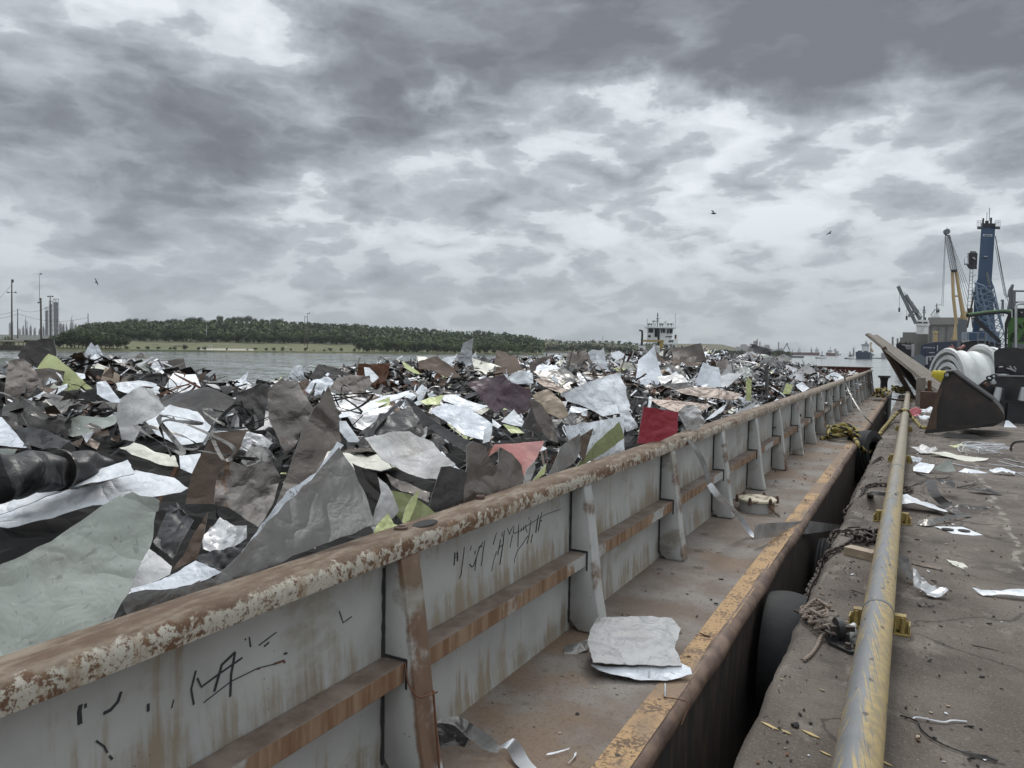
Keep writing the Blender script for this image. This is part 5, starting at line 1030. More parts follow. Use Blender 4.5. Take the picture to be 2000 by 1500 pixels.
# ============================================================ FAR BANKS
def hor(px): return 691.6-(1791-px)*math.tan(R(1.0))
def pos(px,d,z=0.):
    p=CAM+(HF+HR*((px-1000)/F))*d; return Vector((p.x,p.y,z))
def zat(px,py,d): return H+(hor(px)-py)/F*d
def lerp_t(t,x):
    if x<=t[0][0]: return t[0][1]
    for (a,b),(c,d) in zip(t,t[1:]):
        if x<=c: return b+(d-b)*(x-a)/(c-a)
    return t[-1][1]
SH=[(-200,440),(150,465),(400,508),(700,587),(800,612),(1062,720)]
SKY=[(-200,650),(100,648),(170,634),(240,628),(330,628),(460,624),(600,630),(700,634),(780,638),(860,645),(960,649),(1030,654),(1075,668)]
def bankz(px,t):
    d0=lerp_t(SH,px); zr=zat(px,lerp_t(SKY,px),d0+450)-5.
    if t<2: return WZ-1+t*.9
    if t<12: return -4.3+(t-2)*.05
    if t<100: return -4.2+(t-12)/88*5.6
    if t<450: u=(t-100)/350; return 1.4+(zr-1.4)*(u*u*(3-2*u)*.55+u*.45)
    return zr-(t-450)*.02
def land(name,pxs,sh,zf,ts,mat):
    mb=MB(); n=len(ts)
    for px in pxs:
        for t in ts: mb.v.append(tuple(pos(px,lerp_t(sh,px)+t,zf(px,t))))
    for i in range(len(pxs)-1):
        for j in range(n-1): mb.f.append((i*n+j,(i+1)*n+j,(i+1)*n+j+1,i*n+j+1)); mb.mi.append(0)
    o=mb.build(name,mat,loc=pos(pxs[len(pxs)//2],lerp_t(sh,pxs[len(pxs)//2])),smooth=True); return tag(o,kind='structure')
TS=[0,1,2,6,12,40,70,100,150,200,250,300,350,400,450,520,700]
land('left_bank',[-220+20*i for i in range(65)],SH,bankz,TS,'bank_ground')
SHB=[(1040,1120),(1075,1087),(1225,1043),(1400,1111),(1530,929),(1545,925)]
SKB=[(1040,660),(1080,662),(1100,667),(1150,666),(1200,667),(1240,671),(1300,671),(1340,671.5),(1380,671.5),(1410,673),(1430,678),(1450,684),(1545,692)]
def bankzB(px,t):
    zr=zat(px,lerp_t(SKB,px),lerp_t(SHB,px)+400)-(3 if px<1260 else 0)
    if t<3: return WZ-1+t*.6
    if t<60: return -4+t*.01
    u=min(1,(t-60)/340); return -3.4+(max(-3.4,zr)+3.4)*u*u*(3-2*u)
land('hill',[1040+10*i for i in range(51)],SHB,bankzB,[0,1,3,20,60,110,170,230,300,350,400,600],'hill_grass')
# sandy landing on the near side of the field
mb=MB(); ts_=[]
for i in range(12):
    px=388+10*i; d=lerp_t(SH,px); mb.v+=[tuple(pos(px,d+3,-4.15)),tuple(pos(px,d+(26 if 1<i<10 else 14),bankz(px,26)+.25))]
for i in range(11): mb.f.append((2*i,2*i+2,2*i+3,2*i+1)); mb.mi.append(0)
tag(mb.build('sand_landing','sand',loc=mb.v[0]),kind='structure')
mb=MB(); 
for px,w,dt in ((640,8,60),(560,10,9),(340,30,55)):
    a=pos(px,lerp_t(SH,px)+dt,bankz(px,dt)+.15); mb.box((a.x-w/3,a.y-4,a.z-.3),(a.x+w/3,a.y+4,a.z+.12))
tag(mb.build('sand_patch','sand',loc=a),kind='structure')
# ---- trees
def tree_proto(k,h,mat,spread=1.0,bushy=.25,n=900):
    r_=random.Random(k); t=bpy.data.objects.new('tree',None); COL.objects.link(t); ORG[t.name]=Vector((0,0,0)); mb=MB()
    lob=[]
    for i in range(r_.randint(9,13)):
        a=r_.uniform(0,6.28); z_=h*r_.uniform(bushy+.12,.80); rr_=r_.uniform(.05,.30)*h*spread*(1-.8*max(0,z_/h-.55)); lob.append((Vector((math.cos(a)*rr_,math.sin(a)*rr_,z_)),h*r_.uniform(.17,.27)))
    for c,rad in lob:
        for j in range(n//len(lob)):
            d=Vector((r_.gauss(0,1),r_.gauss(0,1),r_.gauss(0,.9))).normalized(); p=c+d*rad*r_.uniform(.75,1.06); s=h*r_.uniform(.020,.040)
            n_=(d+Vector((r_.uniform(-.5,.5),r_.uniform(-.5,.5),r_.uniform(-.3,.5)))).normalized(); u=n_.cross(Vector((r_.uniform(-1,1),r_.uniform(-1,1),.3))).normalized(); w=n_.cross(u)
            mb.add([p-u*s-w*s*.5,p+u*s*.3-w*s,p+u*s+w*s*.4,p-u*s*.2+w*s],[(0,1,2,3)])
    mb.build('crown',mat,t)
    mb=MB(); mb.tube([(0,0,-1),(0,0,h*.3),(h*.03,0,h*.7)],[h*.03,h*.022,h*.008],6)
    for c,rad in lob[:4]: mb.tube([(0,0,h*.25),tuple(c*.6+Vector((0,0,h*.1))),tuple(c)],[h*.014,h*.01,h*.004],4)
    mb.build('trunk','bark',t); return t
PT=[tree_proto(31+i,1.0,m_,sp,bs) for i,(m_,sp,bs) in enumerate([('leaves',1.2,.18),('leaves',1.45,.14),('leaves_dark',1.1,.3),('leaves_dark',1.35,.15),('leaves_light',1.3,.12),('leaves',1.05,.35),('leaves_light',1.5,.1)])]
used=set(); tr=random.Random(77)
def put_tree(px,d,z,h,kinds,label,group):
    k=tr.choice(kinds)
    if k in used: o=copy_tree(PT[k])
    else: o=PT[k]; used.add(k)
    o.location=pos(px,d,z); o.rotation_euler=(0,0,tr.uniform(0,6.28)); s=h*tr.uniform(.72,1.25); o.scale=(s*tr.uniform(.95,1.25),s*tr.uniform(.95,1.25),s); tag(o,label,'tree',group)
G1=('dense green tree in the belt behind the grassy field','trees behind the grassy field')
G2=('bushy tree crowding the waterline right of the grassy field','trees at the waterline right of the field')
G3=('tree on the skyline of the wooded ridge','trees along the ridge')
G4=('tree on the wooded slope of the left bank','trees on the slope')
G5=('bushy dark tree at the waterline near the light poles','trees near the light poles')
px=108.
while px<248: d=lerp_t(SH,px); put_tree(px,d+tr.uniform(5,22),-4,11+tr.uniform(-2,3)-(3 if px<125 else 0)-(4 if px>225 else 0),[0,1,3,2],*G5); px+=7.5
px=236.
while px<722: d=lerp_t(SH,px); put_tree(px,d+tr.uniform(92,108),.9,9.0,[0,1,2,3,5],*G1); px+=tr.uniform(9,13)
px=700.
while px<1062: d=lerp_t(SH,px); put_tree(px,d+tr.uniform(4,12),-4.2,9.5 if px<1040 else 7,[1,4,6,0,1],*G2); px+=tr.uniform(9,12)
px=150.
while px<1050:
    d=lerp_t(SH,px)
    for t in (170,290):
        pp=px+tr.uniform(-6,6); tt=t+tr.uniform(-30,30)
        if tr.random()<.86: put_tree(pp,d+tt,bankz(pp,tt)-.5,8.5,[0,1,2,3,4],*G4)
    px+=tr.uniform(13,17)
px=160.
while px<1065:
    d=lerp_t(SH,px); h_=9 if px<560 else 6.5
    if px>850 and tr.random()<.35: px+=22; continue
    put_tree(px,d+tr.uniform(430,455),bankz(px,445)-1,h_*(tr.choice([.8,1,1.2])),[2,5,0,2],*G3); px+=tr.uniform(11,16) if px<620 else tr.uniform(13,24)
for pxa,h_ in ((985,10),(932,9),(943,9),(830,9)): put_tree(pxa,lerp_t(SH,pxa)+440,bankz(pxa,440)-1,h_,[5,2],*G3)
for px,py,h_ in ((12,655,7),(60,668,6.5),(68,670,5.5),(20,662,5),(82,666,5)): put_tree(px,445+tr.uniform(0,20),-4,h_,[4,6],'light green shrub by the old dock at the left','shrubs by the old dock')
for i in range(24): 
    px=250+i*19+tr.uniform(-6,6)
    if 395<px<480 and i%2: continue
    put_tree(px,lerp_t(SH,px)+tr.uniform(4,9),-4.3,2.6+tr.uniform(-.6,1.4),[3,1,4],'low scrub bush on the waterline before the grassy field','scrub bushes on the waterline')
px=1072.
while px<1235: put_tree(px,lerp_t(SHB,px)+tr.uniform(8,30),-4,11+tr.uniform(-2,3),[0,1,3,2],'tree on the far bank between the point and the towboat','trees left of the towboat'); px+=tr.uniform(9,12)
px=1080.
while px<1245: put_tree(px,lerp_t(SHB,px)+330,bankzB(px,330)-1,7,[0,2,3],'tree on the far low ridge left of the towboat','trees on the far ridge'); px+=tr.uniform(11,15)
px=1318.
while px<1545: put_tree(px,lerp_t(SHB,px)+tr.uniform(10,40),-4,(6.5 if px<1455 else 8.5)+tr.uniform(-1,1),[2,3,3],'tree on the flat shore below the smooth hill','trees below the smooth hill'); px+=tr.uniform(7,9)
for i,o in enumerate(PT):
    if i not in used:
        for ch in list(o.children): bpy.data.objects.remove(ch)
        bpy.data.objects.remove(o)
# undergrowth mass: one object of leaf clumps that closes the wood
mb=MB(); q=random.Random(5)
for k in range(24000):
    if q.random()<.78:
        px=q.uniform(150,1062); t=q.uniform(105,440) if px<715 else q.uniform(6,430); d=lerp_t(SH,px)+t; z0=bankz(px,t); hh=q.uniform(0,5.5)*(1 if noise.noise(Vector((px*.03,t*.02,0)))>-.28 or t<250 else .45)
    else: px=q.uniform(1060,1545); t=q.uniform(5,60) if px>1310 else q.uniform(5,330); d=lerp_t(SHB,px)+t; z0=bankzB(px,t); hh=q.uniform(0,5.)
    p=pos(px,d,z0+hh); s=q.uniform(.7,1.7); u=Vector((q.gauss(0,1),q.gauss(0,1),q.gauss(0,.6))).normalized(); w=u.cross(Vector((q.gauss(0,1),q.gauss(0,1),q.gauss(0,1)))).normalized()
    mb.add([p-u*s-w*s*.6,p+u*s*.4-w*s,p+u*s+w*s*.5,p-u*s*.2+w*s],[(0,1,2,3)],q.choice([0,0,1,2]))
tag(mb.build('undergrowth',['leaves','leaves_dark','leaves_light'],loc=pos(700,700)),'dense undergrowth closing the wood on the far banks','undergrowth',kind='stuff')
# ============================================================ LEFT: poles, dock, refinery
def pole(px,y0,y1,d,w,label,arms=(),name='light_pole',top=None,mat='wood_pole',lean=0):
    b=pt(px,y1,d); t=thing(name,label,'pole',b); mb=MB(); tp=pt(px+lean,y0,d); mb.tube([b-Vector((0,0,2)),b.lerp(tp,.5),tp],[w,w*.85,w*.6],8); mb.build('post',mat,t,smooth=True)
    for (ax0,ax1,ay) in arms:
        mb=MB(); mb.bar(pt(ax0,ay,d),pt(ax1,ay,d),w*.5); mb.build('arm',mat,t)
        for e in (ax0,ax1):
            if abs(e-px)>2: mb=MB(); c=pt(e,ay,d); mb.lathe(c,(0,0,1),[(-.35,.55),(.1,.5),(.5,.2),(.5,0)],10); mb.build('floodlight','black_steel',t)
    return t
pole(23,546,662,450,.50,'tall wooden pole with two side lamps at the far left of the bank',[(15.5,30.5,571)])
mb=MB(); mb.lathe(pt(24.5,548,450),(0,0,1),[(-1.2,.5),(0,.7),(.7,.5),(.7,0)],10); tag(mb.build('transformer','black_steel',loc=pt(24.5,548,450)),'dark can on top of the tall leftmost wooden pole','transformer')
t=pole(77,534,582,450,.16,'slender mast with a lamp cluster rising from a dark pole',[(75.5,80,535)],top=1,mat='crane_grey'); 
mb=MB(); mb.tube([pt(80.5,662,450),pt(79.5,582,450)],[.6,.45],8); mb.build('lower_post','wood_pole',t); mb=MB(); mb.bar(pt(74,591,450),pt(80,591,450),.8); mb.build('arm','wood_pole',t)
pole(98,577,660,455,.42,'wooden pole with a pair of lamps in front of the refinery tower',[(94,102.5,579)])
pole(34.5,603,655,470,.34,'short plain utility pole between the two tallest poles at left')
pole(172,612,640,520,.34,'thin utility pole at the left end of the wood')
pole(600.5,611,676,610,.30,'light pole with forked lamps on the grassy field, taller of two',[(599,604,612)])
pole(595,618,671,640,.28,'light pole with forked lamps on the grassy field, shorter of two',[(593,597.5,619)])
pole(403,634,664,620,.25,'thin pale pole at the edge of the field',mat='galv_bright'); pole(707,632,662,680,.22,'thin dark pole before the woods right of the field')
pole(1177.5,655,668,1400,.5,'faint far mast above the low ridge',mat='crane_grey')
for (x0,y0_,x1,y1_,sag,lab) in ((-60,640,23,556,1,'overhead wire running from the leftmost pole out of the picture'),(-40,606,35,605,3,'upper overhead wire before the short utility pole'),(35,613,172,620,4,'overhead wire from the short utility pole to the wood'),(-40,620,35,613,2,'lower overhead wire left of the short utility pole'),(34,604,98,597,3,'overhead wire to the pole before the refinery tower')):
    a=pt(x0,y0_,455);b=pt(x1,y1_,470); P=[a.lerp(b,i/8)-Vector((0,0,sag*.9*math.sin(math.pi*i/8))) for i in range(9)]; mb=MB(); mb.tube(P,.075,4); tag(mb.build('overhead_wire','black_steel',loc=a),lab,'wire')
for px,py,h_,lab in ((413,671,1.6,'small white marker post left of the field poles'),(693,681,2.2,'small white marker box at the right end of the field'),(822,668,2,'small white navigation marker on the wooded slope'),(558,680,1.5,'low white marker near the middle of the field shore'),(408,672,1.4,'small white marker post beside another at the sand landing')):
    a=pos(px,lerp_t(SH,px)+40,bankz(px,40)); mb=MB(); mb.lathe(a,(0,0,1),[(0,.35),(h_*.7,.35),(h_*.72,.6),(h_,.6),(h_,0)],8); tag(mb.build('marker_post','white_paint',loc=a),lab,'marker')
dk=thing('old_dock','weathered wooden dock with a dark skirt at the left edge of the far bank','dock',pt(20,684,432)); mb=MB(); fbox(mb,-60,47,664,666.5,432,14); mb.build('dock_deck','sand',dk)
mb=MB(); fbox(mb,-60,47,674,686,433,12); mb.build('skirt','wood_pole',dk)
for i in range(12): mb=MB(); x=-52+i*8.8; fbox(mb,x,x+1.6,666,688,432.3,.6); mb.build('pile','wood_pole',dk)
for i in range(3): mb=MB(); x=2+i*5.5; fbox(mb,x,x+.7,655,664,434,.4); mb.build('rail_post','white_paint',dk)
mb=MB(); fbox(mb,-60,130,654,664,520,30); tag(mb.build('warehouse_roof','plant_light',loc=pt(30,660,520)),'low pale shed roof behind the dock shrubs at left','shed')
rf=thing('refinery_tower','pale lattice refinery tower standing in twin blocks above the trees at left','tower',pt(102,650,1500))
for (x0,x1,y0_,y1_) in ((88,95,601,655),(96,103,588,655),(104,115,584,655)):
    mb=MB(); n=7
    for i in range(n+1):
        yy=y0_+(y1_-y0_)*i/n; fbox(mb,x0,x1,yy-.5,yy+.5,1500,8)
    for xx in (x0,(x0+x1)/2-.3,x1-.9): fbox(mb,xx,xx+.9,y0_,y1_,1500,8.5)
    for i in range(n):
        ya=y0_+(y1_-y0_)*i/n; yb=y0_+(y1_-y0_)*(i+1)/n; fbar(mb,x0,ya,x1,yb,1499,.7); 
    mb.build('frame','plant_grey',rf)
    mb=MB(); fbox(mb,x0+1.2,x1-1.4,y0_+6,y1_,1503,4); mb.build('column','plant_grey',rf)
q=random.Random(4)
for i,(x0,x1,y0_) in enumerate([(36,41,643),(44,47,638),(49.8,50.8,622),(51,54,641),(58,62,637),(66,70,641),(76,80,643),(84,86,636),(116,121,632),(122,126,634),(129,131,633),(137,143,630),(139.5,140.7,620),(146,150,634),(152,157,637),(18,26,630)]):
    mb=MB(); fbox(mb,x0,x1,y0_,656,1450+i*9,12); [fbox(mb,x0-1+j*1.5,x0-.2+j*1.5,y0_+3+j,656,1449+i*9,3) for j in range(4)]
    for j in range(3): xx=q.uniform(x0,x1); fbox(mb,xx,xx+.6,y0_-q.uniform(1,5),y0_,1452+i*9,2)
    mb2=mb; nm='refinery_unit'; 
    tag(mb2.build(nm,q.choice(['plant_grey','plant_light']),loc=pt(x0,650,1450)),'hazy process unit of the refinery on the left horizon','plant unit','refinery units on the left horizon')
# ============================================================ TOWBOAT behind the pile
TB=140.
tb=thing('towboat','white pushing towboat with yellow frame and black stacks behind the scrap pile','boat',pt(1285,750,TB))
def part(nm,mat,f,parent=tb,**k): mb=MB(); f(mb); return mb.build(nm,mat,parent,**k)
part('hull','hull_black',lambda m:fbox(m,1238,1352,716,760,TB-2,22))
part('main_deck','white_paint',lambda m:fbox(m,1238,1352,707,716,TB-1,20))
dkh=part('deckhouse','white_paint',lambda m:fbox(m,1296,1320,672,716,TB+3,9))
for x0,x1 in ((1299.5,1304),(1314,1318)): part('window','glass_dark',lambda m:fbox(m,x0,x1,674.5,683,TB+2.9,.3),dkh)
part('door','glass_dark',lambda m:fbox(m,1309.5,1311.5,673,698,TB+2.9,.3),dkh)
part('porthole_row','glass_dark',lambda m:fbox(m,1301,1316,687.5,691,TB+2.9,.3),dkh)
part('bridge_deck','white_paint',lambda m:fbox(m,1296,1323,669,672,TB+1.5,12))
part('side_board','white_paint',lambda m:fbox(m,1303,1322,663,669,TB+2,.4)); part('name_board','stone_dark',lambda m:[fbox(m,1306+3.2*i,1308.3+3.2*i,664.5,668,TB+1.9,.2) for i in range(3)])
ph=part('pilothouse','white_paint',lambda m:fpoly(m,[(1263,669),(1264.5,640.5),(1315.5,640.5),(1310,669)],TB+3,6))
part('roof','white_paint',lambda m:fbox(m,1259,1321,638.2,640.4,TB+2,8.5),ph)
for x0,x1,y0_,y1_ in ((1267,1275.5,641.8,649.5),(1279,1288,641.6,658),(1291,1293.5,642,650),(1294.6,1299,642,650),(1303,1306,643,651.5),(1307.5,1313.5,642.5,651),(1266,1271,654.5,658.5)): part('window','glass_dark',lambda m:fbox(m,x0,x1,y0_,y1_,TB+2.85,.3),ph)
part('grille','glass_dark',lambda m:fbox(m,1300,1313,656.6,658.2,TB+2.85,.3),ph)
part('yellow_frame','yellow_paint',lambda m:(fbox(m,1255,1297,664,667.6,TB+.6,.7),fpoly(m,[(1288,667),(1296,667),(1294,680),(1289,690),(1287,690)],TB+.7,.6)))
for xs,ps in (((1247,1260),[(1253.5,674),(1254.5,652),(1253.8,646),(1251.5,645.5),(1248.5,645)]),((1278,1288),[(1286,676),(1286.4,655),(1286.8,645)])):
    part('stack_house','white_paint',lambda m:fbox(m,xs[0],xs[1],675,712,TB-.5,5)); part('stack','black_steel',lambda m:m.tube([pt(x,y,TB+1) for x,y in ps],[.22,.20,.2,.18,.16][:len(ps)],10),smooth=True)
    part('stack_cap','black_steel',lambda m:fbox(m,xs[0]+1.2,xs[1]-1,673.4,675,TB-.3,4))
    c=pt((xs[0]+xs[1])/2-1.3+.5,682.5,TB-.6); part('fender','rubber',lambda m:m.lathe(c,HF,[(0,.16),(-.12,.24),(-.12,.30),(0,.34)],16))
for x0,y0_,x1,y1_ in ((1270,700,1262,670),(1276,700,1268,670),(1268,690,1285,672)): part('stair','crane_grey',lambda m:fbar(m,x0,y0_,x1,y1_,TB+.3,.12))
part('mast','crane_grey',lambda m:(fbar(m,1284,638,1284.5,611,TB+5,.16),fbar(m,1279,637,1284,622,TB+5,.07),fbar(m,1289,637,1285,622,TB+5,.07),fbar(m,1281,622,1288,622,TB+5,.1),fbar(m,1282.5,616,1286.5,616,TB+5,.1)))
for x0,y0_ in ((1264,622),(1319,612),(1315,630)): part('antenna','crane_grey',lambda m:fbar(m,x0,638,x0,y0_,TB+5,.05))
part('radar','crane_grey',lambda m:(fbar(m,1277,637,1277,627.5,TB+5,.1),fbar(m,1274,627.5,1280,627,TB+5,.22)))
part('radar','white_paint',lambda m:(fbar(m,1299.5,637,1299.5,629,TB+5,.2),fbar(m,1296,631,1303,628,TB+5,.15),m.lathe(pt(1299.5,628,TB+5),(0,0,1),[(-.25,.3),(0,.35),(.3,.2),(.3,0)],10)))
for x0 in (1267,1272,1290,1294,1305,1311): part('searchlight','crane_grey',lambda m:(fbar(m,x0,638,x0,633.5,TB+4,.1),m.lathe(pt(x0,633,TB+4),HR,[(-.2,.0),(-.2,.18),(.2,.2),(.2,0)],8)))
part('lamp','rust_scrap',lambda m:m.lathe(pt(1319.5,658,TB+4),(0,0,1),[(-.4,.18),(.4,.22),(.4,0)],8))
part('railing','galv_bright',lambda m:[fbar(m,1325,709,1345,706.5,TB+1,.08)]+[fbar(m,1322+5*i,716,1322+5*i,706,TB+1,.06) for i in range(5)]+[fbar(m,1240,708,1257,703,TB,.08)])
part('railing','galv_bright',lambda m:[fbar(m,1310,664,1323,664,TB+1.6,.06),fbar(m,1323,664,1323,671,TB+1.6,.06)])
# ============================================================ TUGS AND SHIPS in the distance
def tug(px,py,w,d,label):
    t=thing('tugboat',label,'tugboat',pt(px,py,d)); k=w/28.
    f=lambda m_,fn,nm: (lambda mb:(fn(mb),mb.build(nm,m_,t)))(MB())
    f('hull_black',lambda m:fpoly(m,[(px-14*k,py-4.5*k),(px-13*k,py-.5),(px-8*k,py+.7),(px+13*k,py+.7),(px+14*k,py-1.5*k),(px-2*k,py-2.6*k)],d,9),'hull')
    f('white_paint',lambda m:fpoly(m,[(px-9*k,py-3*k),(px-7*k,py-6*k),(px+7*k,py-6*k),(px+9*k,py-2*k)],d+1,6),'deckhouse')
    f('plant_light',lambda m:fbox(m,px-4.5*k,px+2.5*k,py-9*k,py-6*k,d+2,4),'wheelhouse'); f('glass_dark',lambda m:fbox(m,px-4.2*k,px+2.2*k,py-8.6*k,py-7.2*k,d+1.8,4.2),'window_band')
    f('crane_grey',lambda m:(fbar(m,px-1*k,py-9*k,px-1*k,py-17*k,d+3,.5),fbar(m,px-3.2*k,py-13*k,px+1.2*k,py-13*k,d+3,.4)),'mast')
    f('plant_grey',lambda m:fbox(m,px+3.5*k,px+6*k,py-8.5*k,py-5.5*k,d+3,2),'funnel'); return t
tug(1606.5,702.3,28,860,'left one of two white and black tugboats on the distant water'); tug(1661.5,702.6,25,860,'right one of two white and black tugboats, next to the navy cargo ship')
sp=thing('cargo_ship','navy cargo ship seen bow on with white bridge and yellow crane, distant','ship',pt(1686,703,875))
def P2_(nm,mat,f,t): mb=MB(); f(mb); return mb.build(nm,mat,t)
P2_('hull','hull_navy',lambda m:fpoly(m,[(1671,687),(1672,701),(1675,703),(1698,703),(1700,688)],875,60),sp); P2_('hull_side','hull_grey',lambda m:fpoly(m,[(1697,689),(1697,703),(1704,703),(1704,690)],879,60),sp)
P2_('hatch','hull_black',lambda m:(fbox(m,1675,1683,684.8,687.5,880,20),fbox(m,1687,1695,685.5,688,880,20)),sp)
br_=P2_('bridge','white_paint',lambda m:(fbox(m,1683,1698,672,688,930,12),fbox(m,1681,1699,672,675,929,14)),sp); P2_('window_band','glass_dark',lambda m:fbox(m,1684,1697,673,674.2,928.5,.5),br_); P2_('mast','crane_grey',lambda m:(fbox(m,1689,1695,669.5,672,931,5),fbar(m,1691.5,671,1691.5,665.5,932,.8)),sp)
P2_('deck_crane','yellow_crane',lambda m:(fbox(m,1699.5,1702,669,690,900,5),fbox(m,1699,1703.5,669,672,900,5),fbar(m,1701,680,1705,688,899,1.6)),sp)
q=random.Random(9)
sp2=thing('bulk_carrier','long hazy reddish ship lying across the distant harbour','ship',pt(1585,696,1700)); P2_('hull','hull_red',lambda m:fpoly(m,[(1544,688),(1545,697),(1600,697),(1601,688.5)],1700,30),sp2)
P2_('deckhouse','plant_light',lambda m:(fbox(m,1592,1599,682,688,1705,12),fbox(m,1594,1596,678,682,1706,4)),sp2)
sp3=thing('tanker','small hazy red ship behind the left tugboat','ship',pt(1622,696,1600)); P2_('hull','hull_red',lambda m:fpoly(m,[(1613,688.5),(1614,697),(1631,697),(1632,690)],1600,25),sp3); P2_('deckhouse','plant_light',lambda m:(fbox(m,1616,1626,684,688.5,1604,10),fbar(m,1621.5,684,1621.5,677,1604,1.),fbox(m,1629,1634,681,687,1604,8),fbox(m,1630,1638,686,696,1606,8)),sp3)
for i in range(34):
    x=q.uniform(1538,1775); w=q.uniform(2,9); h_=q.uniform(1.5,6); mb=MB(); fbox(mb,x,x+w,697-h_,698.5,1900+i*11,14); 
    tag(mb.build('port_building',q.choice(['plant_grey','plant_light','hull_grey']),loc=pt(x,698,1900)),'hazy low building on the far harbour shore','port building','buildings on the far harbour shore')
for i in range(16):
    x=q.uniform(1540,1700); mb=MB(); hh=q.uniform(8,20); d=1950; fbar(mb,x,697,x,697-hh,d,.9)
    if i%3==0: fbar(mb,x-2,697-hh*.8,x+3,697-hh*1.1,d,.7)
    tag(mb.build('port_mast','crane_grey',loc=pt(x,697,d)),'thin hazy mast or light tower above the far harbour shore','mast','masts above the far harbour shore')
mb=MB(); fbox(mb,1530,1790,697,700,1890,40); tag(mb.build('far_shore','bank_ground',loc=pt(1600,699,1890)),kind='structure')
mb=MB(); fbox(mb,1700,1768,699,702.5,1000,10); tag(mb.build('breakwater','concrete_wall_far',loc=pt(1730,701,1000)),'low pale breakwater right of the navy ship','breakwater')
mb=MB(); fbox(mb,1721,1732,689,701,990,10); tag(mb.build('dock_platform','plant_grey',loc=pt(1726,700,990)),'small grey dock structure right of the navy ship','dock')
# plant on the hill's right end
cp=thing('cement_plant','pale industrial plant with a tower right of the smooth hill','plant',pt(1470,685,1150))
for x0,x1,y0_ in ((1436,1446,677),(1446,1460,672.5),(1460,1470,675),(1471,1480,665.5),(1480,1492,676),(1492,1504,673.5)): P2_('block','plant_light',lambda m:fpoly(m,[(x0,690),(x0,y0_+2),(x0+2,y0_),(x1-2,y0_),(x1,y0_+3),(x1,690)],1150,14),cp)
for x0,y0_ in ((1477.5,662),(1483,667),(1519.5,668)): P2_('silo','plant_grey',lambda m:fbox(m,x0,x0+2.2,y0_,686,1148,3),cp)
mb=MB(); fbar(mb,1530,683,1538,670,1140,1.); fbar(mb,1541,683,1537,670,1140,1.); fbar(mb,1533,678,1537,670,1140,.6); tag(mb.build('loading_derrick','crane_grey',loc=pt(1535,683,1140)),'dark A-shaped derrick at the tip of the wooded shore','derrick')
mb=MB(); fbox(mb,1530,1570,695,700,905,6); tag(mb.build('jetty','hull_grey',loc=pt(1550,698,905)),'low dark jetty reaching out from the wooded shore','jetty')
# ============================================================ RIGHT: silos, ships and cranes at the quay
def TH(nm,lab,cat,p): return thing(nm,lab,cat,p)
sl_=TH('grain_elevator','large grey concrete elevator building with dark vertical bays','building',pt(1845,700,520))
P2_('wall','concrete_wall_far',lambda m:fbox(m,1812,1884,622,700,520,40),sl_); P2_('parapet','concrete_wall_far',lambda m:fpoly(m,[(1810,634),(1813,620),(1884,620),(1884,634)],518,44),sl_)
for x0,x1 in ((1817.5,1818.6),(1832,1833),(1848,1850),(1866,1868)): P2_('bay','hull_grey',lambda m:fbox(m,x0,x1,636,700,519.3,1),sl_)
for x0,x1,y0_ in ((1762,1790,649),(1790,1812,652),(1757,1762,659)): mb=MB(); fbox(mb,x0,x1,y0_,702,560,30); tag(mb.build('storage_block','concrete_wall_far',loc=pt(x0,700,560)),{1762:'wide grey storage block left of the grain elevator',1790:'grey block joining the grain elevator on its left',1757:'narrow lower block at the left end of the storage row'}[x0],'building')
for x0 in (1742,1751.5): mb=MB(); mb.tube([pt(x0+1.5,690,540),pt(x0+1.5,658+(x0>1745)*3,540)],.65,10); tag(mb.build('vent_stack','concrete_wall_far',loc=pt(x0,690,540)),('taller' if x0<1745 else 'shorter')+' of two stubby grey stacks above the tilted board','stack')
wb=TH('bulk_ship','white bridge and dark masts of a ship berthed behind the grey storage block','ship',pt(1800,680,480))
P2_('bridge','white_paint',lambda m:(fbox(m,1790,1814,625,652,480,10),fbox(m,1789,1816,632,636,479,12),fpoly(m,[(1800,652),(1812,652),(1812,636),(1806,640)],479,8)),wb)
P2_('window_band','glass_dark',lambda m:(fbox(m,1792,1801,628.5,632.8,479.6,.5),fbox(m,1803,1812,628.8,633,479.6,.5)),wb)
P2_('mast','crane_grey',lambda m:(fbar(m,1804.5,625,1805,598,482,.7),fbar(m,1802,607,1808,607,482,.6),fbar(m,1802,611,1808,611,482,.6)),wb)
P2_('radar','hull_black',lambda m:(fbox(m,1797,1800,618,624,482,1),fbox(m,1806,1809,620,625,482,1)),wb)
for (a,b_,lab,hx) in (((1789,632),(1754,559),'left slender ship crane boom',(1757,609)),((1797,624),(1769,576),'right slender ship crane boom',(1771.5,625))):
    P2_('crane_boom','crane_grey',lambda m:(fbar(m,a[0],a[1],b_[0],b_[1],470,1.6),fbar(m,a[0]+2,a[1],b_[0]+.4,b_[1]+2,471,.8),fbar(m,b_[0]+12,b_[1]+12,1802,620,470,.25),m.obox(pt(a[0]-9,a[1]-16,469),HR*1.5,HF*1,Vector((0,0,1)))),wb)
    P2_('hoist_wire','hull_black',lambda m:(fbar(m,hx[0],b_[1]+8,hx[0]-.6,hx[1]-6,470,.15),fbar(m,hx[0]-.6,hx[1]-8,hx[0]-.7,hx[1],470,.8)),wb)
dark=TH('black_ship','black ship bow with pale deck rails left of the blue ship','ship',pt(1775,735,300))
P2_('hull','hull_black',lambda m:fpoly(m,[(1750,672),(1753,700),(1762,735),(1784,735),(1784,674),(1770,670)],300,60),dark); P2_('deck_gear','hull_black',lambda m:(fbox(m,1752,1784,670,674,299,4),fbox(m,1756,1759,667,670,299,2),fbox(m,1767,1771,667.5,670,299,2),fbox(m,1776,1778,667,670,299,2)),dark)
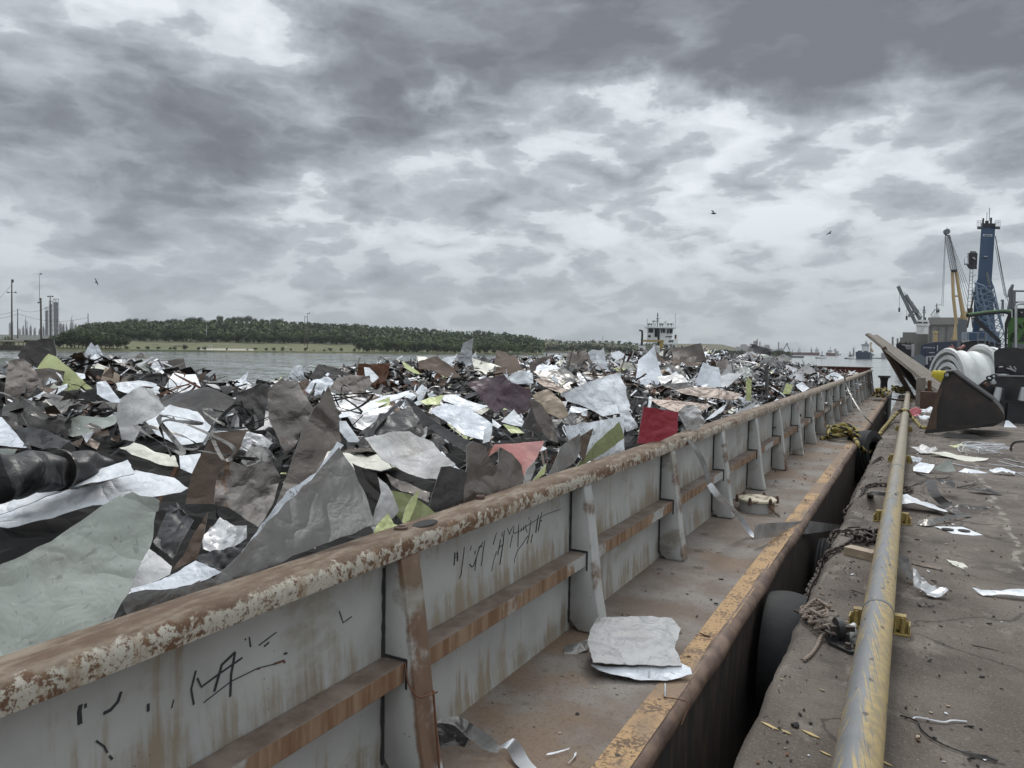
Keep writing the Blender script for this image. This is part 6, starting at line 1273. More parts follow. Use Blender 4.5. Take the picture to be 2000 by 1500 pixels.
P2_('deck_rail','plant_light',lambda m:(fbar(m,1762,673.5,1785,675.5,298,.35),fbar(m,1768,677,1786,678.5,298,.35),fbar(m,1770,680.5,1786,682,298,.3),fbar(m,1783,672,1782.5,697,298,.8)),dark)
bs=TH('blue_ship','dark blue ship with white lettering on its bow and yellow deck posts','ship',pt(1830,735,262))
P2_('hull','hull_navy',lambda m:fpoly(m,[(1799,676),(1796,700),(1790,728),(1800,736),(1890,736),(1890,666),(1860,667),(1825,668.5),(1806,672)],262,70),bs)
P2_('bow_paint','hull_grey',lambda m:fpoly(m,[(1782,697),(1799,692),(1807,698),(1806,736),(1786,736)],261.2,1),bs)
P2_('draught_line','plant_light',lambda m:fbar(m,1831,674,1830.6,686,261.5,.25),bs)
P2_('bow_rail','plant_light',lambda m:(fbar(m,1810,697,1825,696,261,.4),fbar(m,1810,697,1810,712,261,.5),fbar(m,1817,697,1817,704,261,.4),fbar(m,1815,689,1825,688.5,261,.3)),bs)
P2_('kingpost','yellow_crane',lambda m:(m.tube([pt(1827,668,264),pt(1827.4,651,264)],.72,12),m.tube([pt(1827.2,650.5,264),pt(1827.2,647,264)],[.95,.85],12)),bs)
P2_('kingpost','yellow_crane',lambda m:(m.tube([pt(1864.5,665,264),pt(1866.5,630,264)],[.8,.25],10),fbar(m,1858,662,1871,662.5,264,.5)),bs)
def text(s,p,right,up,size,mat,parent,name='lettering',ext=.01):
    cu=bpy.data.curves.new(name,'FONT'); cu.body=s; cu.size=size; cu.extrude=ext; cu.align_x='CENTER'; cu.align_y='CENTER'
    o=bpy.data.objects.new(name,cu); COL.objects.link(o); n=right.cross(up).normalized(); M_=Matrix((right.normalized(),n.cross(right).normalized(),n)).transposed().to_4x4(); M_.translation=p
    bpy.context.view_layer.update(); me=bpy.data.meshes.new_from_object(o); me.transform(M_); bpy.data.objects.remove(o)
    o0=org(parent); me.transform(Matrix.Translation(-o0)); me.materials.clear(); me.materials.append(MATS[mat]); o=bpy.data.objects.new(name,me); COL.objects.link(o); o.parent=parent; ORG[o.name]=o0; return o
text('AUSTRAL US',pt(1814.5,679,261.8),HR-Vector((0,0,.0)),Vector((.02,0,1)),.75,'text_white',bs,ext=.03)
# superstructure with masts above the elevator
wm=TH('ship_masts','cluster of masts and radars of a white ship above the elevator roof','ship mast',pt(1830,622,600))
P2_('top_deck','white_paint',lambda m:(fbox(m,1818,1836,616.5,623,600,6),fbox(m,1824,1833,611,617,601,4)),wm); P2_('mast','crane_grey',lambda m:(fbar(m,1829.5,612,1829.5,593,601,.6),fbar(m,1833,612,1832,600,601,.4),fbar(m,1825,598,1838,594.5,601,.35),fbar(m,1825,604,1836,604,601,.4),fbar(m,1818,616,1826,605,601,.5)),wm)
P2_('radar','hull_black',lambda m:(fbox(m,1828,1835,605,610,600.5,1)),wm)
# yellow crane with lattice jib
yc=TH('lattice_crane','grey lattice jib crane on a yellow twin-leg mast, left of the blue crane','crane',pt(1868,700,300))
P2_('mast_leg','yellow_crane',lambda m:m.tube([pt(1860,527,300),pt(1862,580,300),pt(1868,632,300)],.62,8),yc); P2_('mast_leg','yellow_crane',lambda m:m.tube([pt(1867,527,300),pt(1875,580,300),pt(1884,626,300)],[.6,.7,1.0],8),yc)
P2_('mast_head','hull_black',lambda m:fbox(m,1858,1869,526,531,299,2),yc); P2_('cross_beam','yellow_crane',lambda m:fbar(m,1862,578.5,1873,578.5,300,.7),yc); P2_('base','yellow_crane',lambda m:fpoly(m,[(1874,622),(1878,608),(1888,608),(1892,622)],300,5),yc)
def truss(mb,A,B,wa,wb_,n,r,cr=None):
    A=Vector(A);B=Vector(B);d=(B-A).normalized();u=d.cross(HF).normalized();v=d.cross(u).normalized(); cs=[(1,1),(1,-1),(-1,-1),(-1,1)]
    def P(i,c): t=i/n; w=wa+(wb_-wa)*t; return A.lerp(B,t)+u*c[0]*w/2+v*c[1]*w/2
    for c in cs: mb.bar(P(0,c),P(n,c),r)
    for i in range(n):
        for k in range(4): mb.bar(P(i,cs[k]),P(i+1,cs[(k+1)%4]),r*.6); mb.bar(P(i,cs[k]),P(i,cs[(k+1)%4]),r*.5)
P2_('jib','crane_grey',lambda m:truss(m,pt(1863,527,299),pt(1850.5,460,299),1.6,1.3,14,.17),yc)
P2_('jib_head','crane_grey',lambda m:(m.lathe(pt(1849,452.5,299),HF,[(-.6,0),(-.6,1.1),(.6,1.1),(.6,0)],14),fbar(m,1844,456,1853,462,299,.5),fbar(m,1850,450,1849.5,443,299,.15)),yc)
for x0,y0_,x1,y1_ in ((1846,458,1839,598),(1847,458,1842,598),(1853,457,1892,560),(1853,459,1892,575),(1853,461,1891,590),(1854,463,1888,600),(1856,470,1884,604)): P2_('cable','hull_black',lambda m:fbar(m,x0,y0_,x1,y1_,301,.11),yc)
# the blue harbour crane
D_=215.; bc=TH('harbour_crane','tall blue mobile harbour crane towering over the quay','crane',pt(1920,700,D_))
P2_('tower','crane_blue',lambda m:(fpoly(m,[(1916.5,443),(1944,443),(1937.5,540),(1937,548),(1909.5,545)],D_,3.5),fpoly(m,[(1909.5,545),(1937,548),(1941,560),(1938,566),(1904,562),(1905.5,553)],D_-.02,3.6)),bc)
P2_('tower_base','crane_blue',lambda m:fpoly(m,[(1903.5,560),(1938,564),(1944,640),(1952,672),(1896,672),(1900,640)],D_+.4,4),bc)
P2_('tower_head','hull_black',lambda m:(fbox(m,1916,1945,436,443,D_-.3,4.2),fbox(m,1918.5,1922,426,437,D_,3),fbox(m,1933.5,1937.5,425,437,D_,3),fbox(m,1924,1931,431,437,D_,3)),bc)
for xs in ((1908.5,1918),(1944,1953.5)):
    P2_('platform','crane_grey',lambda m:fbox(m,xs[0],xs[1],442,444,D_-1,4),bc); P2_('railing','galv_bright',lambda m:[fbar(m,xs[0],y,xs[1],y,D_-1,.07) for y in (430.5,434.5)]+[fbar(m,xs[0]+k*(xs[1]-xs[0])/3,430.5,xs[0]+k*(xs[1]-xs[0])/3,443,D_-1,.08) for k in range(4)],bc)
for x0,y0_ in ((1927.8,415),(1932.6,406)): P2_('antenna','crane_grey',lambda m:fbar(m,x0-.4,432,x0,y0_,D_,.12),bc)
P2_('name_plate','text_white',lambda m:(fbox(m,1920,1938,457.6,458.5,D_-.08,.05),fbox(m,1920,1938,460.6,461.4,D_-.08,.05),fbox(m,1920,1922,458.5,460.6,D_-.08,.05),fbox(m,1936.3,1938,458.5,460.6,D_-.08,.05)),bc)
P2_('service_lamp','galv_bright',lambda m:fbox(m,1921.5,1929,500,501.6,D_-.7,.7),bc)
cb=P2_('cab','hull_black',lambda m:(fbox(m,1891.5,1909,494,515,D_-.5,3.5),fpoly(m,[(1888,517),(1908,515),(1908,524),(1892,523)],D_-.6,3)),bc)
P2_('cab_roof','crane_grey',lambda m:fbox(m,1894.5,1907,490.5,494,D_-.5,3.5),cb); P2_('cab_frame','galv_bright',lambda m:(fbar(m,1890.5,494,1891,515,D_-.6,.25),fbar(m,1883.5,506,1884,514,D_-.6,.2),fbox(m,1883,1892,514,516,D_-.8,2.5),fbar(m,1900,503,1904,506,D_-.7,.4),fbar(m,1883.5,505,1891,499,D_-.6,.12)),cb)
P2_('ladder_tower','crane_grey',lambda m:[fbar(m,1895,523,1889,607,D_,.14),fbar(m,1900.5,523,1897,607,D_,.14)]+[fbar(m,1895-i*.5,526+i*7,1900.5-i*.3,526+i*7,D_,.11) for i in range(12)]+[fbar(m,1900,540+i*12,1906,536+i*12,D_,.12) for i in range(4)],bc)
P2_('ladder_base','rusty_steel',lambda m:(fbar(m,1903,570,1889,640,D_-.5,.35),fbar(m,1896,600,1900,640,D_-.5,.3),fbox(m,1889,1900,602,617,D_,2)),bc)
P2_('boom','crane_lightblue',lambda m:(truss(m,pt(1919,562,D_-2.5),pt(1951,690,D_-3.5),3.8,3.2,11,.26)),bc)
P2_('boom_chord','crane_lightblue',lambda m:m.tube([pt(1906,556,D_-3),pt(1908.5,568,D_-3),pt(1911,590,D_-3),pt(1925,610,D_-3),pt(1953,668,D_-3)],.32,8),bc); P2_('boom_chord','crane_lightblue',lambda m:m.tube([pt(1904,553,D_-3.1),pt(1920,558,D_-3.1),pt(1930,569,D_-3.1),pt(1938,573,D_-3.1),pt(1958,640,D_-3.1)],.34,8),bc)
P2_('luffing_cylinder','crane_grey',lambda m:(m.tube([pt(1927,532,D_-2),pt(1932,553,D_-2)],.35,8),m.tube([pt(1932,553,D_-2),pt(1936,575,D_-2)],.22,8)),bc)
for x0,y0_,x1,y1_ in ((1943.5,460,1965,583),(1944.5,462,1968,588),(1943,475,1962,578)): P2_('cable','hull_black',lambda m:fbar(m,x0,y0_,x1,y1_,D_-1,.11),bc)
P2_('machine_house','crane_lightblue',lambda m:fbox(m,1879,1952,648.5,666,D_-4,8),bc); P2_('house_panel','crane_blue',lambda m:(fbox(m,1890.5,1908,650.5,663,D_-4.2,.2),fbox(m,1912,1925,650,660,D_-4.2,.2)),bc)
P2_('platform','galv_bright',lambda m:[fbar(m,1879,668,1893,665,D_-5,.3)]+[fbar(m,1879+3*i,668,1879+3*i,650,D_-5,.12) for i in range(5)]+[fbar(m,1879,650,1892,649,D_-5,.12)],bc)
P2_('undercarriage','hull_black',lambda m:(fbox(m,1876,1955,667,684,D_-3,9),fbox(m,1880,1950,684,712,D_-2,7)),bc)
P2_('portal','crane_grey',lambda m:(fbox(m,1914,1919,641,646,D_-6,.8),fbar(m,1910,648,1911,690,D_-6,.2),fbar(m,1924,648,1924,690,D_-6,.25),fbar(m,1910,665,1924,665,D_-6,.25),fbar(m,1911,671,1924,671,D_-6,.2),fbar(m,1932,663,1932,672,D_-6,.2),fbar(m,1932,667,1953,666,D_-6,.2)),bc)
P2_('reflector','plant_light',lambda m:fbox(m,1913.5,1920,641,646,D_-6.1,.4),bc)
mb=MB(); fbar(mb,1955.5,618,1957.5,587,330,.4); fbar(mb,1959.5,618,1959.5,587,330,.4); fbox(mb,1954.5,1961,585,588.5,330,1.5); tag(mb.build('floodlight_mast','crane_grey',loc=pt(1957,618,330)),'twin-lamp floodlight mast between the blue crane and green machine','light mast')
mb=MB(); fbox(mb,1870,1888,624,690,240,3); tag(mb.build('scaffold_shed','hull_grey',loc=pt(1880,690,240)),'dark shed-like scaffold block left of the blue crane foot','scaffold')
q=random.Random(8)
for i in range(6):
    mb=MB()
    for j in range(5): a=(q.uniform(1855,1878),q.uniform(680,688)); fbar(mb,a[0],a[1],a[0]+q.uniform(-9,9),a[1]-q.uniform(-2,8),118,q.uniform(.12,.3))
    tag(mb.build('scrap_beam','rusty_steel' if i%2 else 'faded_red',loc=pt(1866,688,118)),'rusty beams heaped in front of the blue ship','scrap beams','rusty beams before the blue ship')
# gulls
def gull(px,py,d,sp,roll,yaw,flap,label):
    c=pt(px,py,d); t=thing('gull',label,'bird',c); mb=MB(); a=Vector((math.cos(yaw),math.sin(yaw),.05)); P=[c+a*(x*sp*.25) for x in (-1,-.55,0,.45,.75,.95)]; mb.tube(P,[.01*sp,.05*sp,.075*sp,.06*sp,.045*sp,.01*sp],8); mb.build('body','feather_dark',t,smooth=True)
    mb=MB(); rt=a.cross(Vector((0,0,1))).normalized(); up=Vector((0,0,1)); rt2=rt*math.cos(roll)+up*math.sin(roll); u2=up*math.cos(roll)-rt*math.sin(roll)
    for s in(-1,1):
        mb=MB(); Q=[]; 
        for k,(x,zz,ch) in enumerate([(0,0.03,.17),(.22,flap*.5,.16),(.42,flap*.62,.12),(.5*1.1,flap*.45,.03)]):
            q_=c+rt2*s*x*sp+u2*zz*sp-a*(.05*k*sp*.6); Q+=[q_+a*ch*sp*.5,q_-a*ch*sp*.5]
        n=len(Q); top=[p+Vector((0,0,.008*sp)) for p in Q]; mb.add(Q+top,[(2*i,2*i+2,2*i+3,2*i+1) for i in range(3)]+[(n+2*i,n+2*i+1,n+2*i+3,n+2*i+2) for i in range(3)]+[(2*i,n+2*i,n+2*i+2,2*i+2) for i in range(3)]+[(2*i+1,2*i+3,n+2*i+3,n+2*i+1) for i in range(3)]+[(n-2,n-1,2*n-1,2*n-2)])
        mb.build('wing','feather_dark',t)
gull(1394,417,60,.95,-.45,R(35),.25,'larger dark gull gliding high left of the cranes'); gull(1620,455.5,90,1.05,.35,R(40),.08,'smaller gull gliding right of the other one'); gull(188,551.5,90,.9,1.0,R(20),.30,'lone gull with raised wings over the left bank')
# ============================================================ RAMP BOARD AND TIMBERS
rp=thing('tilted_board','long weathered board tilted up over the water on a steel prop frame','ramp',onz(1800,775))
A1=pt(1691,652,30.5);A2=pt(1716,657,33.5);B1=pt(1834,767,27.);B2=pt(1848,748,30.)
def plank(mb,i,n): 
    f0,f1=i/n+.012,(i+1)/n-.006; nrm=(B1-A1).cross(A2-A1).normalized()*.035; e=.02*math.sin(i*2.1)
    q=[A1.lerp(A2,f0)-(B1-A1)*e,A1.lerp(A2,f1)-(B1-A1)*e,B1.lerp(B2,f1),B1.lerp(B2,f0)]; mb.prism(q,nrm)
for i in range(5): mb=MB(); plank(mb,i,5); mb.build('plank','old_plank',rp)
nv=(B1-A1).cross(A2-A1).normalized()
if nv.z>0: nv=-nv
mb=MB(); mb.prism([A1,B1,B1+nv*.08,A1+nv*.06],(A2-A1)*.04); mb.build('side_rail','old_plank',rp)
mb=MB(); mb.prism([A2,B2,B2+nv*.08,A2+nv*.06],(A2-A1)*-.03); mb.build('side_rail','rusty_steel',rp)
for (x0,y0,x1,y1,d,w,m_) in ((1725,678,1787,784,29.6,.22,'rusty_steel'),(1744,697,1796,766,30.5,.22,'black_steel'),(1764,712,1798,764,31,.18,'black_steel'),(1735,700,1770,735,31,.10,'old_plank')):
    mb=MB(); mb.bar(pt(x0,y0,d),pt(x1,y1,d),w,.12); mb.build('prop',m_,rp)
mb=MB(); mb.bar(pt(1796,766,29),pt(1835,766,28),.16,.3); mb.bar(pt(1796,774,29),pt(1825,776,28),.1,.3); 
mb.build('cross_beam','rusty_steel',rp)
p0=thing('timber_post','stubby brown timber post under the tilted board','post',onz(1798,790)); mb=MB(); q0=onz(1798,792); mb.box((q0.x-.16,q0.y-.12,0),(q0.x+.12,q0.y+.14,.95)); mb.build('post','old_plank',p0,bevel=.01); mb=MB(); mb.box((q0.x+.18,q0.y+.1,.4),(q0.x+.30,q0.y+.2,.86)); mb.build('block','rust_scrap',p0)
mb=MB(); a=onz(1796,798);b=onz(1830,800); mb.prism([a,b,b+Vector((0,0,.55)),a+Vector((0,0,.55))],(0.05,.3,0)); tag(mb.build('rusty_plate','rusty_steel',loc=a),'rusty steel plate standing between the pipe end and the big bucket','steel plate')
# ============================================================ BIG BUCKET in front of a black loader
ba=onz(1806,848); dirv=Vector((1,0.03,0)).normalized(); back=Vector((.085,1,0)).normalized(); bnrm=Vector((-dirv.y,dirv.x,0))
def bp(px,py):   # point of the side plate plane seen at this pixel
    v=ray(px,py); n=bnrm; t=(ba-CAM).dot(n)/v.dot(n); return CAM+v*t
lo=thing('wheel_loader','big black loader with a steel bucket lowered on the wharf','loader',ba)
side=[(1806,847),(1813,825),(1824,790),(1834,758),(1842,738),(1852,727),(1862,725),(1885,743),(1915,765),(1938,781),(1950,793),(1960,808),(1962,818),(1955,826),(1940,833),(1905,836),(1870,840)]
S3=[bp(x,y) for x,y in side]
bk=MB(); bk.prism(S3,back*.035); bucket=bk.build('bucket','bucket_steel',lo)
mb=MB(); mb.prism([p+back*1.9 for p in S3],back*.035); mb.build('side_plate','bucket_steel',bucket)
mb=MB(); idx=list(range(6,17)); curve=[S3[i] for i in idx]
cen=sum(curve,Vector())/len(curve); curve2=[p+(cen-p).normalized()*.03 for p in curve]
k=len(curve); vs=curve+curve2; vs=vs+[p+back*1.9 for p in vs]; 
mb.add(vs,[(i,i+1,2*k+i+1,2*k+i) for i in range(k-1)]+[(k+i,3*k+i,3*k+i+1,k+i+1) for i in range(k-1)]+[(0,2*k,3*k,k),(k-1,2*k-1,4*k-1,3*k-1)]); mb.build('shell','bucket_steel',bucket,smooth=40)
mb=MB(); mb.prism([bp(1806,847)-back*.012,bp(1807,840)-back*.012,bp(1860,834)-back*.012,bp(1944,822)-back*.012,bp(1944,826)-back*.012,bp(1870,840.5)-back*.012],-back*.02); mb.build('cutting_edge','bucket_steel',bucket)
mb=MB(); mb.prism([bp(1806,847)-back*.01,bp(1834,757)-back*.01,bp(1841,759)-back*.01,bp(1830,800)-back*.01,bp(1829,838)-back*.01],-back*.02); mb.build('wear_strip','rusty_steel',bucket)
mb=MB(); mb.tube([bp(1848,738)-back*.02,bp(1848.5,731)-back*.02,bp(1853,727)-back*.02,bp(1862,726)-back*.02],.05,8); mb.tube([bp(1862,727),bp(1939,782)],.035,6); mb.build('lifting_eye','black_steel',bucket,smooth=40)
mb=MB(); mb.lathe(bp(1850,732)-back*.05,back,[(-.02,0),(-.02,.035),(.01,.035)],12); mb.build('eye_pin','galv_bright',bucket)
def LQ(px,py,d): return pt(px,py,d)
def lpart(nm,mat,f,parent=lo,**k): mb=MB(); f(mb); return mb.build(nm,mat,parent,**k)
LD=19.5
lpart('lift_arm','black_steel',lambda m:fpoly(m,[(1908,754),(1924,742),(1936,741),(1942,748),(1943,778),(1937,781)],19.2,.3))
lpart('arm_pin','rusty_steel',lambda m:m.lathe(pt(1929,751,19.1),HF,[(0,0),(0,.06),(.15,.06)],14))
lpart('front_frame','black_steel',lambda m:(fpoly(m,[(1943,733),(2060,735),(2060,788),(1940,784),(1942,760)],LD,.8)))
lpart('front_edge','galv_bright',lambda m:fbar(m,1944,733.6,2060,735.5,LD-.05,.025))
hood=lpart('guard','black_steel',lambda m:fpoly(m,[(1941,688),(1950,681),(1965,678.5),(1985,679),(2005,684),(2060,692),(2060,732),(1943,730)],LD+.1,.9))
lpart('guard_recess','hull_black',lambda m:fpoly(m,[(1948,716),(1998,720),(1998,729),(1945,727)],LD+.06,.03),hood)
for x0,y0,x1,y1 in ((1951,717,1958,716.5),(1966,719,1975,722),(1972,715,1978,724),(1977,722,1983,726),(1980,716,1984,722)): lpart('hose_fitting','galv_bright',lambda m:m.tube([pt(x0,y0,LD),pt(x1,y1,LD)],.02,6),hood)
for xx in (1949,1999):
    lpart('cylinder','offwhite_panel' if 0 else 'galv_bright',lambda m:m.tube([pt(xx-4,783,LD-.5),pt(xx-1,770,LD-.5),pt(xx+2,757,LD-.5)],[.085,.085,.075],16),smooth=60); lpart('cylinder_sleeve','black_steel',lambda m:m.tube([pt(xx+4,757,LD-.35),pt(xx+2,783,LD-.35)],.11,12),smooth=60)
lpart('cross_tube','black_steel',lambda m:fpoly(m,[(1938,783),(1970,784),(2060,792),(2060,826),(1985,830),(1960,822),(1955,808)],LD-.3,.5))
lpart('axle_rib','hull_black',lambda m:fpoly(m,[(1969,786),(1974,786),(1977,828),(1965,828)],LD-.36,.06))
lpart('tyre','rubber',lambda m:m.lathe(pt(2010,812,LD+.2),Vector((0.95,.3,0)),[(-.25,.15),(-.28,.3),(-.25,.42),(0,.46),(.25,.42),(.28,.3)],28),smooth=40)
for (x0,y0) in ((1933,738),(1941,735)): lpart('hose','hull_black',lambda m:m.tube([pt(x0+6*math.cos(a),y0+3.5*math.sin(a),LD-.3) for a in [i*.7 for i in range(10)]],.022,6),smooth=60)
lpart('coupler','galv_bright',lambda m:fbar(m,1935,748,1944,746.5,LD-.4,.07))
mb=MB(); a=onz(1962,834); mb.prism([onz(1961,834),onz(1986,835),onz(1970,828)+Vector((0,0,.08)),onz(1964,829)+Vector((0,0,.1))],(0,.02,.006)); tag(mb.build('scrap_sheet','white_sheet',loc=a),'small white scrap under the loader, right of the bucket','scrap sheet')
# ============================================================ NESTED WHITE HALF SHELLS
RD=34.; c0=pt(1846,757,RD); c1=pt(1935,762,RD-.15); ax=(c1-c0); ax.z=0; L=ax.length; ax.normalize(); sd_=ax.cross(Vector((0,0,1)))
ns=thing('nested_shells','stack of nested white half-round plastic shells behind the big bucket','plastic shells',c0); cz=pt(1846,757,RD).z
up=Vector((0,0,1))
def halfshell(c,r,L_,mat,nm,ribs,t0=.16,a0=-.06,a1=math.pi+.06):
    mb=MB(); n=30; prof=[]; m_=26
    for i in range(m_+1):
        l=L_*i/m_; b=(.04*r*max(0,math.sin(l/L_*math.pi*2*ribs))**2); 
        if l<.16: b+=.07*r*(1 if l<.10 else .5)
        prof.append((l,r*(1-.03*l/L_)+b))
    inner=[(l,r_-t0) for l,r_ in prof][::-1]
    mb.lathe(c,ax,prof+inner+[prof[0]],n,a0=a0,a1=a1,up=-sd_); return mb.build(nm,mat,ns,smooth=35)
rbig=(pt(1846,757,RD)-pt(1846,686,RD)).length*1.0
base=Vector((c0.x,c0.y,0)); base.z=cz-.0
base=c0+up*0
for i,(rf,off) in enumerate(((1,0),(.82,.03),(.64,.02),(.46,.05))): halfshell(base+ax*off-up*0,rbig*rf,L*(1 if i==0 else .9),'offwhite_panel','shell',4)
halfshell(base+ax*(L*.70),rbig*1.10,.30,'offwhite_panel','hoop',1); halfshell(base+ax*(L*.93),rbig*1.05,1.9,'offwhite_panel','shell',3)
mb=MB(); 
pf=[Vector(base)-sd_*rbig*1.02+ax*.2,Vector(base)-sd_*rbig*1.02+ax*L*.95]
for s in(-1,1):
    mb=MB(); p=base+sd_*s*rbig*1.0+ax*.15; mb.prism([p,p+ax*(L*.8),p+ax*(L*.8)+sd_*s*.22,p+sd_*s*.22],up*.05); mb.build('flange','offwhite_panel',ns)
mb=MB(); p=base-sd_*rbig*.9+ax*.5; mb.obox(base+ax*L*.45-up*.22,ax*L*.42,sd_*rbig*.95,up*.16); mb.build('pallet','galv_bright',ns)
mb=MB(); mb.obox(base+ax*L*.45-up*.75,ax*L*.42,sd_*rbig*.9,up*.36); mb.build('trestle','hull_black',ns)
mb=MB(); P=[]
pc_=[(1886,688),(1889,697),(1900,700),(1925,702)]
mb=MB(); mb.lathe(pt(1834,736,RD-4.5),up,[(-.42,.0),(-.42,.12),(-.2,.20),(.05,.26),(.17,.27),(.235,.24),(.25,.15),(.26,0)],24); bo=mb.build('buoy','buoy_yellow',loc=pt(1834,736,RD-4.5),smooth=50); tag(bo,'yellow plastic float sitting inside the mouth of the white shells','buoy')
for dx_ in (-.07,.09): mb=MB(); mb.lathe(pt(1834,736,RD-4.5)+Vector((dx_,-.1,.24)),up,[(0,.035),(.03,.035),(.03,0)],10); mb.build('plug','hull_black',bo)
# ============================================================ GREEN MATERIAL HANDLER
GD=23.; gm=thing('material_handler','green material handler with railings, cut off by the right picture edge','machine',pt(1990,760,GD))
def gp(nm,mat,f,parent=gm,**k): mb=MB(); f(mb); return mb.build(nm,mat,parent,**k)
body=gp('body','machine_green',lambda m:fpoly(m,[(1967.5,680),(1968,628),(1972,622),(1977,620),(2140,625),(2140,682)],GD,2.6))
gp('engine_cover','machine_dark',lambda m:fpoly(m,[(1977,619.5),(1977,602),(2120,604),(2120,624)],GD+.1,2.4)); gp('cover_light','galv_bright',lambda m:fpoly(m,[(1993,609),(1998,609),(1995.5,612.5)],GD+.05,.03))
gp('belly','crane_grey',lambda m:fbox(m,1976,2120,672,682,GD-.03,2.)); gp('front_post','machine_dark',lambda m:(fpoly(m,[(1962,632),(1970,610),(1976,604),(1976,620),(1968,634),(1966,680),(1962,680)],GD-.1,.25)))
gp('undercarriage','machine_dark',lambda m:fbox(m,1972,2120,682,740,GD+.3,2.))
gp('handrail','crane_grey',lambda m:(fbar(m,1980,568.5,2120,570,GD+.1,.05),fbar(m,1980,590.5,2120,592,GD+.1,.05),fbar(m,1980.5,567,1980,604,GD+.1,.07)))
gp('ladder','crane_grey',lambda m:[fbar(m,1978,556,1969,605,GD,.05),fbar(m,1972,566,1978,556,GD,.05),fbar(m,1972,566,1969.5,580,GD,.05),fbar(m,1979,568,1976,605,GD,.05)]+[fbar(m,1970.5,572+i*5,1978.5,571+i*5,GD,.035) for i in range(7)]+[fbar(m,1974.5,560,1973,604,GD,.03)])
gp('grab_rail','galv_bright',lambda m:m.tube([pt(1984,679,GD-.3),pt(1984,640,GD-.3),pt(1984.5,598,GD-.3),pt(1988,593.5,GD-.3),pt(1998,593,GD-.3),pt(2090,594,GD-.3)],.035,8),smooth=60)
gp('boom_rail','machine_green',lambda m:(m.tube([pt(1889.5,614.5,GD-1.5),pt(1930,609,GD-1.2),pt(1960,606.5,GD-.8),pt(1972,609,GD-.4)],[.04,.038,.04,.06],8)))
gp('boom_hose','hull_black',lambda m:(m.tube([pt(1889.5,616.5,GD-1.5),pt(1930,611.5,GD-1.2),pt(1960,608.8,GD-.8),pt(1972,612,GD-.4)],.05,8)))
gp('stay','hull_black',lambda m:fbar(m,1902,620,1953,668,GD+14,.14))
for i in range(4): gp('latch','machine_dark',lambda m:fbox(m,1966,1968.5,636+i*12,638+i*12,GD-.05,.1))
# round logo with lettering over a building of bars
lc=(2013,668)
for ch,a in zip('WATERBORNE',[R(180-10-i*16) for i in range(10)]):
    px=lc[0]+36*math.cos(a); py=lc[1]-36*math.sin(a)
    if px>2040: continue
    rt=(HR*math.sin(a)-Vector((0,0,1))*math.cos(a)); upv=HR*math.cos(a)+Vector((0,0,1))*math.sin(a); text(ch,pt(px,py,GD-.02),rt,upv,.20,'hull_black',gm)
for i in range(4): gp('logo_bar','hull_black',lambda m:fbox(m,1990+(3-i)*3,2030,650+i*4.6,653+i*4.6,GD-.02,.015))
gp('logo_rim','hull_black',lambda m:fbox(m,1983.5,1986.5,655,665,GD-.02,.015))
# ============================================================ STEEL RIBBON blown across barge, gap and pipe
def rb_(spec,w,mat,label,th=.0015):
    P=[];W=[];ws=[]
    for (x,y,m_,v,ww,wd) in spec:
        P.append(onz(x,y,v) if m_=='z' else onx(x,y,v) if m_=='x' else pt(x,y,v)); ws.append(ww); W.append(Vector(wd))
    Pc=catmull(P,6); n=len(Pc); wsl=[];wl=[]
    for i in range(n):
        t=i/6; k=min(int(t),len(ws)-2); f=t-k; wsl.append(ws[k]*(1-f)+ws[k+1]*f); wl.append((W[k].normalized()*(1-f)+W[k+1].normalized()*f))
    return ribbon(Pc,wsl,wl,mat,label,'steel strip',thick=th)
rb_([(1325,853,'z',1.01,.03,(0,1,0)),(1340,856,'x',-1.76,.055,(.2,1,0)),(1362,882,'x',-1.66,.065,(.5,1,.1)),(1378,915,'x',-1.60,.07,(.5,1,.1)),(1385,945,'x',-1.56,.065,(.3,1,.3))],0,'grey_steel','dark steel strip hanging over the coaming down towards the deck, upper piece')
rb_([(1385,945,'x',-1.56,.065,(.6,1,.3)),(1402,968,'x',-1.5,.06,(1,.4,.5)),(1420,985,'x',-1.46,.05,(1,.1,.3)),(1445,1010,'x',-1.40,.05,(1,.3,.1)),(1462,1036,'z',.06,.05,(1,0,.3)),(1474,1050,'z',.02,.05,(1,-.3,0))],0,'white_scratched','pale twisting steel strip dropping to the deck beside the bracket, lower piece')
rb_([(1473,1040,'x',-1.215,.135,(.0,.25,1)),(1500,1036,'x',-1.14,.135,(0,.3,1)),(1540,1033,'x',-1.04,.135,(0,.3,1)),(1580,1030,'x',-.94,.135,(0,.25,1)),(1620,1030,'x',-.83,.09,(.1,.25,1)),(1655,1030,'x',-.70,.07,(.1,.2,1)),(1685,1012,'x',-.60,.06,(.5,.2,1)),(1697,988,'x',-.52,.075,(1,.1,.3)),(1700,962,'z',.17,.08,(1,.2,0))],0,'bare_metal','wide silvery steel band spanning from deck across the gap to the wharf')
rb_([(1698,963,'z',.17,.09,(.1,1,.3)),(1718,964,'z',.21,.09,(.1,1,.3)),(1738,967,'z',.25,.07,(.1,1,.5)),(1752,963,'z',.300,.06,(.1,1,.0)),(1768,955,'z',.27,.05,(.2,1,0)),(1790,946,'z',.24,.07,(.2,1,.3)),(1812,938,'z',.26,.09,(.3,1,.2)),(1818,943,'z',.25,.11,(1,.3,0)),(1826,965,'z',.18,.12,(1,.3,0)),(1848,985,'z',.08,.12,(1,.3,.2)),(1872,1003,'z',.02,.10,(1,.6,.1)),(1895,1010,'z',.01,.04,(1,.6,.1))],0,'dark_steel','long dark steel strip looped over the pipe and down onto the wharf')
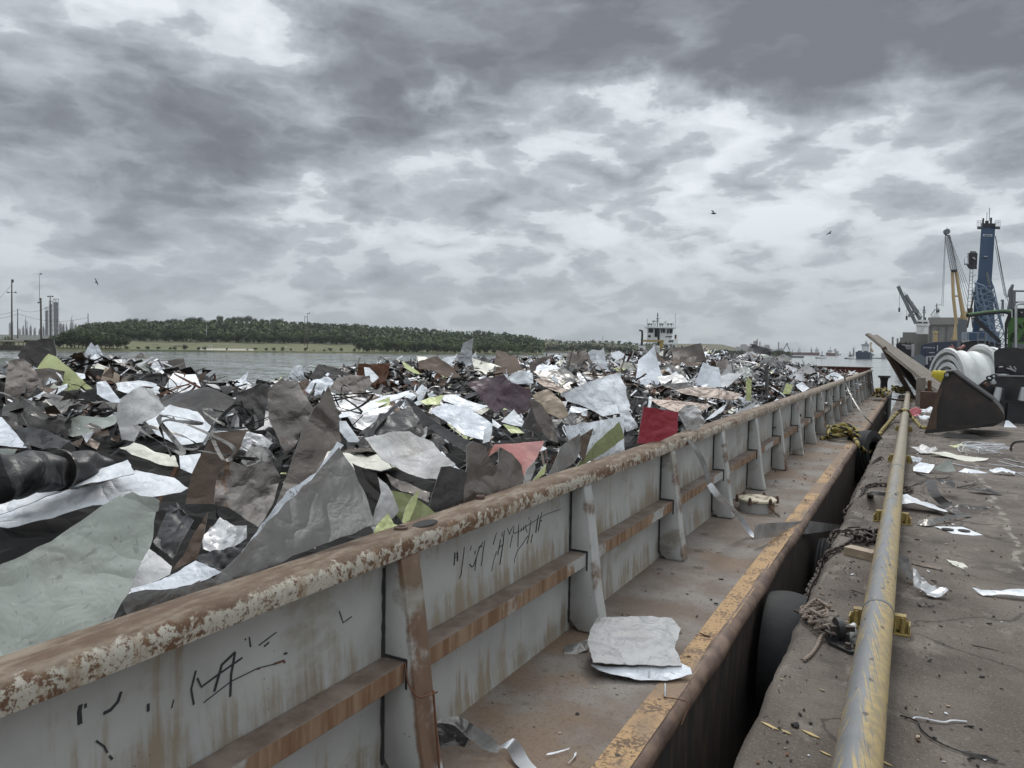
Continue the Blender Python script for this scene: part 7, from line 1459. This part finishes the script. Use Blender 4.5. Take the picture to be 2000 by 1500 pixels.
rb_([(1793,1020,'z',.02,.12,(.2,1,.2)),(1815,1020,'z',.04,.14,(.1,1,.4)),(1845,1012,'z',.05,.10,(.1,1,.4)),(1872,1008,'z',.04,.08,(.1,1,.2)),(1897,1008,'z',.01,.03,(.1,1,.2))],0,'grey_steel','folded dark strip end lying on the wharf below the looped strip')
rb_([(1702,746,'x',-1.75,.05,(0,1,0)),(1707,756,'x',-1.6,.06,(.2,1,0)),(1712,772,'x',-1.35,.06,(.4,1,.2)),(1722,795,'x',-1.2,.05,(.6,1,.2)),(1730,808,'x',-.9,.04,(.6,1,.2))],0,'bare_metal','thin pale strip hanging off the coaming near its far corner')
rb_([(1640,722,'x',-1.78,.12,(0,1,.2)),(1648,732,'x',-1.70,.14,(.2,1,0)),(1652,748,'x',-1.66,.12,(.2,1,0)),(1658,764,'x',-1.55,.05,(.6,1,.3)),(1672,790,'x',-1.3,.05,(.6,1,.3)),(1690,815,'x',-1.05,.05,(.6,1,.3)),(1718,842,'x',-.75,.04,(.6,1,.2))],0,'grey_steel','grey strip draped over the far coaming and curling down across the deck')
# ============================================================ SCRAP ON THE BARGE DECK
dk1=[(1167,1205),(1240,1204),(1312,1210),(1330,1229),(1318,1262),(1333,1296),(1255,1296),(1158,1300),(1147,1262),(1152,1232)]
sheet('deck_sheet',(1240,1298,'z',.075),14,-60,dk1,'bent light grey sheet with a folded-over corner lying on the barge deck',amp=.10,curl=.12,dens=2.4,back='dark_steel')
sheet('white_scratched',(1250,1328,'z',.02),22,-60,[(1153,1302),(1200,1303),(1330,1296),(1348,1305),(1352,1318),(1300,1328),(1240,1327),(1170,1312)],'narrow white lower flap of bent sheet at the yellow stripe on deck',amp=.10,curl=.1,dens=1.6)
sheet('dark_steel',(1318,1232,'z',.10),30,-60,[(1309,1240),(1317,1220),(1333,1238)],'small dark turned-up corner on the bent deck sheet',amp=.0)
sheet('grey_steel',(1125,1280,'z',.0),24,-60,[(1100,1262),(1148,1250),(1150,1268),(1104,1287)],'small dull metal flap on the deck left of the bent sheet',amp=.1)
rb_([(855,1408,'z',.12,.02,(.2,1,.5)),(890,1408,'z',.12,.04,(.2,1,.9)),(915,1425,'z',.10,.055,(.2,.7,1)),(950,1450,'z',.06,.06,(.3,.6,1)),(975,1466,'z',.03,.025,(.4,1,.6))],0,'grey_steel','dark curled strip on the deck leading from the first bracket foot')
rb_([(970,1462,'z',.04,.02,(.5,1,.5)),(995,1452,'z',.05,.05,(.5,1,1)),(1008,1466,'z',.04,.06,(1,.6,.6)),(1022,1490,'z',.02,.065,(1,.5,.2)),(1055,1520,'z',.01,.07,(1,.3,0))],0,'foil','shiny torn foil end of a curled strip at the bottom edge of the deck')
sheet('dark_steel',(880,1450,'z',.01),14,-60,[(848,1410),(880,1408),(925,1432),(905,1462),(860,1478),(848,1460)],'dark crumpled scrap behind the foil strip at the first bracket foot',amp=.6)
for P_,l in (([(1068,1473),(1085,1470),(1112,1462)],'thin white paper curl on the deck near the bottom edge, left one'),([(1112,1488),(1122,1478),(1124,1470)],'small white paper curl on the deck near the bottom edge, right one')):
    rb_([(x,y,'z',.015,.012 if i!=1 else .018,(.3,1,.3)) for i,(x,y) in enumerate(P_)],0,'white_sheet',l)
mb=MB(); mb.tube([onz(1299,1361,.01),onz(1299,1335,.05)],.005,6); tag(mb.build('welding_rod','bare_metal',loc=onz(1299,1361)),'thin pale rod standing by the stripe below the bent sheet','rod')
mb=MB(); mb.tube(catmull([onz(1296,1362,.01),onz(1325,1366,.015),onz(1345,1376,.01),Vector((-.93,onz(1345,1376).y-.1,-.06))],4),.003,5); tag(mb.build('wire','rust_scrap',loc=onz(1296,1362)),'thin rusty wire over the deck edge below the bent sheet','wire')
q=BY[7]-.065; w1=[Vector((-1.728,q,.50)),Vector((-1.70,q-.01,.42)),Vector((-1.66,q-.004,.38)),Vector((-1.645,q+.03,.372)),Vector((-1.64,q+.10,.36))]
mb=MB(); mb.tube(catmull(w1,4),.004,6); tag(mb.build('tie_wire','rust_scrap',loc=w1[0]),'rusty wire looped round the nearest bracket','wire')
mb=MB(); mb.tube(catmull([w1[-2]+Vector((0,.05,0)),w1[-2]+Vector((.012,.055,-.15)),w1[-2]+Vector((.035,.05,-.33))],4),.005,6); tag(mb.build('tie_wire','rust_scrap',loc=w1[-1]),'rusty wire end hanging down the nearest bracket','wire')
# bits lying about on the deck: too many to count
mb=MB(); q=random.Random(3)
for k in range(520):
    y=q.uniform(1.5,36); x=q.uniform(-1.8,-1.0); s=(.0015+.006*q.random()**2)*(1+y*.05); c=Vector((x,y,.004+s*.3)); u,w,n=randrot(q,.3); L=s*q.choice([1,1,1.5,2,4])
    mb.obox(c,u*L,w*s*.6,n*s*.35,q.choice([0,0,1,2]))
tag(mb.build('deck_grit',['stone_dark','rust_scrap','tan_sheet'],loc=(-1.4,10,0)),'dark grit and rust flakes scattered over the barge deck','grit',kind='stuff')
mb=MB()
for k in range(3200):
    y=2+34*q.random()**1.7; x=q.choice([q.uniform(-.58,-.28),q.uniform(.02,1.8),q.uniform(-.0,.4),q.uniform(.3,5)]); s=(.0018+.007*q.random()**2.5)*(1+y*.05); c=Vector((x,y,.001+s*.3)); u,w,n=randrot(q,.35); L=s*q.choice([1,1,1.2,1.6,1.4,2.5])
    a_=[c+(u*math.cos(t_)*L+w*math.sin(t_)*s*.8)*q.uniform(.7,1.2) for t_ in (0,1.2,2.3,3.5,4.9)]; mb.prism(a_,n*s*.6,q.choices([0,1,2,3],[9,4,2,.6])[0])
tag(mb.build('wharf_grit',['stone_dark','rust_scrap','tan_sheet','white_sheet'],loc=(1,8,0)),'dark grit, rust flakes and small chips scattered over the wharf','grit',kind='stuff')
# ============================================================ DEBRIS ON THE WHARF
WD=[
('grey_steel',(1960,856,'z',.04),12,-80,[(1836,852),(1850,845),(1900,848),(1940,858),(1935,860),(1895,861)],'flat grey bent sheet lying just in front of the big bucket',.12,.1),
('mottled_metal',(1795,884,'z',.03),20,-70,[(1774,868),(1790,872),(1800,868),(1816,876),(1826,872),(1832,878),(1815,886),(1800,887)],'crumpled grey sheet right of the pipe, nearest the bucket',.6,0),
('lime_sheet',(1870,874,'z',.04),34,-80,[(1853,868),(1866,869),(1878,866),(1886,876),(1877,871),(1866,875)],'small yellow-green scrap with a curled edge on the wharf',.4,.3),
('cream_sheet',(1870,898,'z',.012),6,-80,[(1812,886),(1846,881),(1870,888),(1932,896),(1925,899),(1890,901),(1850,892)],'long pale flat sheet across the wharf behind the curled white one',.15,.0),
('white_scratched',(1783,898,'z',.03),20,-70,[(1768,894),(1778,890),(1796,891),(1801,896),(1795,901),(1780,900)],'small crushed white scrap against the pipe',.9,0),
('white_sheet',(1800,922,'z',.02),26,-80,[(1783,913),(1797,904),(1826,907),(1822,915),(1814,924),(1784,920)],'bright white sheet half of a curled piece on the wharf',.12,.2),
('sage_panel',(1840,922,'z',.02),62,-85,[(1820,916),(1838,905),(1856,897),(1867,921),(1850,922),(1824,918)],'grey-green curled back of the white sheet on the wharf',.06,.3),
('white_scratched',(1905,922,'z',.01),10,-80,[(1868,922),(1885,915),(1912,919),(1930,924),(1890,925)],'thin white strip beside the curled sheet on the wharf',.2,0),
('white_scratched',(1955,924,'z',.03),22,-80,[(1932,917),(1960,914),(1984,918),(1980,926),(1960,924),(1940,922)],'wrinkled white strip at right on the wharf',.7,0),
('white_sheet',(1800,1000,'z',.04),10,-75,[(1757,972),(1772,967),(1800,976),(1822,978),(1852,997),(1845,1000),(1815,992),(1785,985),(1757,983)],'bright white torn sheet with two slots right of the pipe',.3,0),
('dark_steel',(1900,960,'z',.03),14,-80,[(1888,951),(1925,952),(1955,960),(1958,963),(1920,962),(1897,956)],'dark shredded flat scrap in the middle right of the wharf',.5,0),
('dark_steel',(1910,990,'z',.01),10,-80,[(1862,990),(1884,984),(1920,984),(1935,992),(1910,999),(1880,1000)],'dark flat strips right of the looped steel strip',.4,0),
('dark_steel',(1840,985,'z',.03),10,-80,[(1792,926),(1830,936),(1862,932),(1866,950),(1860,955),(1828,938),(1800,932)],'thin dark bent strip behind the loop of steel strip',.4,0),
('white_sheet',(1870,1040,'z',.006),2,-80,[(1825,1028),(1880,1029),(1920,1045),(1900,1046),(1860,1042)],'flat white plate with two round holes on the concrete',.0,0),
('dark_steel',(1790,1110,'z',.10),40,-60,[(1751,1077),(1760,1080),(1775,1092),(1782,1120),(1790,1142),(1775,1132),(1762,1110)],'dark upper half of a crumpled strip propped on the pipe',.3,.2),
('bare_metal',(1815,1165,'z',.02),30,-60,[(1782,1112),(1795,1120),(1820,1145),(1848,1150),(1850,1157),(1838,1167),(1818,1165),(1800,1148),(1786,1140)],'crumpled silver foil piece lying below the dark strip by the pipe',.9,0),
('white_sheet',(1960,1160,'z',.03),24,-85,[(1899,1146),(1918,1152),(1955,1153),(1978,1151),(2030,1150),(2030,1168),(1990,1166),(1950,1162),(1920,1162)],'bright white wavy sheet at the right picture edge',.4,.1),
('cream_sheet',(1870,1105,'z',.004),2,-80,[(1848,1092),(1880,1100),(1900,1113),(1885,1112),(1860,1103)],'pale thin flake patch on the joint of the concrete',.2,0),
('brown_sheet',(1820,1108,'z',.01),6,-80,[(1778,1098),(1815,1100),(1840,1110),(1835,1113),(1800,1105)],'flat brown wood splinter right of the pipe',.1,0),
('brown_sheet',(1925,1262,'z',.008),8,-80,[(1897,1254),(1945,1266),(1950,1270),(1900,1259)],'small brown wooden stick on the concrete lower right',.0,0),
('cream_sheet',(1835,1300,'z',.004),2,-80,[(1790,1401),(1850,1406),(1888,1408),(1850,1409),(1800,1404)],'thin white plastic strip lying lower right of the pipe',.2,0),
('red_panel',(1780,808,'z',.1),30,-60,[(1775,800),(1790,796),(1800,803),(1795,812),(1780,812)],'dark red scrap on the wharf beyond the rope',.5,0),
('white_sheet',(1810,806,'z',.05),30,-60,[(1792,798),(1808,800),(1812,806),(1800,804)],'white scrap lying on the wharf beside the dark red one',.4,0),
('white_scratched',(1800,815,'z',.05),30,-60,[(1790,812),(1806,808),(1817,818),(1805,820),(1796,818)],'crumpled white scrap in front of the dark red one',.8,0),
('white_sheet',(1822,803,'z',.1),40,-60,[(1808,798),(1818,793),(1828,800),(1822,806),(1812,806)],'white bag-like scrap next to the bucket edge',.6,0),
]
for mat,anc,tilt,az,poly,lab,amp,curl in WD: sheet(mat,anc,tilt,az,poly,lab,amp=amp,curl=curl,thick=.003,name='wharf_scrap',cat='scrap piece')
for (x,y,rx) in ((1851,1033.5,.035),(1883,1036,.035)):
    c=onz(x,y,.016); mb=MB(); mb.lathe(c,(0,0,1),[(0,.055),(.002,.055),(.002,0)],18); tag(mb.build('hole','stone_dark',loc=c),('left' if x<1860 else 'right')+' dark round hole in the flat white plate on the concrete','hole')
def wirep(P_,r,mat,label,cat='wire',nm='wire'):
    P=catmull([onz(x,y,z_) for x,y,z_ in P_],6); mb=MB(); mb.tube(P,r,5); tag(mb.build(nm,mat,loc=P[0],smooth=60),label,cat)
wirep([(1783,1404,.01),(1793,1401,.015),(1840,1410,.01),(1860,1407,.012),(1888,1409,.008)],.004,'white_sheet','white wire lying on the concrete lower right','wire')
wirep([(1758,1397,.01),(1790,1408,.012),(1800,1425,.01),(1825,1445,.01),(1870,1465,.01),(1945,1488,.008)],.004,'dark_steel','thin dark wire trailing towards the lower right corner')
wirep([(1880,1468,.01),(1915,1475,.015),(1930,1478,.01),(1948,1485,.01)],.006,'dark_steel','short dark wire near the lower right corner')
wirep([(1792,1177,.01),(1800,1184,.01),(1808,1178,.02),(1815,1184,.01),(1825,1182,.01)],.004,'dark_steel','squiggle of wire on the concrete below the silver foil')
wirep([(1663,1152,.005),(1675,1156,.01),(1688,1160,.005)],.003,'dark_steel','tiny wire left of the pipe on the concrete')
wirep([(1975,880,.1),(1976,870,.25),(1985,863,.35),(2010,862,.35)],.02,'black_sheet','dark hose hoop standing at the right picture edge','hose','hose')
wirep([(1790,925,.02),(1825,934,.02),(1850,933,.04),(1858,925,.05)],.01,'dark_steel','dark bent rod behind the loop of steel strip','rod','rod')
wirep([(1870,952,.02),(1890,948,.03),(1904,944,.02),(1908,936,.06)],.01,'dark_steel','dark twig-like rod at mid right on the wharf','rod','rod')
for i,(x0,y0,x1,y1) in enumerate(((1960,895,2020,905),(1930,906,2020,911),(1950,900,2030,918),(1990,925,2030,935),(1945,916,2030,926),(1860,905,1935,915))): wirep([(x0,y0,.01),((x0+x1)/2,(y0+y1)/2+2,.02),(x1,y1,.01)],.006,'white_scratched',['upper','second','long slanting','short lower','middle','left'][i]+' thin white strand among the strips at the right edge','strand','plastic_strand')
c=onz(1930,882,.05); P=[c+Vector((q.uniform(-.5,.5),q.uniform(-.6,.6),q.uniform(0,.12))) for i in range(30)]; mb=MB(); mb.tube(catmull(P,4),.006,4); tag(mb.build('wire_tangle','white_scratched',loc=c),'tangle of pale wire on the wharf right of the yellow-green scrap','wire tangle')
c=onz(1770,952,.03)
# paint flakes by the pipe and a dark stone
for i,(x,y,L,lab) in enumerate(((1503,1418,.05,'group of cream paint flakes nearest the gap'),(1583,1434,.05,'cream paint flake left of the pipe near the bottom'),(1535,1430,.03,'small cream paint flake between two others'),(1612,1472,.03,'cream paint flake close to the pipe at the bottom'),(1728,1490,.035,'cream paint flake right of the pipe at the bottom edge'))):
    mb=MB(); c=onz(x,y,.003); 
    u=Vector((.9,-.4,0)); w=Vector((.25,.6,0)); mb.prism([c-u*L,c-u*L*.2+w*L*.35,c+u*L*.6+w*L*.2,c+u*L,c+u*L*.3-w*L*.3,c-u*L*.4-w*L*.2],(0,0,.003)); tag(mb.build('paint_flake','paint_chip',loc=c),lab,'paint flake')
def stone(x,y,r,lab):
    c=onz(x,y,r*.5); mb=MB(); mb.lathe(c,(0,0,1),[(-r*.5,0),(-r*.45,r*.7),(0,r),(r*.4,r*.7),(r*.6,0)],10); mb.v=[tuple(Vector(v)+Vector((1,1,.5))*noise.noise(Vector(v)*60)*r*.35) for v in mb.v]; tag(mb.build('stone','stone_dark',loc=c,smooth=40),lab,'stone')
stone(1554,1416,.020,'dark round stone left of the pipe near the bottom'); stone(1522,1422,.009,'small dark pebble beside the paint flakes near the gap'); stone(1736,1248,.014,'dark lump beside the yellow pipe clamp'); stone(1128,1394,.010,'dark pebble on the deck by the round stain')
# ============================================================ HAZE (the air over the channel)
HD=0.00008
mh=bpy.data.materials.new('haze'); mh.use_nodes=True; th=mh.node_tree; th.nodes.clear()
pv=th.nodes.new('ShaderNodeVolumePrincipled'); pv.inputs['Color'].default_value=(.82,.86,.90,1); pv.inputs['Density'].default_value=HD; pv.inputs['Anisotropy'].default_value=.2
om=th.nodes.new('ShaderNodeOutputMaterial'); th.links.new(pv.outputs[0],om.inputs['Volume'])
mb=MB(); mb.box((-2600,-300,WZ-3),(2600,3200,95)); hzo=mb.build('haze','water'); hzo.data.materials.clear(); hzo.data.materials.append(mh); tag(hzo,kind='stuff')
